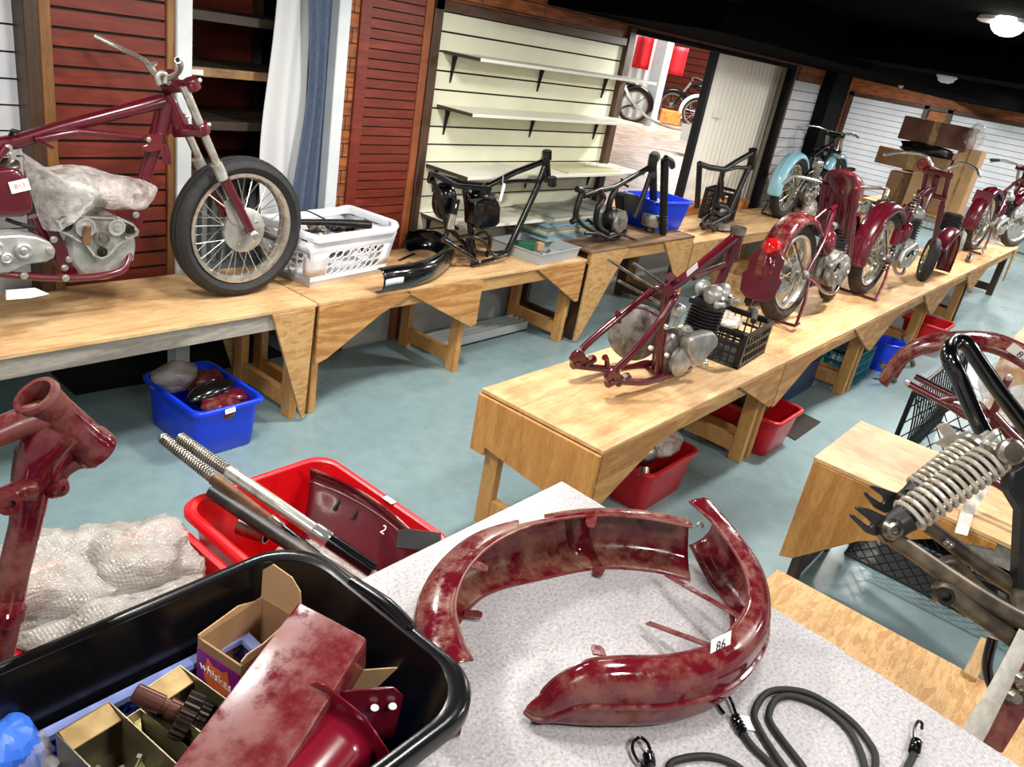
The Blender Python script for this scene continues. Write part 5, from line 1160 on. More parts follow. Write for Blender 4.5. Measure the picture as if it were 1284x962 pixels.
# grey tray with fasteners, on the bench
t = thing('parts_tray', 'pale grey plastic tray with a green box and bolts, right of the tagged frame', 'tray', (4.45, 3.15, .64))
A_ = at(593, 0, .641) ; c0 = at(676, 333, .641); c1 = at(723, 323, .641); c2 = at(645, 312, .641)
u = (c1 - c0); W_ = u.length; u.normalize(); v = (c2 - c0); v = v - u * v.dot(u); v.normalize(); LW = .40
P = lambda a, b, z: c0 + u * a + v * b + V((0, 0, z))
g = G(); H_ = .07
ring = lambda e, z: [P(-e, -e, z), P(W_ + e, -e, z), P(W_ + e, LW + e, z), P(-e, LW + e, z)]
g.loft([ring(0, 0), ring(.008, H_), ring(.014, H_), ring(.014, H_ + .006), ring(.004, H_ + .006), ring(-.004, .006)], True, True); g.build('tray_body', 'grey_plastic', t, bevel=.001)
g = G(); c = P(W_ * .35, LW * .62, .03); g.obox(c + V((0, 0, .02)), (.13, .07, .05), Matrix.Rotation(-.5, 3, 'Z')); tag(g.build('green_box', 'tool_green', bevel=.003), 'small dark green box in the pale grey tray', 'box')
g = G(); g.obox(P(W_ * .6, LW * .5, .045), (.05, .05, .05), Matrix.Rotation(-.5, 3, 'Z')); tag(g.build('small_carton', 'cardboard_light', bevel=.002), 'small cream carton beside the green box in the grey tray', 'carton')
for i in range(12):
    c = P(rnd.uniform(.03, W_ - .03), rnd.uniform(.04, LW * .45), .012); d = V((rnd.uniform(-1, 1), rnd.uniform(-1, 1), .15)).normalized()
    g = G(); g.tube([c, c + d * .035], .005, 8); g.lathe([(.009, 0), (.009, .006)], c + d * .035, d, 6); tag(g.build('loose_bolt', 'steel_brushed' if i % 2 else 'gear_steel'), 'loose bolt lying in the pale grey tray', 'bolt', 'bolts in the grey tray')
# white laundry basket
def laundry():
    t = thing('laundry_basket', 'white plastic laundry basket with oval holes on the bench', 'basket', (2.8, 3.25, .64))
    c0 = at(389, 362, .641) - V((.035, .02, 0)); c1 = at(500, 341, .641); u = (c1 - c0); u.z = 0; u.normalize(); v = V((-u.y, u.x, 0)); Wd = .64; Dd = .40; Hh = .245
    ctr = c0 + u * (Wd / 2) + v * (Dd / 2); rz = math.atan2(u.y, u.x)
    def R_(k, z, d=0): return rring(ctr.x, ctr.y, Wd / 2 * k + .0 - d, Dd / 2 * k - d, .05, z, 8, rz)
    # each side wall is a slab with real oval holes
    top = 1.14
    def wallsheet(a, b, at_, bt_, holes):
        """a straight wall from a to b (bottom) and at_ to bt_ (top) with rows of oval holes"""
        g = G(); rows, cols, u0, u1, v0, v1, sl = holes
        f = lambda s, h: a.lerp(b, s).lerp(at_.lerp(bt_, s), h)
        # cells with an oval cut
        us = [u0 + (u1 - u0) * i / cols for i in range(cols + 1)]; vs_ = [v0 + (v1 - v0) * j / rows for j in range(rows + 1)]
        nn = (b - a).cross(at_ - a).normalized() * .003
        def quad(s0, h0, s1, h1):
            g.add([f(s0, h0), f(s1, h0), f(s1, h1), f(s0, h1)], [(0, 1, 2, 3)])
        sk = lambda h: sl * (h - v0)
        quad_s = lambda s0a, s0b, s1a, s1b, h0, h1: g.add([f(s0a, h0), f(s1a, h0), f(s1b, h1), f(s0b, h1)], [(0, 1, 2, 3)])
        quad_s(0, 0, 1, 1, 0, v0); quad_s(0, 0, 1, 1, v1, 1)
        for j in range(rows):
            h0, h1 = vs_[j], vs_[j + 1]; quad_s(0, 0, us[0] + sk(h0), us[0] + sk(h1), h0, h1); quad_s(us[-1] + sk(h0), us[-1] + sk(h1), 1, 1, h0, h1)
            for i in range(cols):
                K = 16; cu = (us[i] + us[i + 1]) / 2; ch = (h0 + h1) / 2; ru = (us[i + 1] - us[i]) * .42; rh = (h1 - h0) * .44
                sq = []; ov = []
                for k in range(K):
                    an = 2 * PI * (k + .5) / K; c_, s_ = math.cos(an), math.sin(an); m_ = max(abs(c_), abs(s_)); 
                    hh = ch + s_ / m_ * (h1 - h0) / 2; sq.append(f(cu + c_ / m_ * (us[i + 1] - us[i]) / 2 + sk(hh), hh))
                    hh = ch + s_ * rh; ov.append(f(cu + c_ * ru + sk(hh) + s_ * ru * .35, hh))
                g.loft([sq, ov], True)
        return g
    def P(a, b, z, k=1.0): return ctr + u * (a * Wd / 2 * k) + v * (b * Dd / 2 * k) + V((0, 0, z))
    z0 = 0.0; k0 = .86
    cor = [(-1, -1), (1, -1), (1, 1), (-1, 1)]
    for i in range(4):
        a, b = cor[i], cor[(i + 1) % 4]
        long = i % 2 == 0
        g = wallsheet(P(*a, z0, k0), P(*b, z0, k0), P(*a, Hh), P(*b, Hh), (3, 8 if long else 5, .18, .86, .24, .74, .06)); g.build('basket_side', 'white_plastic', t, solid=.004, ang=30)
    g = G(); g.loft([[P(*c, .0, k0) for c in cor], [P(*c, .005, k0) for c in cor]], True, True); g.build('basket_floor', 'white_plastic', t)
    g = G(); rings = []
    for d, z in ((-.006, -.03), (.018, -.03), (.024, -.01), (.018, .006), (.004, .012), (-.006, .006)):
        rr = rring(ctr.x, ctr.y, Wd / 2 + d, Dd / 2 + d, .06, ctr.z + Hh + z, 8, rz)
        for p_ in rr:
            s_ = abs((p_ - ctr).dot(u)) / (Wd / 2); p_.z += .045 * max(0, s_ - .55) / .5 
        rings.append(rr)
    g.loft(rings, True, False, loop=True); g.build('basket_rim', 'white_plastic', t, ang=50)
    for s in (1, -1):
        # raised end with an oval hand hole
        g = G(); K = 20; o_ = []; i_ = []
        for k in range(K):
            a = 2 * PI * k / K; m_ = max(abs(math.cos(a)), abs(math.sin(a)))
            hh = .01 + .045 * math.sin(a) / m_; o_.append(P(s * (1.0 + .01), .62 * math.cos(a) / m_, Hh + hh)); i_.append(P(s * (1.0 + .01), .34 * math.cos(a), Hh + .012 + .020 * math.sin(a)))
        g.loft([o_, i_], True); g.build('hand_hold', 'white_plastic', t, solid=.006)
    return P, Hh
PB, HB = laundry()
g = G(); g.tube([PB(-.85, .15, HB + .045), PB(-.3, .1, HB + .03), PB(.3, -.02, HB + .015), PB(.88, -.15, HB - .005)], [.014, .016, .02, .024], 14, k=4); tag(g.build('loose_fork', 'black_worn'), 'black fork leg lying across the top of the white laundry basket', 'fork leg')
g = G(); g.tube([PB(-.75, .2, HB + .06), PB(-.4, .3, HB + .085), PB(-.05, .1, HB + .04)], .004, 8, k=6); tag(g.build('control_cable', 'cord_black'), 'thin black cable looped above the fork leg in the laundry basket', 'cable')
g = lump(PB(-.62, .2, HB + .05), (.025, .02, .03), 3, .3, 3, 14, 10); tag(g.build('cable_clamp', 'black_worn', ang=40), 'black clamp on the left end of the fork leg in the laundry basket', 'clamp')
for i in range(26):
    a = rnd.uniform(-.78, .78); b = rnd.uniform(-.75, .75); s = rnd.uniform(.018, .034)
    g = lump(PB(a, b, HB - .045 + rnd.uniform(-.01, .012)), (s * 1.4, s, s * .7), 100 + i, .5, 3, 12, 8); tag(g.build('small_part', rnd.choice(['alloy_dirty', 'rust', 'gear_steel', 'steel_brushed', 'black_worn']), ang=40), 'small oily engine part in the white laundry basket', 'part', 'parts in the laundry basket')
# black mudguard beside the basket
t = thing('mudguard', 'black mudguard with a white stripe lying on its side right of the laundry basket', 'mudguard', (3.3, 3.15, .64))
Tp = [(474, 337), (490, 334), (512, 331), (538, 324), (556, 312), (562, 303), (556, 296), (545, 290), (530, 288), (517, 290)]
zz = .772
T = [at(x, y, zz) for x, y in Tp]; B = [V((p_.x, p_.y, .643)) for p_ in T]
cm = sum(T, V((0, 0, 0))) / len(T); cm.z = .7
g, r9 = channel(T, B, .05, cm, k=6); g.build('guard_shell', 'black_gloss', t, solid=.003, ang=50)
g = G(); g.loft([[p_ + (p_ - cm).normalized() * .003 for p_ in r[5:8]] for r in r9[1:10]], False); g.build('white_stripe', 'sticker', t, solid=.001)
for lp in (0, -1): g = G(); g.tube([r[lp] for r in r9], .0035, 6); g.build('rolled_edge', 'black_worn', t)
stay(at(520, 318, .70), at(500, 327, .74), .02, .004, 'black_gloss', t); 
# ================= the maroon frame with its engine on the nearest middle bench
t = thing('motorcycle_chassis', 'maroon rigid motorcycle frame with black finned engine on the nearest middle bench', 'motorcycle frame', (3.2, 1.6, .64))
YR = 1.62
PLR = Plane((2.8, 1.64, 0), math.radians(-10))
p = lambda x, y, off=0.0: PLR(700 + x / 4.374, 280 + y / 4.374, -off)
def slab(pts, th, n_):
    g = G(); g.loft([[c + n_ * s for c in pts] for s in (-th / 2, th / 2)], True, True); return g
RA, RB = -.10, .10                                            # far side, near side
one('frame_rail', [p(130, 690, RA), p(240, 590, RA), p(400, 460, RA), p(470, 405, RA), p(540, 358, RA), p(600, 352, -.05), p(640, 345, 0)], .0165, 'maroon', t, k=4, n=14)
one('frame_rail', [p(310, 810, RB), p(440, 680, RB), p(560, 530, RB), p(640, 405, RB), p(630, 380, .05), p(600, 365, 0)], .0165, 'maroon', t, k=4, n=14)
one('rail_brace', [p(410, 465, RA), p(470, 470, -.03), p(530, 500, .04), p(560, 525, RB)], .011, 'maroon', t, k=4, flat=.4, up=(0, 0, 1))
one('top_tube', [p(590, 370), p(680, 310), p(800, 215), p(985, 65)], [.024, .024, .023, .026], 'maroon', t, n=16)
one('tank_rail', [p(740, 300, .0), p(850, 252, .0), p(930, 220, .0)], .014, 'maroon_dusty', t, n=12)
one('head_tube', [p(990, 25), p(960, 155), p(955, 185)], [.034, .032, .034], 'maroon', t, n=20)
g = G(); a = p(990, 25); b = p(983, 55); g.pipe(a - (b - a) * .1, b, .038, .02, 22); g.build('head_race', 'steel_brushed', t)
g = G(); g.lathe([(.001, 0), (.0205, .0), (.0205, .003)], a - (b - a).normalized() * .001, b - a, 20); g.build('head_bore', 'ink', t)
one('down_tube', [p(970, 95), p(930, 220), p(880, 340), p(845, 420), p(800, 560)], [.03, .025, .022, .021, .02], 'maroon', t, n=16)
for o, xs in ((RA * .35, ((590, 375), (572, 520), (540, 680), (530, 800))), (RB * .35, ((615, 385), (590, 520), (560, 690), (545, 845)))):
    one('seat_tube', [p(x, y, o) for x, y in xs], .0185, 'maroon', t, n=14)
g = G(); g.tube([p(600, 372, RA * .8), p(600, 372, RB * .8)], .026, 14); g.build('seat_lug', 'maroon', t)
one('mount_lug', [p(650, 330, 0), p(635, 305, .0), p(615, 295, .02)], [.02, .016, .02], 'maroon', t, k=3)
sticker(t, p(735, 255, .028), p(800, 215, .028) - p(700, 300, .028), (0, 0, 1), .075, .03)
one('chain_stay', [p(290, 852, RB), p(370, 868, RB), p(480, 870, RB), p(600, 836, RB * .8), p(720, 785, RB * .6)], .0165, 'maroon', t, k=3, n=14)
one('chain_stay', [p(90, 780, RA), p(180, 790, RA), p(290, 800, RA), p(400, 790, RA), p(480, 768, RA * .8), p(560, 770, RA * .5)], .0165, 'maroon', t, k=3, n=14)
one('cross_tube', [p(480, 790, RA * .8), p(560, 850, RB * .8)], .013, 'maroon', t)
for (x, y), o in (((105, 735), RA), ((295, 835), RB)):
    g = slab([p(x + a, y + b, o) for a, b in ((-40, 10), (-25, -20), (0, -42), (30, -30), (45, 0), (40, 30), (0, 45), (-30, 40))], .022, PLR.n); dp = g.build('dropout', 'maroon', t, bevel=.003)
    g = G(); c = p(x - 30, y + 45, o); d = p(x - 5, y + 35, o); g.lathe([(.016, 0), (.021, .004), (.021, .03), (.014, .05), (.014, .09)], c, d - c, 14); g.build('spindle_lug', 'maroon', dp)
    g = G(); c = p(x + 30, y + 40, o); g.tube([c, c + V((.08, 0, .012))], .02, 12); g.build('adjuster_lug', 'maroon', dp)
    g = G(); g.bolt(p(x + 62, y - 2, o + .012), AXY, .012, .012); g.build('bolt', 'zinc_bolt', dp)
one('spring_lug', [p(270, 796, RA), p(265, 745, RA), p(255, 735, RA)], [.014, .012, .016], 'maroon', t)
one('stay_lug', [p(335, 545, RA), p(330, 500, RA), p(322, 490, RA)], [.010, .014, .012], 'maroon', t)
# engine
EC = p(720, 680, .0)
g = lump(EC + V((-.03, -.0, .0)), (.15, .075, .13), 6, .1, 2, 30, 18, amp2=.02); g.build('crankcase', 'alloy', t, ang=60)
g = lump(p(620, 700, .0), (.10, .07, .12), 16, .12, 2, 28, 18, amp2=.03); g.build('gearbox', 'alloy_dirty', t, ang=60)
cyl = p(758, 600, 0); top = p(768, 455, 0); up = (top - cyl); up.y = 0; up.normalize(); up = (up + V((0, 0, .6))).normalized()
cb = p(765, 616, .02)
finned('cylinder', cb, (.12, -.02, 1), .095, .16, 10, 'black_worn', t, sq=(1, .86), core=.78, xdir=(1, 0, 0))
hc = cb + V((.02, -.003, .158))
g = G(); g.obox(hc + V((0, 0, .012)), (.17, .14, .03)); hd = g.build('cylinder_head', 'black_worn', t, bevel=.01, seg=2)
for dx, dy, r in ((-.045, -.03, .05), (.05, -.025, .048), (0, .05, .042)):
    g = lump(hc + V((dx, dy, .065)), (r * 1.15, r * .9, r * .95), int(90 + dx * 100), .15, 2, 20, 12, amp2=.05); rb = g.build('rocker_box', 'alloy', t, ang=50)
    g = G(); g.bolt(hc + V((dx, dy - r * .85, .06)), AXY, .012, .014); g.build('rocker_cap', 'zinc_bolt', rb)
for dx in (-.07, .08):
    g = G(); g.lathe([(.014, 0), (.02, .004), (.02, .016), (.012, .02), (.012, .05)], hc + V((dx, -.06, .03)), (dx, -1, .3), 14); g.build('inlet_stub', 'alloy', t)
one('pushrod_tube', [p(640, 570, .09), p(660, 520, .09), p(672, 455, .09)], .012, 'alloy', t, n=12)
g = lump(p(660, 475, .09), (.035, .03, .03), 5, .2, 2, 18, 10); g.build('carburettor', 'alloy', t, ang=50)
tc = [(690, 640), (720, 612), (770, 598), (830, 588), (856, 620), (850, 665), (820, 690), (780, 745), (750, 778), (715, 745), (690, 700)]
g = slab([p(x, y, .10) for x, y in tc], .06, PLR.n); g.build('timing_cover', 'alloy', t, bevel=.018, seg=3)
g = G(); c = p(800, 768, .12); g.ball(c, .022, n=14, m=8); g.build('oil_plug', 'zinc_bolt', t)
g = G(); c = p(655, 745, .07); g.lathe([(.02, 0), (.07, .005), (.075, .03), (.03, .045)], c, -PLR.n, 24); g.build('sump_side', 'alloy', t)
# primary case disc on the far side, turned a little to us
c = p(425, 600, -.14); g = G(); g.lathe([(.02, -.03), (.12, -.028), (.135, -.015), (.135, .015), (.12, .022), (.03, .028)], c, V((-.55, -.75, .12)), 36, sq=(1, 1)); g.build('primary_case', 'alloy_dirty', t)
for x, y in ((585, 565), (500, 680), (620, 620), (600, 825), (690, 585), (588, 720)):
    g = G(); g.bolt(p(x, y, .06), AXY, .012, .016); g.build('engine_bolt', 'zinc_bolt', t)
for i, (a, b, lb) in enumerate((((275, 200), (545, 372), 'longest thin steel rod sticking out left of the maroon frame with engine'), ((415, 220), (590, 345), 'short upper steel rod sticking out left of the maroon frame with engine'), ((330, 315), (570, 445), 'lowest thin steel rod sticking out left of the maroon frame with engine'))):
    g = G(); g.tube([p(*a, -.02 - .05 * i), p(*b, -.02 - .05 * i)], .0065, 8); g.build('control_rod', 'steel_brushed', t)
# ================= complete motorcycles
def moto(label, loc, heading, mt='maroon', L=1.2, R=.31, tr=.045, hback=.30, hz=.80, gm=None, exhaust=False, lampw=.275, front=True, tank=False, plate=None, lamp=False, bars='wide', guard_f=True, nacelle=False, eng='alloy', frame=None, seat=False, stand=True, spokes=28, group=None, fgmat=None, lean=0.0, steer=0.0, plunger=False, tyre='rubber_old', name='motorcycle'):
    fr = frame or mt
    mw = Matrix.Translation(V(loc)) @ Matrix.Rotation(heading, 4, 'Z') @ Matrix.Rotation(lean, 4, 'X')
    t = thing(name, label, 'motorcycle', mat=mw)
    W = lambda u, v, w: mw @ V((u, v, w)); D = lambda u, v, w: mw.to_3x3() @ V((u, v, w)); lat = D(0, 1, 0)
    def tb(name, pts, r, m_, k=0, n=10): return one(name, [W(*c) for c in pts], r, m_, t, k=k, n=n)
    wheel(t, W(0, 0, R), lat, R, tr, None, spokes, tyre, 'chrome_worn', 'alloy_dirty', .07, .05, 1.3, name='rear_wheel')
    st = Matrix.Rotation(steer, 3, 'Z')
    hx = L - hback
    def F(u, v, w):
        q_ = st @ V((u - hx, v, 0)); return (hx + q_.x, q_.y, w)
    if front: wheel(t, W(*F(L, 0, R)), D(*(st @ V((0, 1, 0)))), R, tr * .92, None, spokes, tyre, 'chrome_worn', 'alloy_dirty', .06, .04, 1.3, name='front_wheel')
    # mudguards
    def guard(nm, cu, a0, a1, rad, wd, dp, m_, steerf=False, val=0.0):
        T = []; B = []; N = 12
        for i in range(N + 1):
            a = a0 + (a1 - a0) * i / N; u_ = cu + rad * math.cos(a); w_ = R + rad * math.sin(a)
            pa = (u_, wd / 2, w_); pb = (u_, -wd / 2, w_)
            if steerf: pa = F(*pa); pb = F(*pb)
            T.append(W(*pa)); B.append(W(*pb))
        cc = W(*(F(cu, 0, R) if steerf else (cu, 0, R)))
        g, rr = channel(T, B, dp, cc, k=3, m=10, pw=.6); o = g.build(nm, m_, t, solid=.003, ang=50)
        g = G(); g.tube([r_[5] + (r_[5] - cc).normalized() * .002 for r_ in rr[2:-2]], .006, 6); g.build('centre_rib', m_, o)
        return o
    guard('rear_mudguard', 0, math.radians(35), math.radians(192), R - .005, .15, .055, gm or mt)
    if guard_f: guard('front_mudguard', L, math.radians(-30), math.radians(150), R - .005, .14, .06, fgmat or gm or mt, True)
    # frame
    tb('top_tube', [(hx, 0, hz + .02), (.72, 0, .76), (.44, 0, .66)], .018, fr); tb('head_tube', [(hx - .03, 0, hz + .08), (hx + .03, 0, hz - .08)], .027, fr, n=14)
    tb('down_tube', [(hx + .01, 0, hz - .04), (.82, 0, .45), (.76, 0, .17)], .017, fr); tb('seat_tube', [(.44, 0, .66), (.40, 0, .40), (.38, 0, .18)], .018, fr)
    for s in (-1, 1):
        tb('cradle_tube', [(.76, s * .05, .17), (.60, s * .09, .13), (.38, s * .10, .16), (.14, s * .11, R - .04), (0, s * .11, R)], .013, fr, 3)
        tb('seat_stay', [(.44, s * .03, .66), (.22, s * .09, .50), (0, s * .11, R)], .011, fr, 3)
        tb('mudguard_stay', [(0, s * .10, R), (-.20, s * .09, R + .20)], .006, fr)
        g = G(); g.lathe([(.012, 0), (.028, .003), (.028, .018), (.012, .03)], W(0, s * .10, R), D(0, s, 0), 12); g.build('axle_nut', 'alloy_dirty', t)
        if plunger:
            g = G(); g.helix(W(.02, s * .115, R - .12), W(.0, s * .115, R + .14), .026, .005, 8); g.build('plunger_spring', 'steel_brushed', t)
            tb('plunger_shroud', [(.0, s * .115, R + .10), (-.005, s * .115, R + .2)], .034, fr, n=14)
        if stand: tb('rear_stand', [(.02, s * .13, R - .03), (-.02, s * .15, .16), (-.10, s * .16, .012), (-.02, s * .15, .012)], .010, fr, 0)
    if stand: tb('stand_foot', [(-.10, -.16, .012), (-.10, .16, .012)], .010, fr)
    # engine
    g = G(); g.lathe([(.06, -.09), (.11, -.075), (.13, -.04), (.13, .04), (.11, .075), (.06, .09)], W(.62, 0, .29), lat, 28); g.build('crankcase', eng, t)
    g = G(); g.lathe([(.05, -.06), (.085, -.05), (.085, .05), (.05, .06)], W(.40, 0, .30), lat, 22); g.build('gearbox', eng, t)
    finned('cylinder', W(.64, 0, .38), D(.14, 0, 1), .082, .17, 8, 'black_worn' if eng != 'chrome' else 'alloy_dirty', t, core=.75)
    g = lump(W(.665, 0, .60), (.08, .07, .06), 4, .2, 2, 18, 12); g.build('cylinder_head', eng, t, ang=50)
    for s in (-1, 1):
        o_ = [(.34, .25), (.37, .34), (.46, .36), (.60, .39), (.68, .35), (.70, .26), (.62, .19), (.42, .19)]
        g = G(); g.prism([(a, b) for a, b in o_], W(0, s * .10, 0), D(1, 0, 0), D(0, 0, 1), .04); sc_ = g.build('side_cover', eng, t, bevel=.014, seg=3)
        for u_, w_, r_ in ((.62, .29, .05), (.43, .27, .032)):
            g = G(); g.lathe([(r_, 0), (r_ * .95, .012), (r_ * .5, .018), (r_ * .4, .010), (.001, .012)], W(u_, s * .118, w_), D(0, s, 0), 22); g.build('cover_cap', eng, sc_)
    if exhaust: tb('exhaust_pipe', [(.70, -.06, .56), (.82, -.12, .50), (.82, -.16, .30), (.66, -.17, .17), (.40, -.17, .18)], .018, 'chrome_worn', 4)
    tb('kick_lever', [(.40, -.13, .30), (.34, -.17, .36), (.30, -.19, .34)], .008, 'steel_dark', 3)
    tb('carburettor', [(.50, 0, .55), (.58, 0, .56)], .03, 'alloy_dirty')
    g = lump(W(.34, -.07, .47), (.075, .045, .085), 6, .08, 2, 20, 14, R=mw.to_3x3(), amp2=0); g.build('tool_box', fr, t, ang=60)
    if plunger: g = G(); g.helix(W(.40, -.05, .62), W(.37, -.05, .76), .026, .006, 6); g.build('saddle_spring', 'steel_brushed', t)
    # fork
    yk_ = .085
    hd = V((hback, 0, -(hz + .10 - R))).normalized()
    for s in (-1, 1):
        a = F(hx - .045, s * yk_, hz + .14); b = F(L - .015, s * yk_, R); m1 = tuple(a[i] + (b[i] - a[i]) * .45 for i in range(3))
        tb('fork_tube', [a, m1], .019, fr if not front or nacelle else 'chrome_worn', n=14); tb('fork_leg', [m1, b], [.024, .018], fr, n=14)
        if nacelle: tb('fork_shroud', [F(hx - .05, s * yk_, hz + .12), F(hx + .09, s * yk_, hz - .22)], .034, mt, n=16)
    tb('upper_yoke', [F(hx - .035, -yk_ - .03, hz + .11), F(hx - .035, yk_ + .03, hz + .11)], .022, fr, n=12); tb('lower_yoke', [F(hx + .03, -yk_ - .03, hz - .07), F(hx + .03, yk_ + .03, hz - .07)], .022, fr, n=12)
    if nacelle:
        g = G(); c0 = [V(F(hx - .13 + .0, 0, hz + .16)), V(F(hx + .0, 0, hz + .20)), V(F(hx + .16, 0, hz + .13))]
        rings = []
        for u0, w0, rw, rh in ((hx - .15, hz + .20, .02, .01), (hx - .13, hz + .19, .085, .03), (hx - .05, hz + .14, .115, .075), (hx + .05, hz + .10, .118, .10), (hx + .15, hz + .09, .115, .105), (hx + .17, hz + .09, .10, .09)):
            rings.append([W(*F(u0, rw * math.cos(2 * PI * j / 24), w0 + rh * math.sin(2 * PI * j / 24))) for j in range(24)])
        g.loft(rings, True, True); nc = g.build('headlamp_nacelle', mt, t, ang=50)
        g = G(); c = W(*F(hx - .06, -.03, hz + .222)); g.lathe([(.034, -.006), (.034, .004), (.028, .004), (.028, -.004), (.001, -.004)], c, D(-.25, -.05, 1), 20); g.build('instrument_hole', 'black_matte', nc)
        g = G(); g.loft([[W(*F(u_, v_, w_)) for u_, v_, w_ in r_] for r_ in ([(hx - .05, -.10, hz + .10), (hx + .06, -.11, hz + .06), (hx + .06, .11, hz + .06), (hx - .05, .10, hz + .10)], [(hx + .06, -.085, hz - .25), (hx + .12, -.075, hz - .27), (hx + .12, .075, hz - .27), (hx + .06, .085, hz - .25)])], True, True); g.build('fork_cowl', mt, t, bevel=.02, seg=2)
    if bars == 'low': bp_ = [(hx - .30, -.30, hz + .10), (hx - .14, -.27, hz + .14), (hx - .02, -.10, hz + .12), (hx - .02, .10, hz + .12), (hx - .14, .27, hz + .14), (hx - .30, .30, hz + .10)]
    elif bars == 'wide':
        bp_ = [(hx - .30, -.36, hz + .17), (hx - .16, -.28, hz + .21), (hx - .06, -.14, hz + .22), (hx - .03, -.05, hz + .15), (hx - .03, .05, hz + .15), (hx - .06, .14, hz + .22), (hx - .16, .28, hz + .21), (hx - .30, .36, hz + .17)]
    else: bp_ = [(hx - .24, -.33, hz + .14), (hx - .12, -.22, hz + .16), (hx - .02, -.08, hz + .14), (hx - .02, .08, hz + .14), (hx - .12, .22, hz + .16), (hx - .24, .33, hz + .14)]
    tb('handlebar', [F(*c) for c in bp_], .012, 'chrome', 5, 12)
    if bars == 'grips':
        for s in (0, -1):
            c = bp_[s]; c2 = bp_[1 if s == 0 else -2]; tb('grip', [F(*c), F(*tuple(c[i] + (c2[i] - c[i]) * .6 for i in range(3)))], .018, 'rubber'); tb('lever', [F(c2[0], c2[1], c2[2] + .01), F(c[0] + .02, c[1] * 1.02, c[2] - .03)], .006, 'chrome')
    if plate:
        g = G(); pl = [(-.11, -.12), (-.125, -.02), (-.105, .0), (-.105, .10), (-.06, .135), (.06, .135), (.105, .10), (.105, .0), (.125, -.02), (.11, -.12), (.06, -.155), (-.06, -.155)] if plate == 'big' else [(-.09, -.07), (-.09, .07), (.09, .07), (.09, -.07)]
        pz = R + lampw - .185 if plate == 'big' else R + .27; pu = -.345 if plate == 'big' else -.27
        g.prism(pl, W(pu, 0, pz), D(0, -1, 0), D(.22, 0, 1), .006); b = g.build('number_plate', mt, t, bevel=.002)
        g = G(); g.bolt(W(pu - .004, -.04, pz - .12), D(-1, 0, 0), .007, .005); g.build('plate_bolt', 'zinc_bolt', b)
    if lamp:
        g = G(); g.lathe([(.05, -.03), (.054, 0), (.046, .03), (.02, .05), (.001, .054)], W(-.30, 0, R + lampw - .03), D(-1, 0, .35), 24); g.build('tail_lamp', 'lamp_red', t)
    if tank:
        g = lump(W(.68, 0, .84), (.24, .12, .10), 3, .08, 2, 26, 16, R=mw.to_3x3(), amp2=0); g.build('fuel_tank', tank, t, ang=70)
    if seat:
        g = lump(W(.28, 0, .74), (.22, .12, .05), 5, .12, 2, 22, 14, R=mw.to_3x3(), amp2=0); g.build('saddle', 'leather', t, ang=70)
    return t, W, D, F
BZ = .6405
m1, W1, D1, F1 = moto('maroon motorcycle with a red tail lamp and blank number plate, nearest of the middle row', (4.86, 1.60, BZ + .012), math.radians(-3.5), L=.97, R=.305, tr=.05, hback=.42, hz=.70, lampw=.20, lean=-.10, steer=.2, eng='alloy_dirty', gm='maroon_old', bars='low', plate='big', lamp=True, nacelle=True, stand=True, spokes=32)
m2, W2, D2, F2 = moto('maroon motorcycle without its front wheel, wide chrome handlebars, second in the middle row', (6.36, 1.56, BZ), math.radians(-3), L=1.2, R=.325, tr=.05, front=False, guard_f=False, plunger=True)
m3, W3, D3, F3 = moto('maroon motorcycle with grips and a small blank plate, last in the middle row', (10.25, 1.55, BZ), math.radians(-6), L=1.3, R=.33, tr=.045, plate='small', bars='grips', steer=-.25, spokes=24)
m4, W4, D4, F4 = moto('light blue motorcycle with black frame on the far left bench', (8.8, 3.24, BZ), math.radians(0), bars='flat', mt='bike_blue', frame='black_gloss', L=1.3, R=.33, tr=.05, eng='chrome', tyre='rubber')
g = lump(W4(.62, -.1, .1), (.16, .07, .09), 7, .25, 3, 24, 14); tag(g.build('plastic_bag', 'film', ang=40), 'clear plastic bag hanging under the light blue motorcycle engine', 'bag')
# second bike: fork points at the loose mudguard, a small loose wheel leans in front
t = thing('small_spoked_wheel', 'small loose wheel with a bright rim by the second maroon motorcycle engine', 'wheel', (7.5, 1.45, BZ)); wheel(t, (7.62, 1.42, BZ + .19), (.35, -1, 0), .19, .045, .12, 16, 'rubber', 'chrome', 'alloy', .04, .03, 1.2, name='wheel_rim')
T = []; B = []
for i in range(9):
    a = math.radians(150 - 165 * i / 8); T.append(V((8.0 + .28 * math.cos(a), 1.40 + .06, .66 + .30 * math.sin(a) + .08))); B.append(V((8.0 + .28 * math.cos(a), 1.40 - .07, .66 + .30 * math.sin(a) + .08)))
g, _r = channel(T, B, .05, V((8.0, 1.4, .7)), k=4); tag(g.build('loose_mudguard', 'maroon', solid=.003, ang=50), 'loose maroon front mudguard resting on the fourth middle bench', 'mudguard')
t = thing('bare_engine', 'black engine with a round alloy side cover on the middle row before the last motorcycle', 'engine', (9.0, 1.6, BZ))
g = G(); g.obox((9.0, 1.6, BZ + .16), (.26, .2, .3)); g.build('crankcase', 'black_worn', t, bevel=.04, seg=3)
finned('cylinder', V((8.98, 1.6, BZ + .31)), (0, 0, 1), .1, .16, 8, 'black_worn', t)
g = G(); g.lathe([(.03, 0), (.11, .01), (.12, .03), (.10, .05), (.02, .06)], V((9.1, 1.50, BZ + .2)), (.3, -1, 0), 28); g.build('side_cover', 'alloy', t)
for x in (8.92, 9.08): g = G(); g.tube([(x, 1.6, BZ + .01), (x, 1.6, BZ + .08)], .03, 10); g.build('engine_foot', 'black_worn', t)
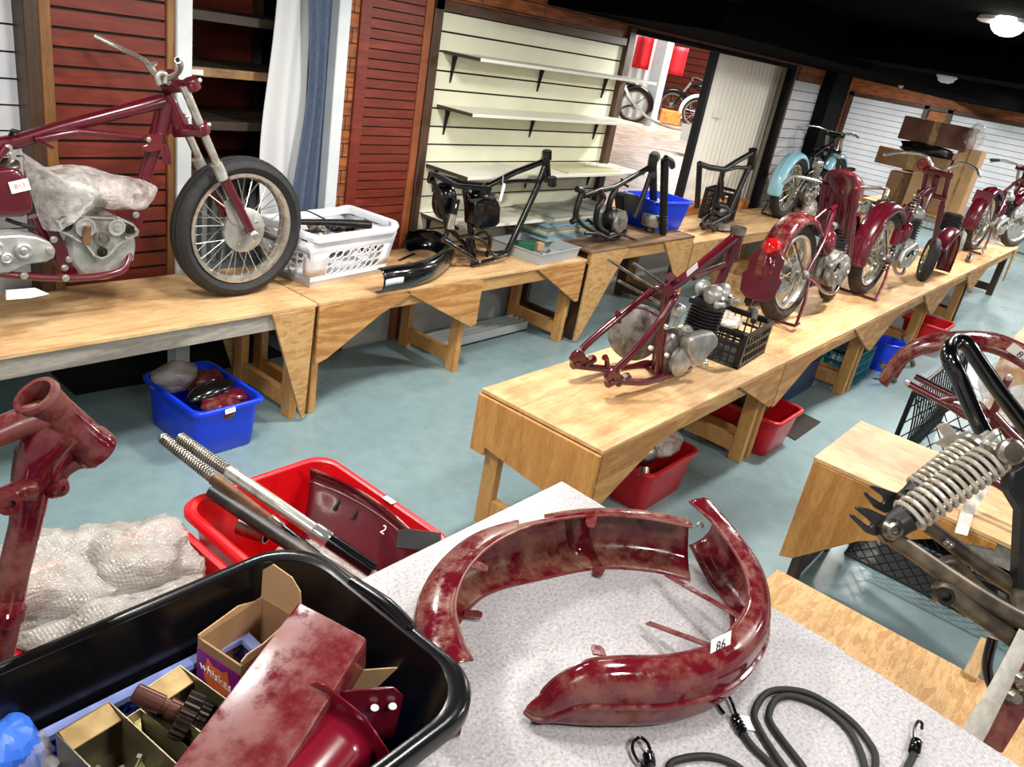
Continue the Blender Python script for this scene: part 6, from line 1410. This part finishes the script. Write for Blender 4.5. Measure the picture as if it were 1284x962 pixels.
g = G(); g.tube([(9.3, 1.36, BZ + .03), (9.36, 1.38, BZ + .045), (9.62, 1.42, BZ + .045), (9.7, 1.43, BZ + .03)], [.012, .03, .03, .012], 14); tag(g.build('silencer', 'steel_brushed'), 'small steel silencer lying on the edge of the middle row', 'silencer')
g = G(); g.box((4.93, 1.83, BZ), (5.2, 1.879, BZ + .16)); tag(g.build('black_case', 'black_plastic', bevel=.02), 'flat black case standing behind the nearest maroon motorcycle', 'case')
# ================= boxes and spares on the far bench
def carton(label, c, sz, rz, m, rx=0.0, mark=False):
    c = V(c); Rm = Matrix.Rotation(rz, 3, 'Z') @ Matrix.Rotation(rx, 3, 'X'); t = thing('cardboard_box', label, 'box', c)
    g = G(); g.obox(c + V((0, 0, sz[2] / 2)), sz, Rm); g.build('carton', m, t, bevel=.004)
    g = G(); g.obox(c + V((0, 0, sz[2] / 2)), (sz[0] + .002, .05, sz[2] + .002), Rm); g.build('packing_tape', 'crate_wood', t)
    if mark:
        n_ = Rm @ V((0, -1, 0)); o = c + V((0, 0, sz[2] / 2)) + n_ * (sz[1] / 2 + .002); g = G(); g.torus(o, n_, .05, .006, 28, 6); g.torus(o, n_, .026, .005, 20, 6); g.build('printed_ring', 'ink_red', t)
    return t
bench_y('far plywood bench across the end of the room under the cartons', 12.75, 13.7, 1.9, 3.55, .64, [[(3.5, .62), (3.5, .4), (3.1, .62)]], 'ply_y')
def pile(label, x0, x1, yt, yb, X, dep, mt_, mark=False, rise=0.0):
    a = at(x0, (yt + yb) / 2, X=X); b = at(x1, (yt + yb) / 2, X=X); zt = at((x0 + x1) / 2, yt, X=X).z; zb = max(.641, at((x0 + x1) / 2, yb, X=X).z)
    y0, y1 = sorted((a.y, b.y)); c = V((X + dep / 2, (y0 + y1) / 2, zb)); t = thing('cardboard_box', label, 'box', c)
    g = G(); g.box((X, y0, zb), (X + dep, y1, zt)); g.build('carton', mt_, t, bevel=.006)
    g = G(); w_ = (y1 - y0); g.box((X - .002, y0 + w_ * .45, zb - .0005), (X + dep + .002, y0 + w_ * .55, zt + .002)); g.build('packing_tape', 'crate_wood', t)
    if mark: 
        o = V((X - .003, y0 + w_ * .32, (zt + zb) / 2)); g = G(); g.torus(o, (1, 0, 0), .065, .010, 28, 6); g.torus(o, (1, 0, 0), .03, .008, 20, 6); g.tube([o + V((0, -.06, 0)), o + V((0, .06, 0))], .008, 6); g.build('printed_ring', 'ink_red', t)
    return y0, y1, zb, zt
pile('battered dark brown carton lying topmost on the pile of boxes', 1127, 1218, 152, 183, 12.9, .5, 'cardboard_dark')
pile('long flat brown carton with a red ring mark in the pile of boxes', 1096, 1190, 191, 214, 12.85, .3, 'cardboard', mark=True)
pile('tall brown carton at the right of the pile, under the battered one', 1186, 1216, 184, 275, 13.0, .4, 'cardboard_light')
pile('large plain brown carton under the left half of the long marked box', 1106, 1145, 215, 275, 12.9, .4, 'cardboard')
pile('brown carton under the right half of the long marked box', 1150, 1184, 215, 275, 12.95, .35, 'cardboard')
pile('brown carton hidden behind the dark tangle, under the topmost box', 1128, 1182, 184, 275, 13.35, .3, 'cardboard_dark')
c = at(1160, 187, X=12.95); g = lump(c, (.12, .36, .09), 15, .35, 3, 28, 14); tag(g.build('dark_bundle', 'black_worn', ang=40), 'dark tangled parts stuffed between the cartons of the pile', 'parts')
c = at(1222, 172, X=12.9); g = lump(c, (.15, .12, .17), 17, .3, 3, 28, 16); tag(g.build('plastic_sheet', 'film_thin', ang=40), 'clear plastic hanging over the right end of the topmost carton', 'plastic')
a0_, a1_, a2_, a3_ = at(1131, 254, X=12.77), at(1150, 254, X=12.77), at(1162, 217, X=12.83), at(1146, 214, X=12.83)
a0_.z = a1_.z = .641
g = G(); g.loft([[a0_, a1_, a2_, a3_], [q_ + V((.02, 0, 0)) for q_ in (a0_, a1_, a2_, a3_)]], True, True); tag(g.build('cardboard_sheet', 'cardboard_light', bevel=.002), 'pale brown cardboard sheet leaning on the pile behind the second motorcycle', 'cardboard')
for i, (x, y, z, a, lb) in enumerate(((9.6, 3.05, .75, .4, 'cream paper sheet hanging over the spares on the far bench, upper one'), (9.3, 3.0, .66, .1, 'cream paper sheet lying flat on the far bench, lower one'))):
    g = G(); g.grid(lambda u, v, x=x, y=y, z=z: V((x + .45 * u, y - .1 + .3 * v, z + (.35 * v if i == 0 else 0) + .03 * math.sin(u * 5 + v * 3))), 10, 8); tag(g.build('paper_sheet', 'paper', solid=.002), lb, 'paper')
for i in range(14):
    x = 9.2 + .21 * i + rnd.uniform(-.05, .05); s = rnd.uniform(.07, .13); zz_ = .6405 + s * .6
    if 9.9 < x < 10.3 or x < 10.2: zz_ = zz_
    g = lump((x, 2.98 if i % 2 else 3.45 if x < 10.2 else 2.98, zz_), (s, s * .6, s * .8), 200 + i, .5, 3, 16, 10); tag(g.build('spare_part', rnd.choice(['black_worn', 'alloy_dirty', 'gear_steel', 'strap_white', 'steel_brushed']), ang=40), 'oily spare part heaped on the far bench before the cartons', 'part', 'spares on the far bench')
t = thing('parts_stand', 'black wire stand of spares in front of the left slatted end panel', 'stand', (10.4, 3.4, .64))
for i in range(4): one('upright', [(9.95 + i * .16, 3.48, .6405), (9.95 + i * .16, 3.46, 1.35)], .012, 'black_worn', t)
for z in (1.0, 1.2, 1.34): one('rail', [(9.9, 3.47, z), (10.5, 3.47, z + .02)], .012, 'black_worn', t)
for i in range(4): one('hook', [(9.97 + i * .15, 3.45, 1.34), (9.97 + i * .15, 3.36, 1.33), (9.97 + i * .15, 3.35, 1.38)], .009, 'steel_brushed', t)
# ================= maroon frame at the left foreground
t = thing('motorcycle_chassis', 'scuffed maroon motorcycle frame with an open head tube at the left edge', 'motorcycle frame', (.3, 1.02, .64))
YF = 1.02
p = lambda x, y, off=0.0: at(x / 4.181, 450 + y / 4.181, Y=YF - off)
a = p(180, 185); b = p(505, 480)
g = G(); d = (b - a).normalized(); L_ = (b - a).length; g.lathe([(.0225, .0), (.029, .0), (.030, .008), (.0265, .014), (.0255, L_ * .3), (.0265, L_ * .8), (.030, L_ * .86), (.0305, L_), (.0225, L_), (.0225, L_ * .5)], a, d, 32, loop=True); g.build('head_tube', 'maroon_old', t)
one('top_tube', [p(230, 300), p(120, 330), p(-20, 390), p(-300, 510)], [.022, .019, .019, .019], 'maroon_dusty', t, k=4, n=18)
one('down_tube', [p(300, 360), p(220, 480), p(165, 660), p(135, 860), p(70, 1130), p(20, 1420), p(-20, 1600)], [.036, .032, .025, .0205, .020, .020, .020], 'maroon_old', t, k=4, n=18)
g = G(); g.prism([(p(x, y).x, p(x, y).z) for x, y in ((130, 330), (260, 250), (330, 320), (440, 440), (400, 530), (340, 580), (300, 640), (250, 720), (160, 680), (60, 690), (100, 560), (115, 440), (90, 420))], (0, YF, 0), (1, 0, 0), (0, 0, 1), .014); g.build('head_gusset', 'maroon_old', t, bevel=.005, seg=2)
one('lower_lug', [p(300, 690), p(330, 600), p(400, 540), p(480, 510)], [.008, .009, .012, .018], 'maroon_dusty', t, k=4)
one('tank_lug', [p(150, 690, .02), p(80, 700, .03), p(30, 730, .04), p(0, 750, .04)], [.016, .014, .016, .016], 'maroon_old', t, k=4)
g = G(); c = p(40, 755, .055); g.lathe([(.007, -.008), (.014, -.008), (.014, .008), (.007, .008)], c, AXY, 18, loop=True); g.build('lug_eye', 'maroon_dusty', t)
one('cable_lug', [p(280, 690, .02), p(320, 680, .04), p(335, 650, .05)], [.012, .011, .006], 'maroon_old', t, k=3)
g = G(); c = p(20, 1330, .02); g.lathe([(.024, -.012), (.027, -.008), (.027, .008), (.024, .012)], c, p(70, 1130) - p(20, 1420), 20); g.build('clamp_ring', 'maroon_old', t)
c_ = p(-20, 1600); one('cradle_tube', [c_, V((c_.x - .02, YF, .75)), V((c_.x - .12, YF, .66)), V((c_.x - .5, YF, .66))], .019, 'maroon_old', t, k=4)
# ================= next room
T0 = at(815, 159, ZF)
t = thing('white_post', 'white post in the bright next room between the motorcycles', 'post', T0)
pb = at(812, 157, ZF); g = G(); g.box((pb.x - .12, pb.y - .11, ZF), (pb.x + .12, pb.y + .11, 3.6)); g.build('post_shaft', 'white_paint', t); g = G(); g.box((pb.x - .16, pb.y - .17, ZF), (pb.x + .16, pb.y + .17, ZF + .12)); g.build('post_base', 'white_paint', t)
def banner(label, px0, px1, y0, y1, X):
    a = at(px0, y0, X=X); b = at(px1, y1, X=X); zt = a.z; zb = b.z
    g = G(); g.grid(lambda u, v: V((X + .03 * math.sin(u * 9), a.y + (b.y - a.y) * u, zb + (zt - zb) * v)), 14, 6); tag(g.build('hanging_banner', 'banner_red', solid=.006), label, 'banner')
banner('red hanging banner on the wall right of the white post in the next room', 836, 855, 56, 96, 15.7)
banner('narrower red hanging banner left of the white post in the next room', 800, 812, 45, 88, 15.7)
struct(corrug('wall_next_room_iron', (15.85, 12.3, 0), (15.85, 9.1, 0), ZF, 3.5, .2, .03, 'white_paint'))
hd_ = math.radians(126)
def room_bike(label, pxf, mt, tank, L=1.3, R=.33, **k):
    f = at(*pxf, ZF); loc = f - V((math.cos(hd_), math.sin(hd_), 0)) * L; return moto(label, (loc.x, loc.y, ZF + .001), hd_, mt=mt, frame='black_gloss', tank=tank, seat=True, L=L, R=R, spokes=20, stand=False, exhaust=True, **k)
m5 = room_bike('black motorcycle with pale front mudguard seen through the doorway', (868, 161), 'black_gloss', 'black_gloss', fgmat='white_paint', bars='grips')
_, W5, D5, F5 = m5
t5 = m5[0]; g = G(); g.lathe([(.001, 0), (.09, .004), (.1, .012), (.09, .02)], W5(*F5(.98, .45, 1.2)), D5(1, 0, 0), 20); g.build('mirror', 'chrome', t5); one('mirror_stem', [W5(*F5(.88, .3, .98)), W5(*F5(.98, .45, 1.15))], .012, 'chrome', t5)
room_bike('black motorcycle with red trim behind the white post in the next room', (838, 150), 'black_gloss', 'black_gloss', bars='wide')
f = at(790, 154, ZF); moto('motorcycle with a royal blue tank left of the white post in the next room', (f.x, f.y, ZF + .001), hd_, mt='black_gloss', frame='black_gloss', tank='royal_blue', seat=True, L=1.35, R=.34, spokes=20, stand=False)
pb2 = at(848, 157, ZF); g = G(); g.obox(pb2 + V((-.2, .1, .15)), (.35, .45, .28), Matrix.Rotation(.6, 3, 'Z')); tag(g.build('wooden_block', 'orange_timber', bevel=.01), 'brown wooden block on the floor beside the front wheel in the next room', 'block')
def rope_pt(px, py, X): return at(px, py, X=X)
t = thing('rope_barrier', 'white rope barrier with a paper notice across the next room', 'rope', (12, 8, ZF))
g = G(); rp = [at(782, 105, X=11.6), at(790, 122, X=11.6), at(802, 138, X=11.7), at(818, 151, X=11.8), at(840, 160, X=12.0), at(858, 162, X=12.1), at(884, 158, X=12.3)]; g.tube(rp, .022, 8, k=5); g.build('rope', 'rope', t)
c = at(868, 168, X=12.0); g = G(); g.prism([(-.2, -.13), (.2, -.15), (.2, .12), (-.2, .13)], c, (.05, -1, 0), (0, .1, 1), .004); g.build('notice', 'sticker', t)
# ================= right foreground: spring fork, mudguard frame, cages
t = thing('leading_link_fork', 'black motorcycle front fork with two bright coil springs leaning over the right bench', 'fork', (1.75, .1, .64))
def dp(x, y, D):
    c = ((x - 642) / FPX, (y - 481) / FPX, 1.0); return CAM + V([sum(RC[i][k] * c[i] for i in range(3)) for k in range(3)]) * D
DA, DB = 1.60, 1.72                                           # near and far side of the fork
def pn(x, y, D): return dp(1040 + x / 4.373, 560 + y / 4.373, D)
for nm, D_, sp0, sp1, dr in (('near', DA, (430, 385), (890, 70), None), ('far', DB, (500, 245), (790, 20), None)):
    a = pn(*sp0, D_); b = pn(*sp1, D_)
    g = G(); g.helix(a, b, .033, .0052, 13 if nm == 'near' else 11, 18, 8); sp = g.build('coil_spring', 'spring_steel', t)
    g = G(); g.tube([a, b], .017, 16); g.build('damper', 'black_rusty', sp)
    d = (b - a).normalized(); g = G(); g.lathe([(.016, -.07), (.024, -.062), (.027, -.02), (.030, -.004), (.02, .0)], a, d, 22); g.build('damper_cap', 'black_worn', sp)
    g = G(); g.lathe([(.02, 0), (.036, .004), (.036, .012), (.018, .03), (.016, .05)], b, d, 20); g.build('spring_seat', 'chrome_worn', sp)
def plate(nm, pts, D_, th, m_, bev=.002):
    c0 = pn(*pts[0], D_); cs = [pn(x, y, D_) for x, y in pts]; n_ = V((RC[2][0], RC[2][1], RC[2][2]))
    g = G(); g.loft([[c + n_ * s for c in cs] for s in (-th / 2, th / 2)], True, True); return g.build(nm, m_, t, bevel=bev)
plate('slotted_lug', [(110, 372), (118, 392), (195, 470), (240, 488), (300, 480), (345, 455), (340, 400), (300, 380), (215, 340), (150, 328), (140, 342), (205, 395), (232, 425), (222, 436), (205, 432), (150, 392), (122, 366)], DA, .012, 'black_worn')
plate('slotted_lug', [(188, 252), (198, 275), (245, 335), (300, 365), (370, 350), (425, 290), (400, 262), (340, 245), (235, 214), (215, 218), (285, 270), (300, 295), (290, 308), (272, 305), (215, 268), (196, 246)], DB, .012, 'black_worn')
def arm(nm, pts, r, D_, m_='oily_steel', k=3): return one(nm, [pn(x, y, D_ if not isinstance(D_, tuple) else D_[0] + (D_[1] - D_[0]) * i / (len(pts) - 1)) for i, (x, y) in enumerate(pts)], r, m_, t, k=k, n=14)
arm('link_arm', [(310, 480), (450, 570), (620, 690), (800, 810), (960, 905), (1060, 955)], [.017, .017, .018, .019, .019, .019], DA)
arm('link_arm', [(480, 390), (600, 480), (760, 600), (900, 700), (1040, 790)], [.016, .016, .017, .018, .018], DB)
arm('cross_tube', [(1040, 790), (1050, 860), (1060, 955)], .019, (DB, DA))
g = G(); c = pn(335, 450, DA - .02); n_ = -V(RC[2]); g.lathe([(.010, 0), (.020, .0), (.022, .01), (.016, .02), (.010, .022), (.008, .014), (.001, .014)], c, n_, 22); g.build('pivot_bolt', 'steel_brushed', t)
g = G(); c = pn(408, 282, DB - .02); g.lathe([(.018, 0), (.02, .01), (.012, .02)], c, n_, 20); g.build('pivot_bolt', 'black_worn', t)
for x, y in ((645, 525), (665, 540)): g = G(); g.ball(pn(x, y, DB - .022), .008, n=10, m=6); g.build('grease_nipple', 'steel_brushed', t)
g = G(); c = pn(975, 28, DA - .03); g.lathe([(.024, 0), (.026, .006), (.026, .016), (.02, .022)], c, n_, 22); g.build('top_bolt', 'steel_brushed', t)
plate('spring_link', [(880, 60), (930, 20), (985, -10), (1015, 20), (990, 60), (960, 110), (925, 120)], DA - .01, .02, 'steel_brushed')
# stays and upright behind
arm('brace', [(620, 640), (680, 630), (740, 690), (850, 800), (980, 870)], [.012, .014, .012, .011, .011], DB - .02)
arm('lower_arm', [(590, 800), (640, 780), (720, 850), (900, 980), (1010, 1060)], [.016, .020, .018, .017, .017], DA)
g = G(); g.lathe([(.010, -.012), (.018, -.012), (.018, .012), (.010, .012)], pn(625, 818, DA - .012), n_, 18, loop=True); g.build('arm_eye', 'black_worn', t)
def rp_(x, y, D_): return dp(x, y, D_)
loop_ = [(1284, 625), (1262, 590), (1232, 540), (1205, 480), (1190, 446), (1196, 430), (1212, 432), (1228, 455), (1256, 495), (1290, 540), (1320, 585)]
one('fork_loop', [rp_(x, y, 1.78 + (.0 if i < 5 else .10)) for i, (x, y) in enumerate(loop_)], [.020, .019, .0185, .0185, .0185, .0185, .0185, .0185, .019, .02, .022], 'black_gloss', t, k=5, n=16)
g = G(); cs = [rp_(x, y, 1.70) for x, y in ((1262, 590), (1284, 575), (1310, 580), (1310, 740), (1270, 745), (1275, 640), (1258, 612))]; g.loft([[c + n_ * s for c in cs] for s in (-.02, .02)], True, True); g.build('steering_plate', 'black_worn', t, bevel=.006)
one('brake_hose', [rp_(x, y, 1.72) for x, y in ((1245, 800), (1238, 830), (1240, 850), (1250, 875))], .011, 'black_gloss', t, k=4)
# maroon frame leg with a white strap standing on the chipboard bench
t = thing('frame_leg', 'maroon frame end with bolts, bound by a white strap at the right edge', 'motorcycle frame', (1.75, -.12, .64)); t.name = 'chassis_end'; WM[t.name] = WM['frame_leg']
g = G(); cs = [(1290, 790), (1262, 845), (1218, 925), (1246, 938), (1290, 866), (1310, 850)]
D0 = 1.62; g.loft([[rp_(x, y, D0) + n_ * s for x, y in cs] for s in (-.03, .03)], True, True); g.build('frame_member', 'maroon_old', t, bevel=.006, seg=2)
for x, y in ((1268, 872), (1278, 850), (1283, 860)): g = G(); g.lathe([(.015, 0), (.016, .01), (.010, .02)], rp_(x, y, D0 - .035), n_, 16); g.build('bolt', 'steel_brushed', t)
g = G(); w_ = [((1278, 788), (1300, 800)), ((1262, 820), (1284, 830)), ((1240, 860), (1262, 872)), ((1213, 903), (1240, 917)), ((1205, 920), (1230, 935))]
g.loft([[rp_(*a, D0 - .045), rp_(*b, D0 - .045), rp_(*b, D0 - .041), rp_(*a, D0 - .041)] for a, b in w_], True, True); tag(g.build('tie_strap', 'strap_white', ang=60), 'white woven strap running up beside the maroon frame end on the right', 'strap')
g = G(); w_ = [((1197, 668), (1213, 672)), ((1205, 640), (1221, 645)), ((1214, 620), (1232, 626)), ((1228, 598), (1246, 606)), ((1240, 575), (1256, 585))]
g.loft([[at(*a, z=.642 if i < 2 else .642 + .05 * (i - 1)), at(*b, z=.642 if i < 2 else .642 + .05 * (i - 1)), at(*b, z=.646 if i < 2 else .646 + .05 * (i - 1)), at(*a, z=.646 if i < 2 else .646 + .05 * (i - 1))] for i, (a, b) in enumerate(w_)], True, True); tag(g.build('tie_strap', 'strap_white', ang=60), 'white strap lying over the edge of the plywood bench behind the springs', 'strap')
g = G(); g.bar(at(1215, 850, .645), at(1237, 805, .665), .035, .02, (0, 0, 1)); tag(g.build('wood_offcut', 'crate_wood', bevel=.003), 'short wooden offcut lying on the edge of the chipboard bench', 'wood')
# mudguard on its sub-frame, on the right plywood bench
XM = 3.45
t = thing('rear_subframe', 'maroon rear frame with long dusty mudguard and paper label on the right bench', 'mudguard', (3.45, .2, .64))
qm = lambda x, y, off=0.0: at(1100 + x / 5.342, 400 + y / 5.342, X=XM - off)
tp = [(60, 455), (130, 350), (230, 265), (340, 220), (460, 205), (600, 200), (740, 215), (870, 265), (1000, 345), (1130, 460), (1250, 600)]
T = [qm(x, y, .075) for x, y in tp]; B = [qm(x, y, .075) + V((.16, 0, 0)) for x, y in tp]
cc = sum(T, V((0, 0, 0))) / len(T) - V((0, .1, .2))
g, rr = channel(T, B, .05, cc, k=5, m=12); g.build('mudguard_shell', 'maroon_dirty', t, solid=.003, ang=50)
g = G(); g.tube([r_[0] for r_ in rr], .005, 6); g.build('rolled_edge', 'maroon_dusty', t)
g = G(); g.tube([r_[6] for r_ in rr], .007, 6); g.build('centre_rib', 'maroon_dusty', t)
n3 = V((-1, 0, 0)); pl_ = rr[38][2]; sticker(t, pl_ + (CAM - pl_).normalized() * .014, V((0, -1, -.35)), (-.4, 0, 1), .13, .05, '851', 'ink', .04)
def mt_(nm, pts, r, m_='maroon', k=4, off=.09): return one(nm, [qm(x, y, off) for x, y in pts], r, m_, t, k=k, n=12)
mt_('stay_tube', [(200, 430), (330, 500), (470, 575), (600, 655), (680, 665), (730, 650)], .0135); mt_('stay_tube', [(255, 385), (380, 450), (500, 510)], .0135, off=-.08)
mt_('loop_tube', [(430, 545), (520, 530), (620, 535), (700, 590), (740, 650), (660, 655), (560, 600), (450, 560)], .0125, 'maroon_old')
g = G(); g.prism([(-(qm(x, y, .09).y), qm(x, y, .09).z) for x, y in ((700, 600), (760, 640), (830, 720), (730, 760), (650, 770))], (XM - .09, 0, 0), (0, -1, 0), (0, 0, 1), .012); g.build('dropout_plate', 'maroon', t, bevel=.002)
for c in ((200, 430), (732, 682), (885, 392), (790, 385)): g = G(); g.bolt(qm(*c, .105), (-1, 0, 0), .013, .008); g.build('bolt', 'zinc_bolt', t)
mt_('upright_tube', [(885, 390), (830, 500), (790, 600), (740, 680)], .014); mt_('upright_tube', [(770, 620), (900, 760), (1050, 900)], .014)
mt_('support_leg', [(730, 760), (640, 980)], .012, k=0, off=.05); mt_('support_leg', [(830, 720), (1010, 1010)], .012, k=0, off=-.05)
g = G(); c = qm(545, 810, .04); g.prism([(-.08, -.05), (-.05, -.01), (-.09, .02), (-.06, .05), (-.01, .02), (.02, .05), (.06, .03), (.04, -.02), (.06, -.06), (0, -.05)], c, (0, -1, 0), (0, .1, 1), .02); g.build('casting', 'alloy', t, bevel=.003)
g = lump(qm(960, 500, -.15), (.09, .16, .12), 45, .3, 3, 24, 14); tag(g.build('plastic_bag', 'film', ang=40), 'greyish plastic bundle under the dusty mudguard at the right edge', 'bag')
one('link_bar', [at(1262, 560 + 40, X=3.3), at(1300, 650, X=3.3)], .012, 'maroon', t)
one('foot_bar', [at(1240, 600, X=3.25), at(1262, 615, X=3.25), at(1300, 650, X=3.25)], [.02, .014, .014], 'maroon', t, k=3)
# black wire cage on the floor beyond the plywood bench
t = thing('wire_cage', 'black wire cage basket on the floor beyond the plywood bench', 'cage', (5.2, .3, 0))
A0, A1, A2, A3 = V((4.6, .68, .60)), V((6.1, .68, .60)), V((6.1, -.15, .60)), V((4.6, -.15, .60)); dwn = V((-.0, .0, -.555))
def bl(a): return V((a.x, a.y, .006))
for a in (A0, A1, A2, A3): one('post', [a, bl(a)], .014, 'wire_black', t, n=8)
for a, b in ((A0, A1), (A1, A2), (A2, A3), (A3, A0)): one('rim_bar', [a, b], .013, 'wire_black', t, n=8); one('base_bar', [bl(a), bl(b)], .009, 'wire_black', t, n=8)
for i in range(1, 22):
    s_ = i / 22; a = A0.lerp(A1, s_); one('bowed_wire', [a, (a + bl(a)) / 2 + V((0, -.05, 0)), bl(a)], .0045, 'wire_black', t, k=5, n=6)
g = G()
for i in range(13):
    for s_ in (-1, 1):
        for (P0, P1) in ((A3, A0),):
            u0 = i / 12; u1 = u0 + s_ * .5
            a = P0.lerp(P1, u0); k0 = 1.0
            if 0 <= u1 <= 1: b = bl(P0.lerp(P1, u1))
            else:
                uc = 0 if u1 < 0 else 1; f_ = abs((uc - u0) / (u1 - u0)); b = P0.lerp(P1, uc); b = V((b.x, b.y, a.z + (0.006 - a.z) * f_))
            g.tube([a, b], .0035, 5)
g.tube([A3, A0], .004, 6); g.build('mesh_side', 'wire_black', t)
g = G(); g.prism([(.5, .36), (.1, .36), (-.08, .1), (-.08, .0), (.5, .0)], (4.3, 0, .001), (0, 1, 0), (0, 0, 1), .3); tag(g.build('dark_case', 'black_plastic', bevel=.01), 'dark box in front of the black wire cage behind the plywood bench', 'case')
# black mesh basket on the floor under the plywood bench
t = thing('mesh_basket', 'black mesh basket on the floor under the right hand plywood bench', 'basket', (3.5, .0, 0))
x0_, x1_, y0_, y1_, h_ = 3.70, 4.10, -.85, .56, .19
for a, b in (((x0_, y1_), (x1_, y1_)), ((x1_, y1_), (x1_, y0_)), ((x1_, y0_), (x0_, y0_)), ((x0_, y0_), (x0_, y1_))):
    g = G(); a = V((*a, 0)); b = V((*b, 0)); n_s = max(3, int((b - a).length / .06))
    for i in range(n_s):
        q0 = a.lerp(b, i / n_s); q1 = a.lerp(b, (i + 1) / n_s)
        for z in (0.01, .063, .116):
            g.tube([q0 + V((0, 0, z)), q1 + V((0, 0, z + .053))], .003, 5); g.tube([q1 + V((0, 0, z)), q0 + V((0, 0, z + .053))], .003, 5)
    g.tube([a + V((0, 0, .008)), b + V((0, 0, .008))], .007, 6); g.tube([a + V((0, 0, h_)), b + V((0, 0, h_))], .008, 6); g.build('mesh_side', 'wire_black', t)
g = G(); g.box((x0_, y0_, .001), (x1_, y1_, .006)); g.build('basket_floor', 'wire_black', t)
g = lump((3.9, -.35, .06), (.15, .3, .05), 301, .4, 3, 22, 14); tag(g.build('oily_rag', 'black_rusty', ang=40), 'dark oily rag in the black mesh basket on the floor', 'rag')
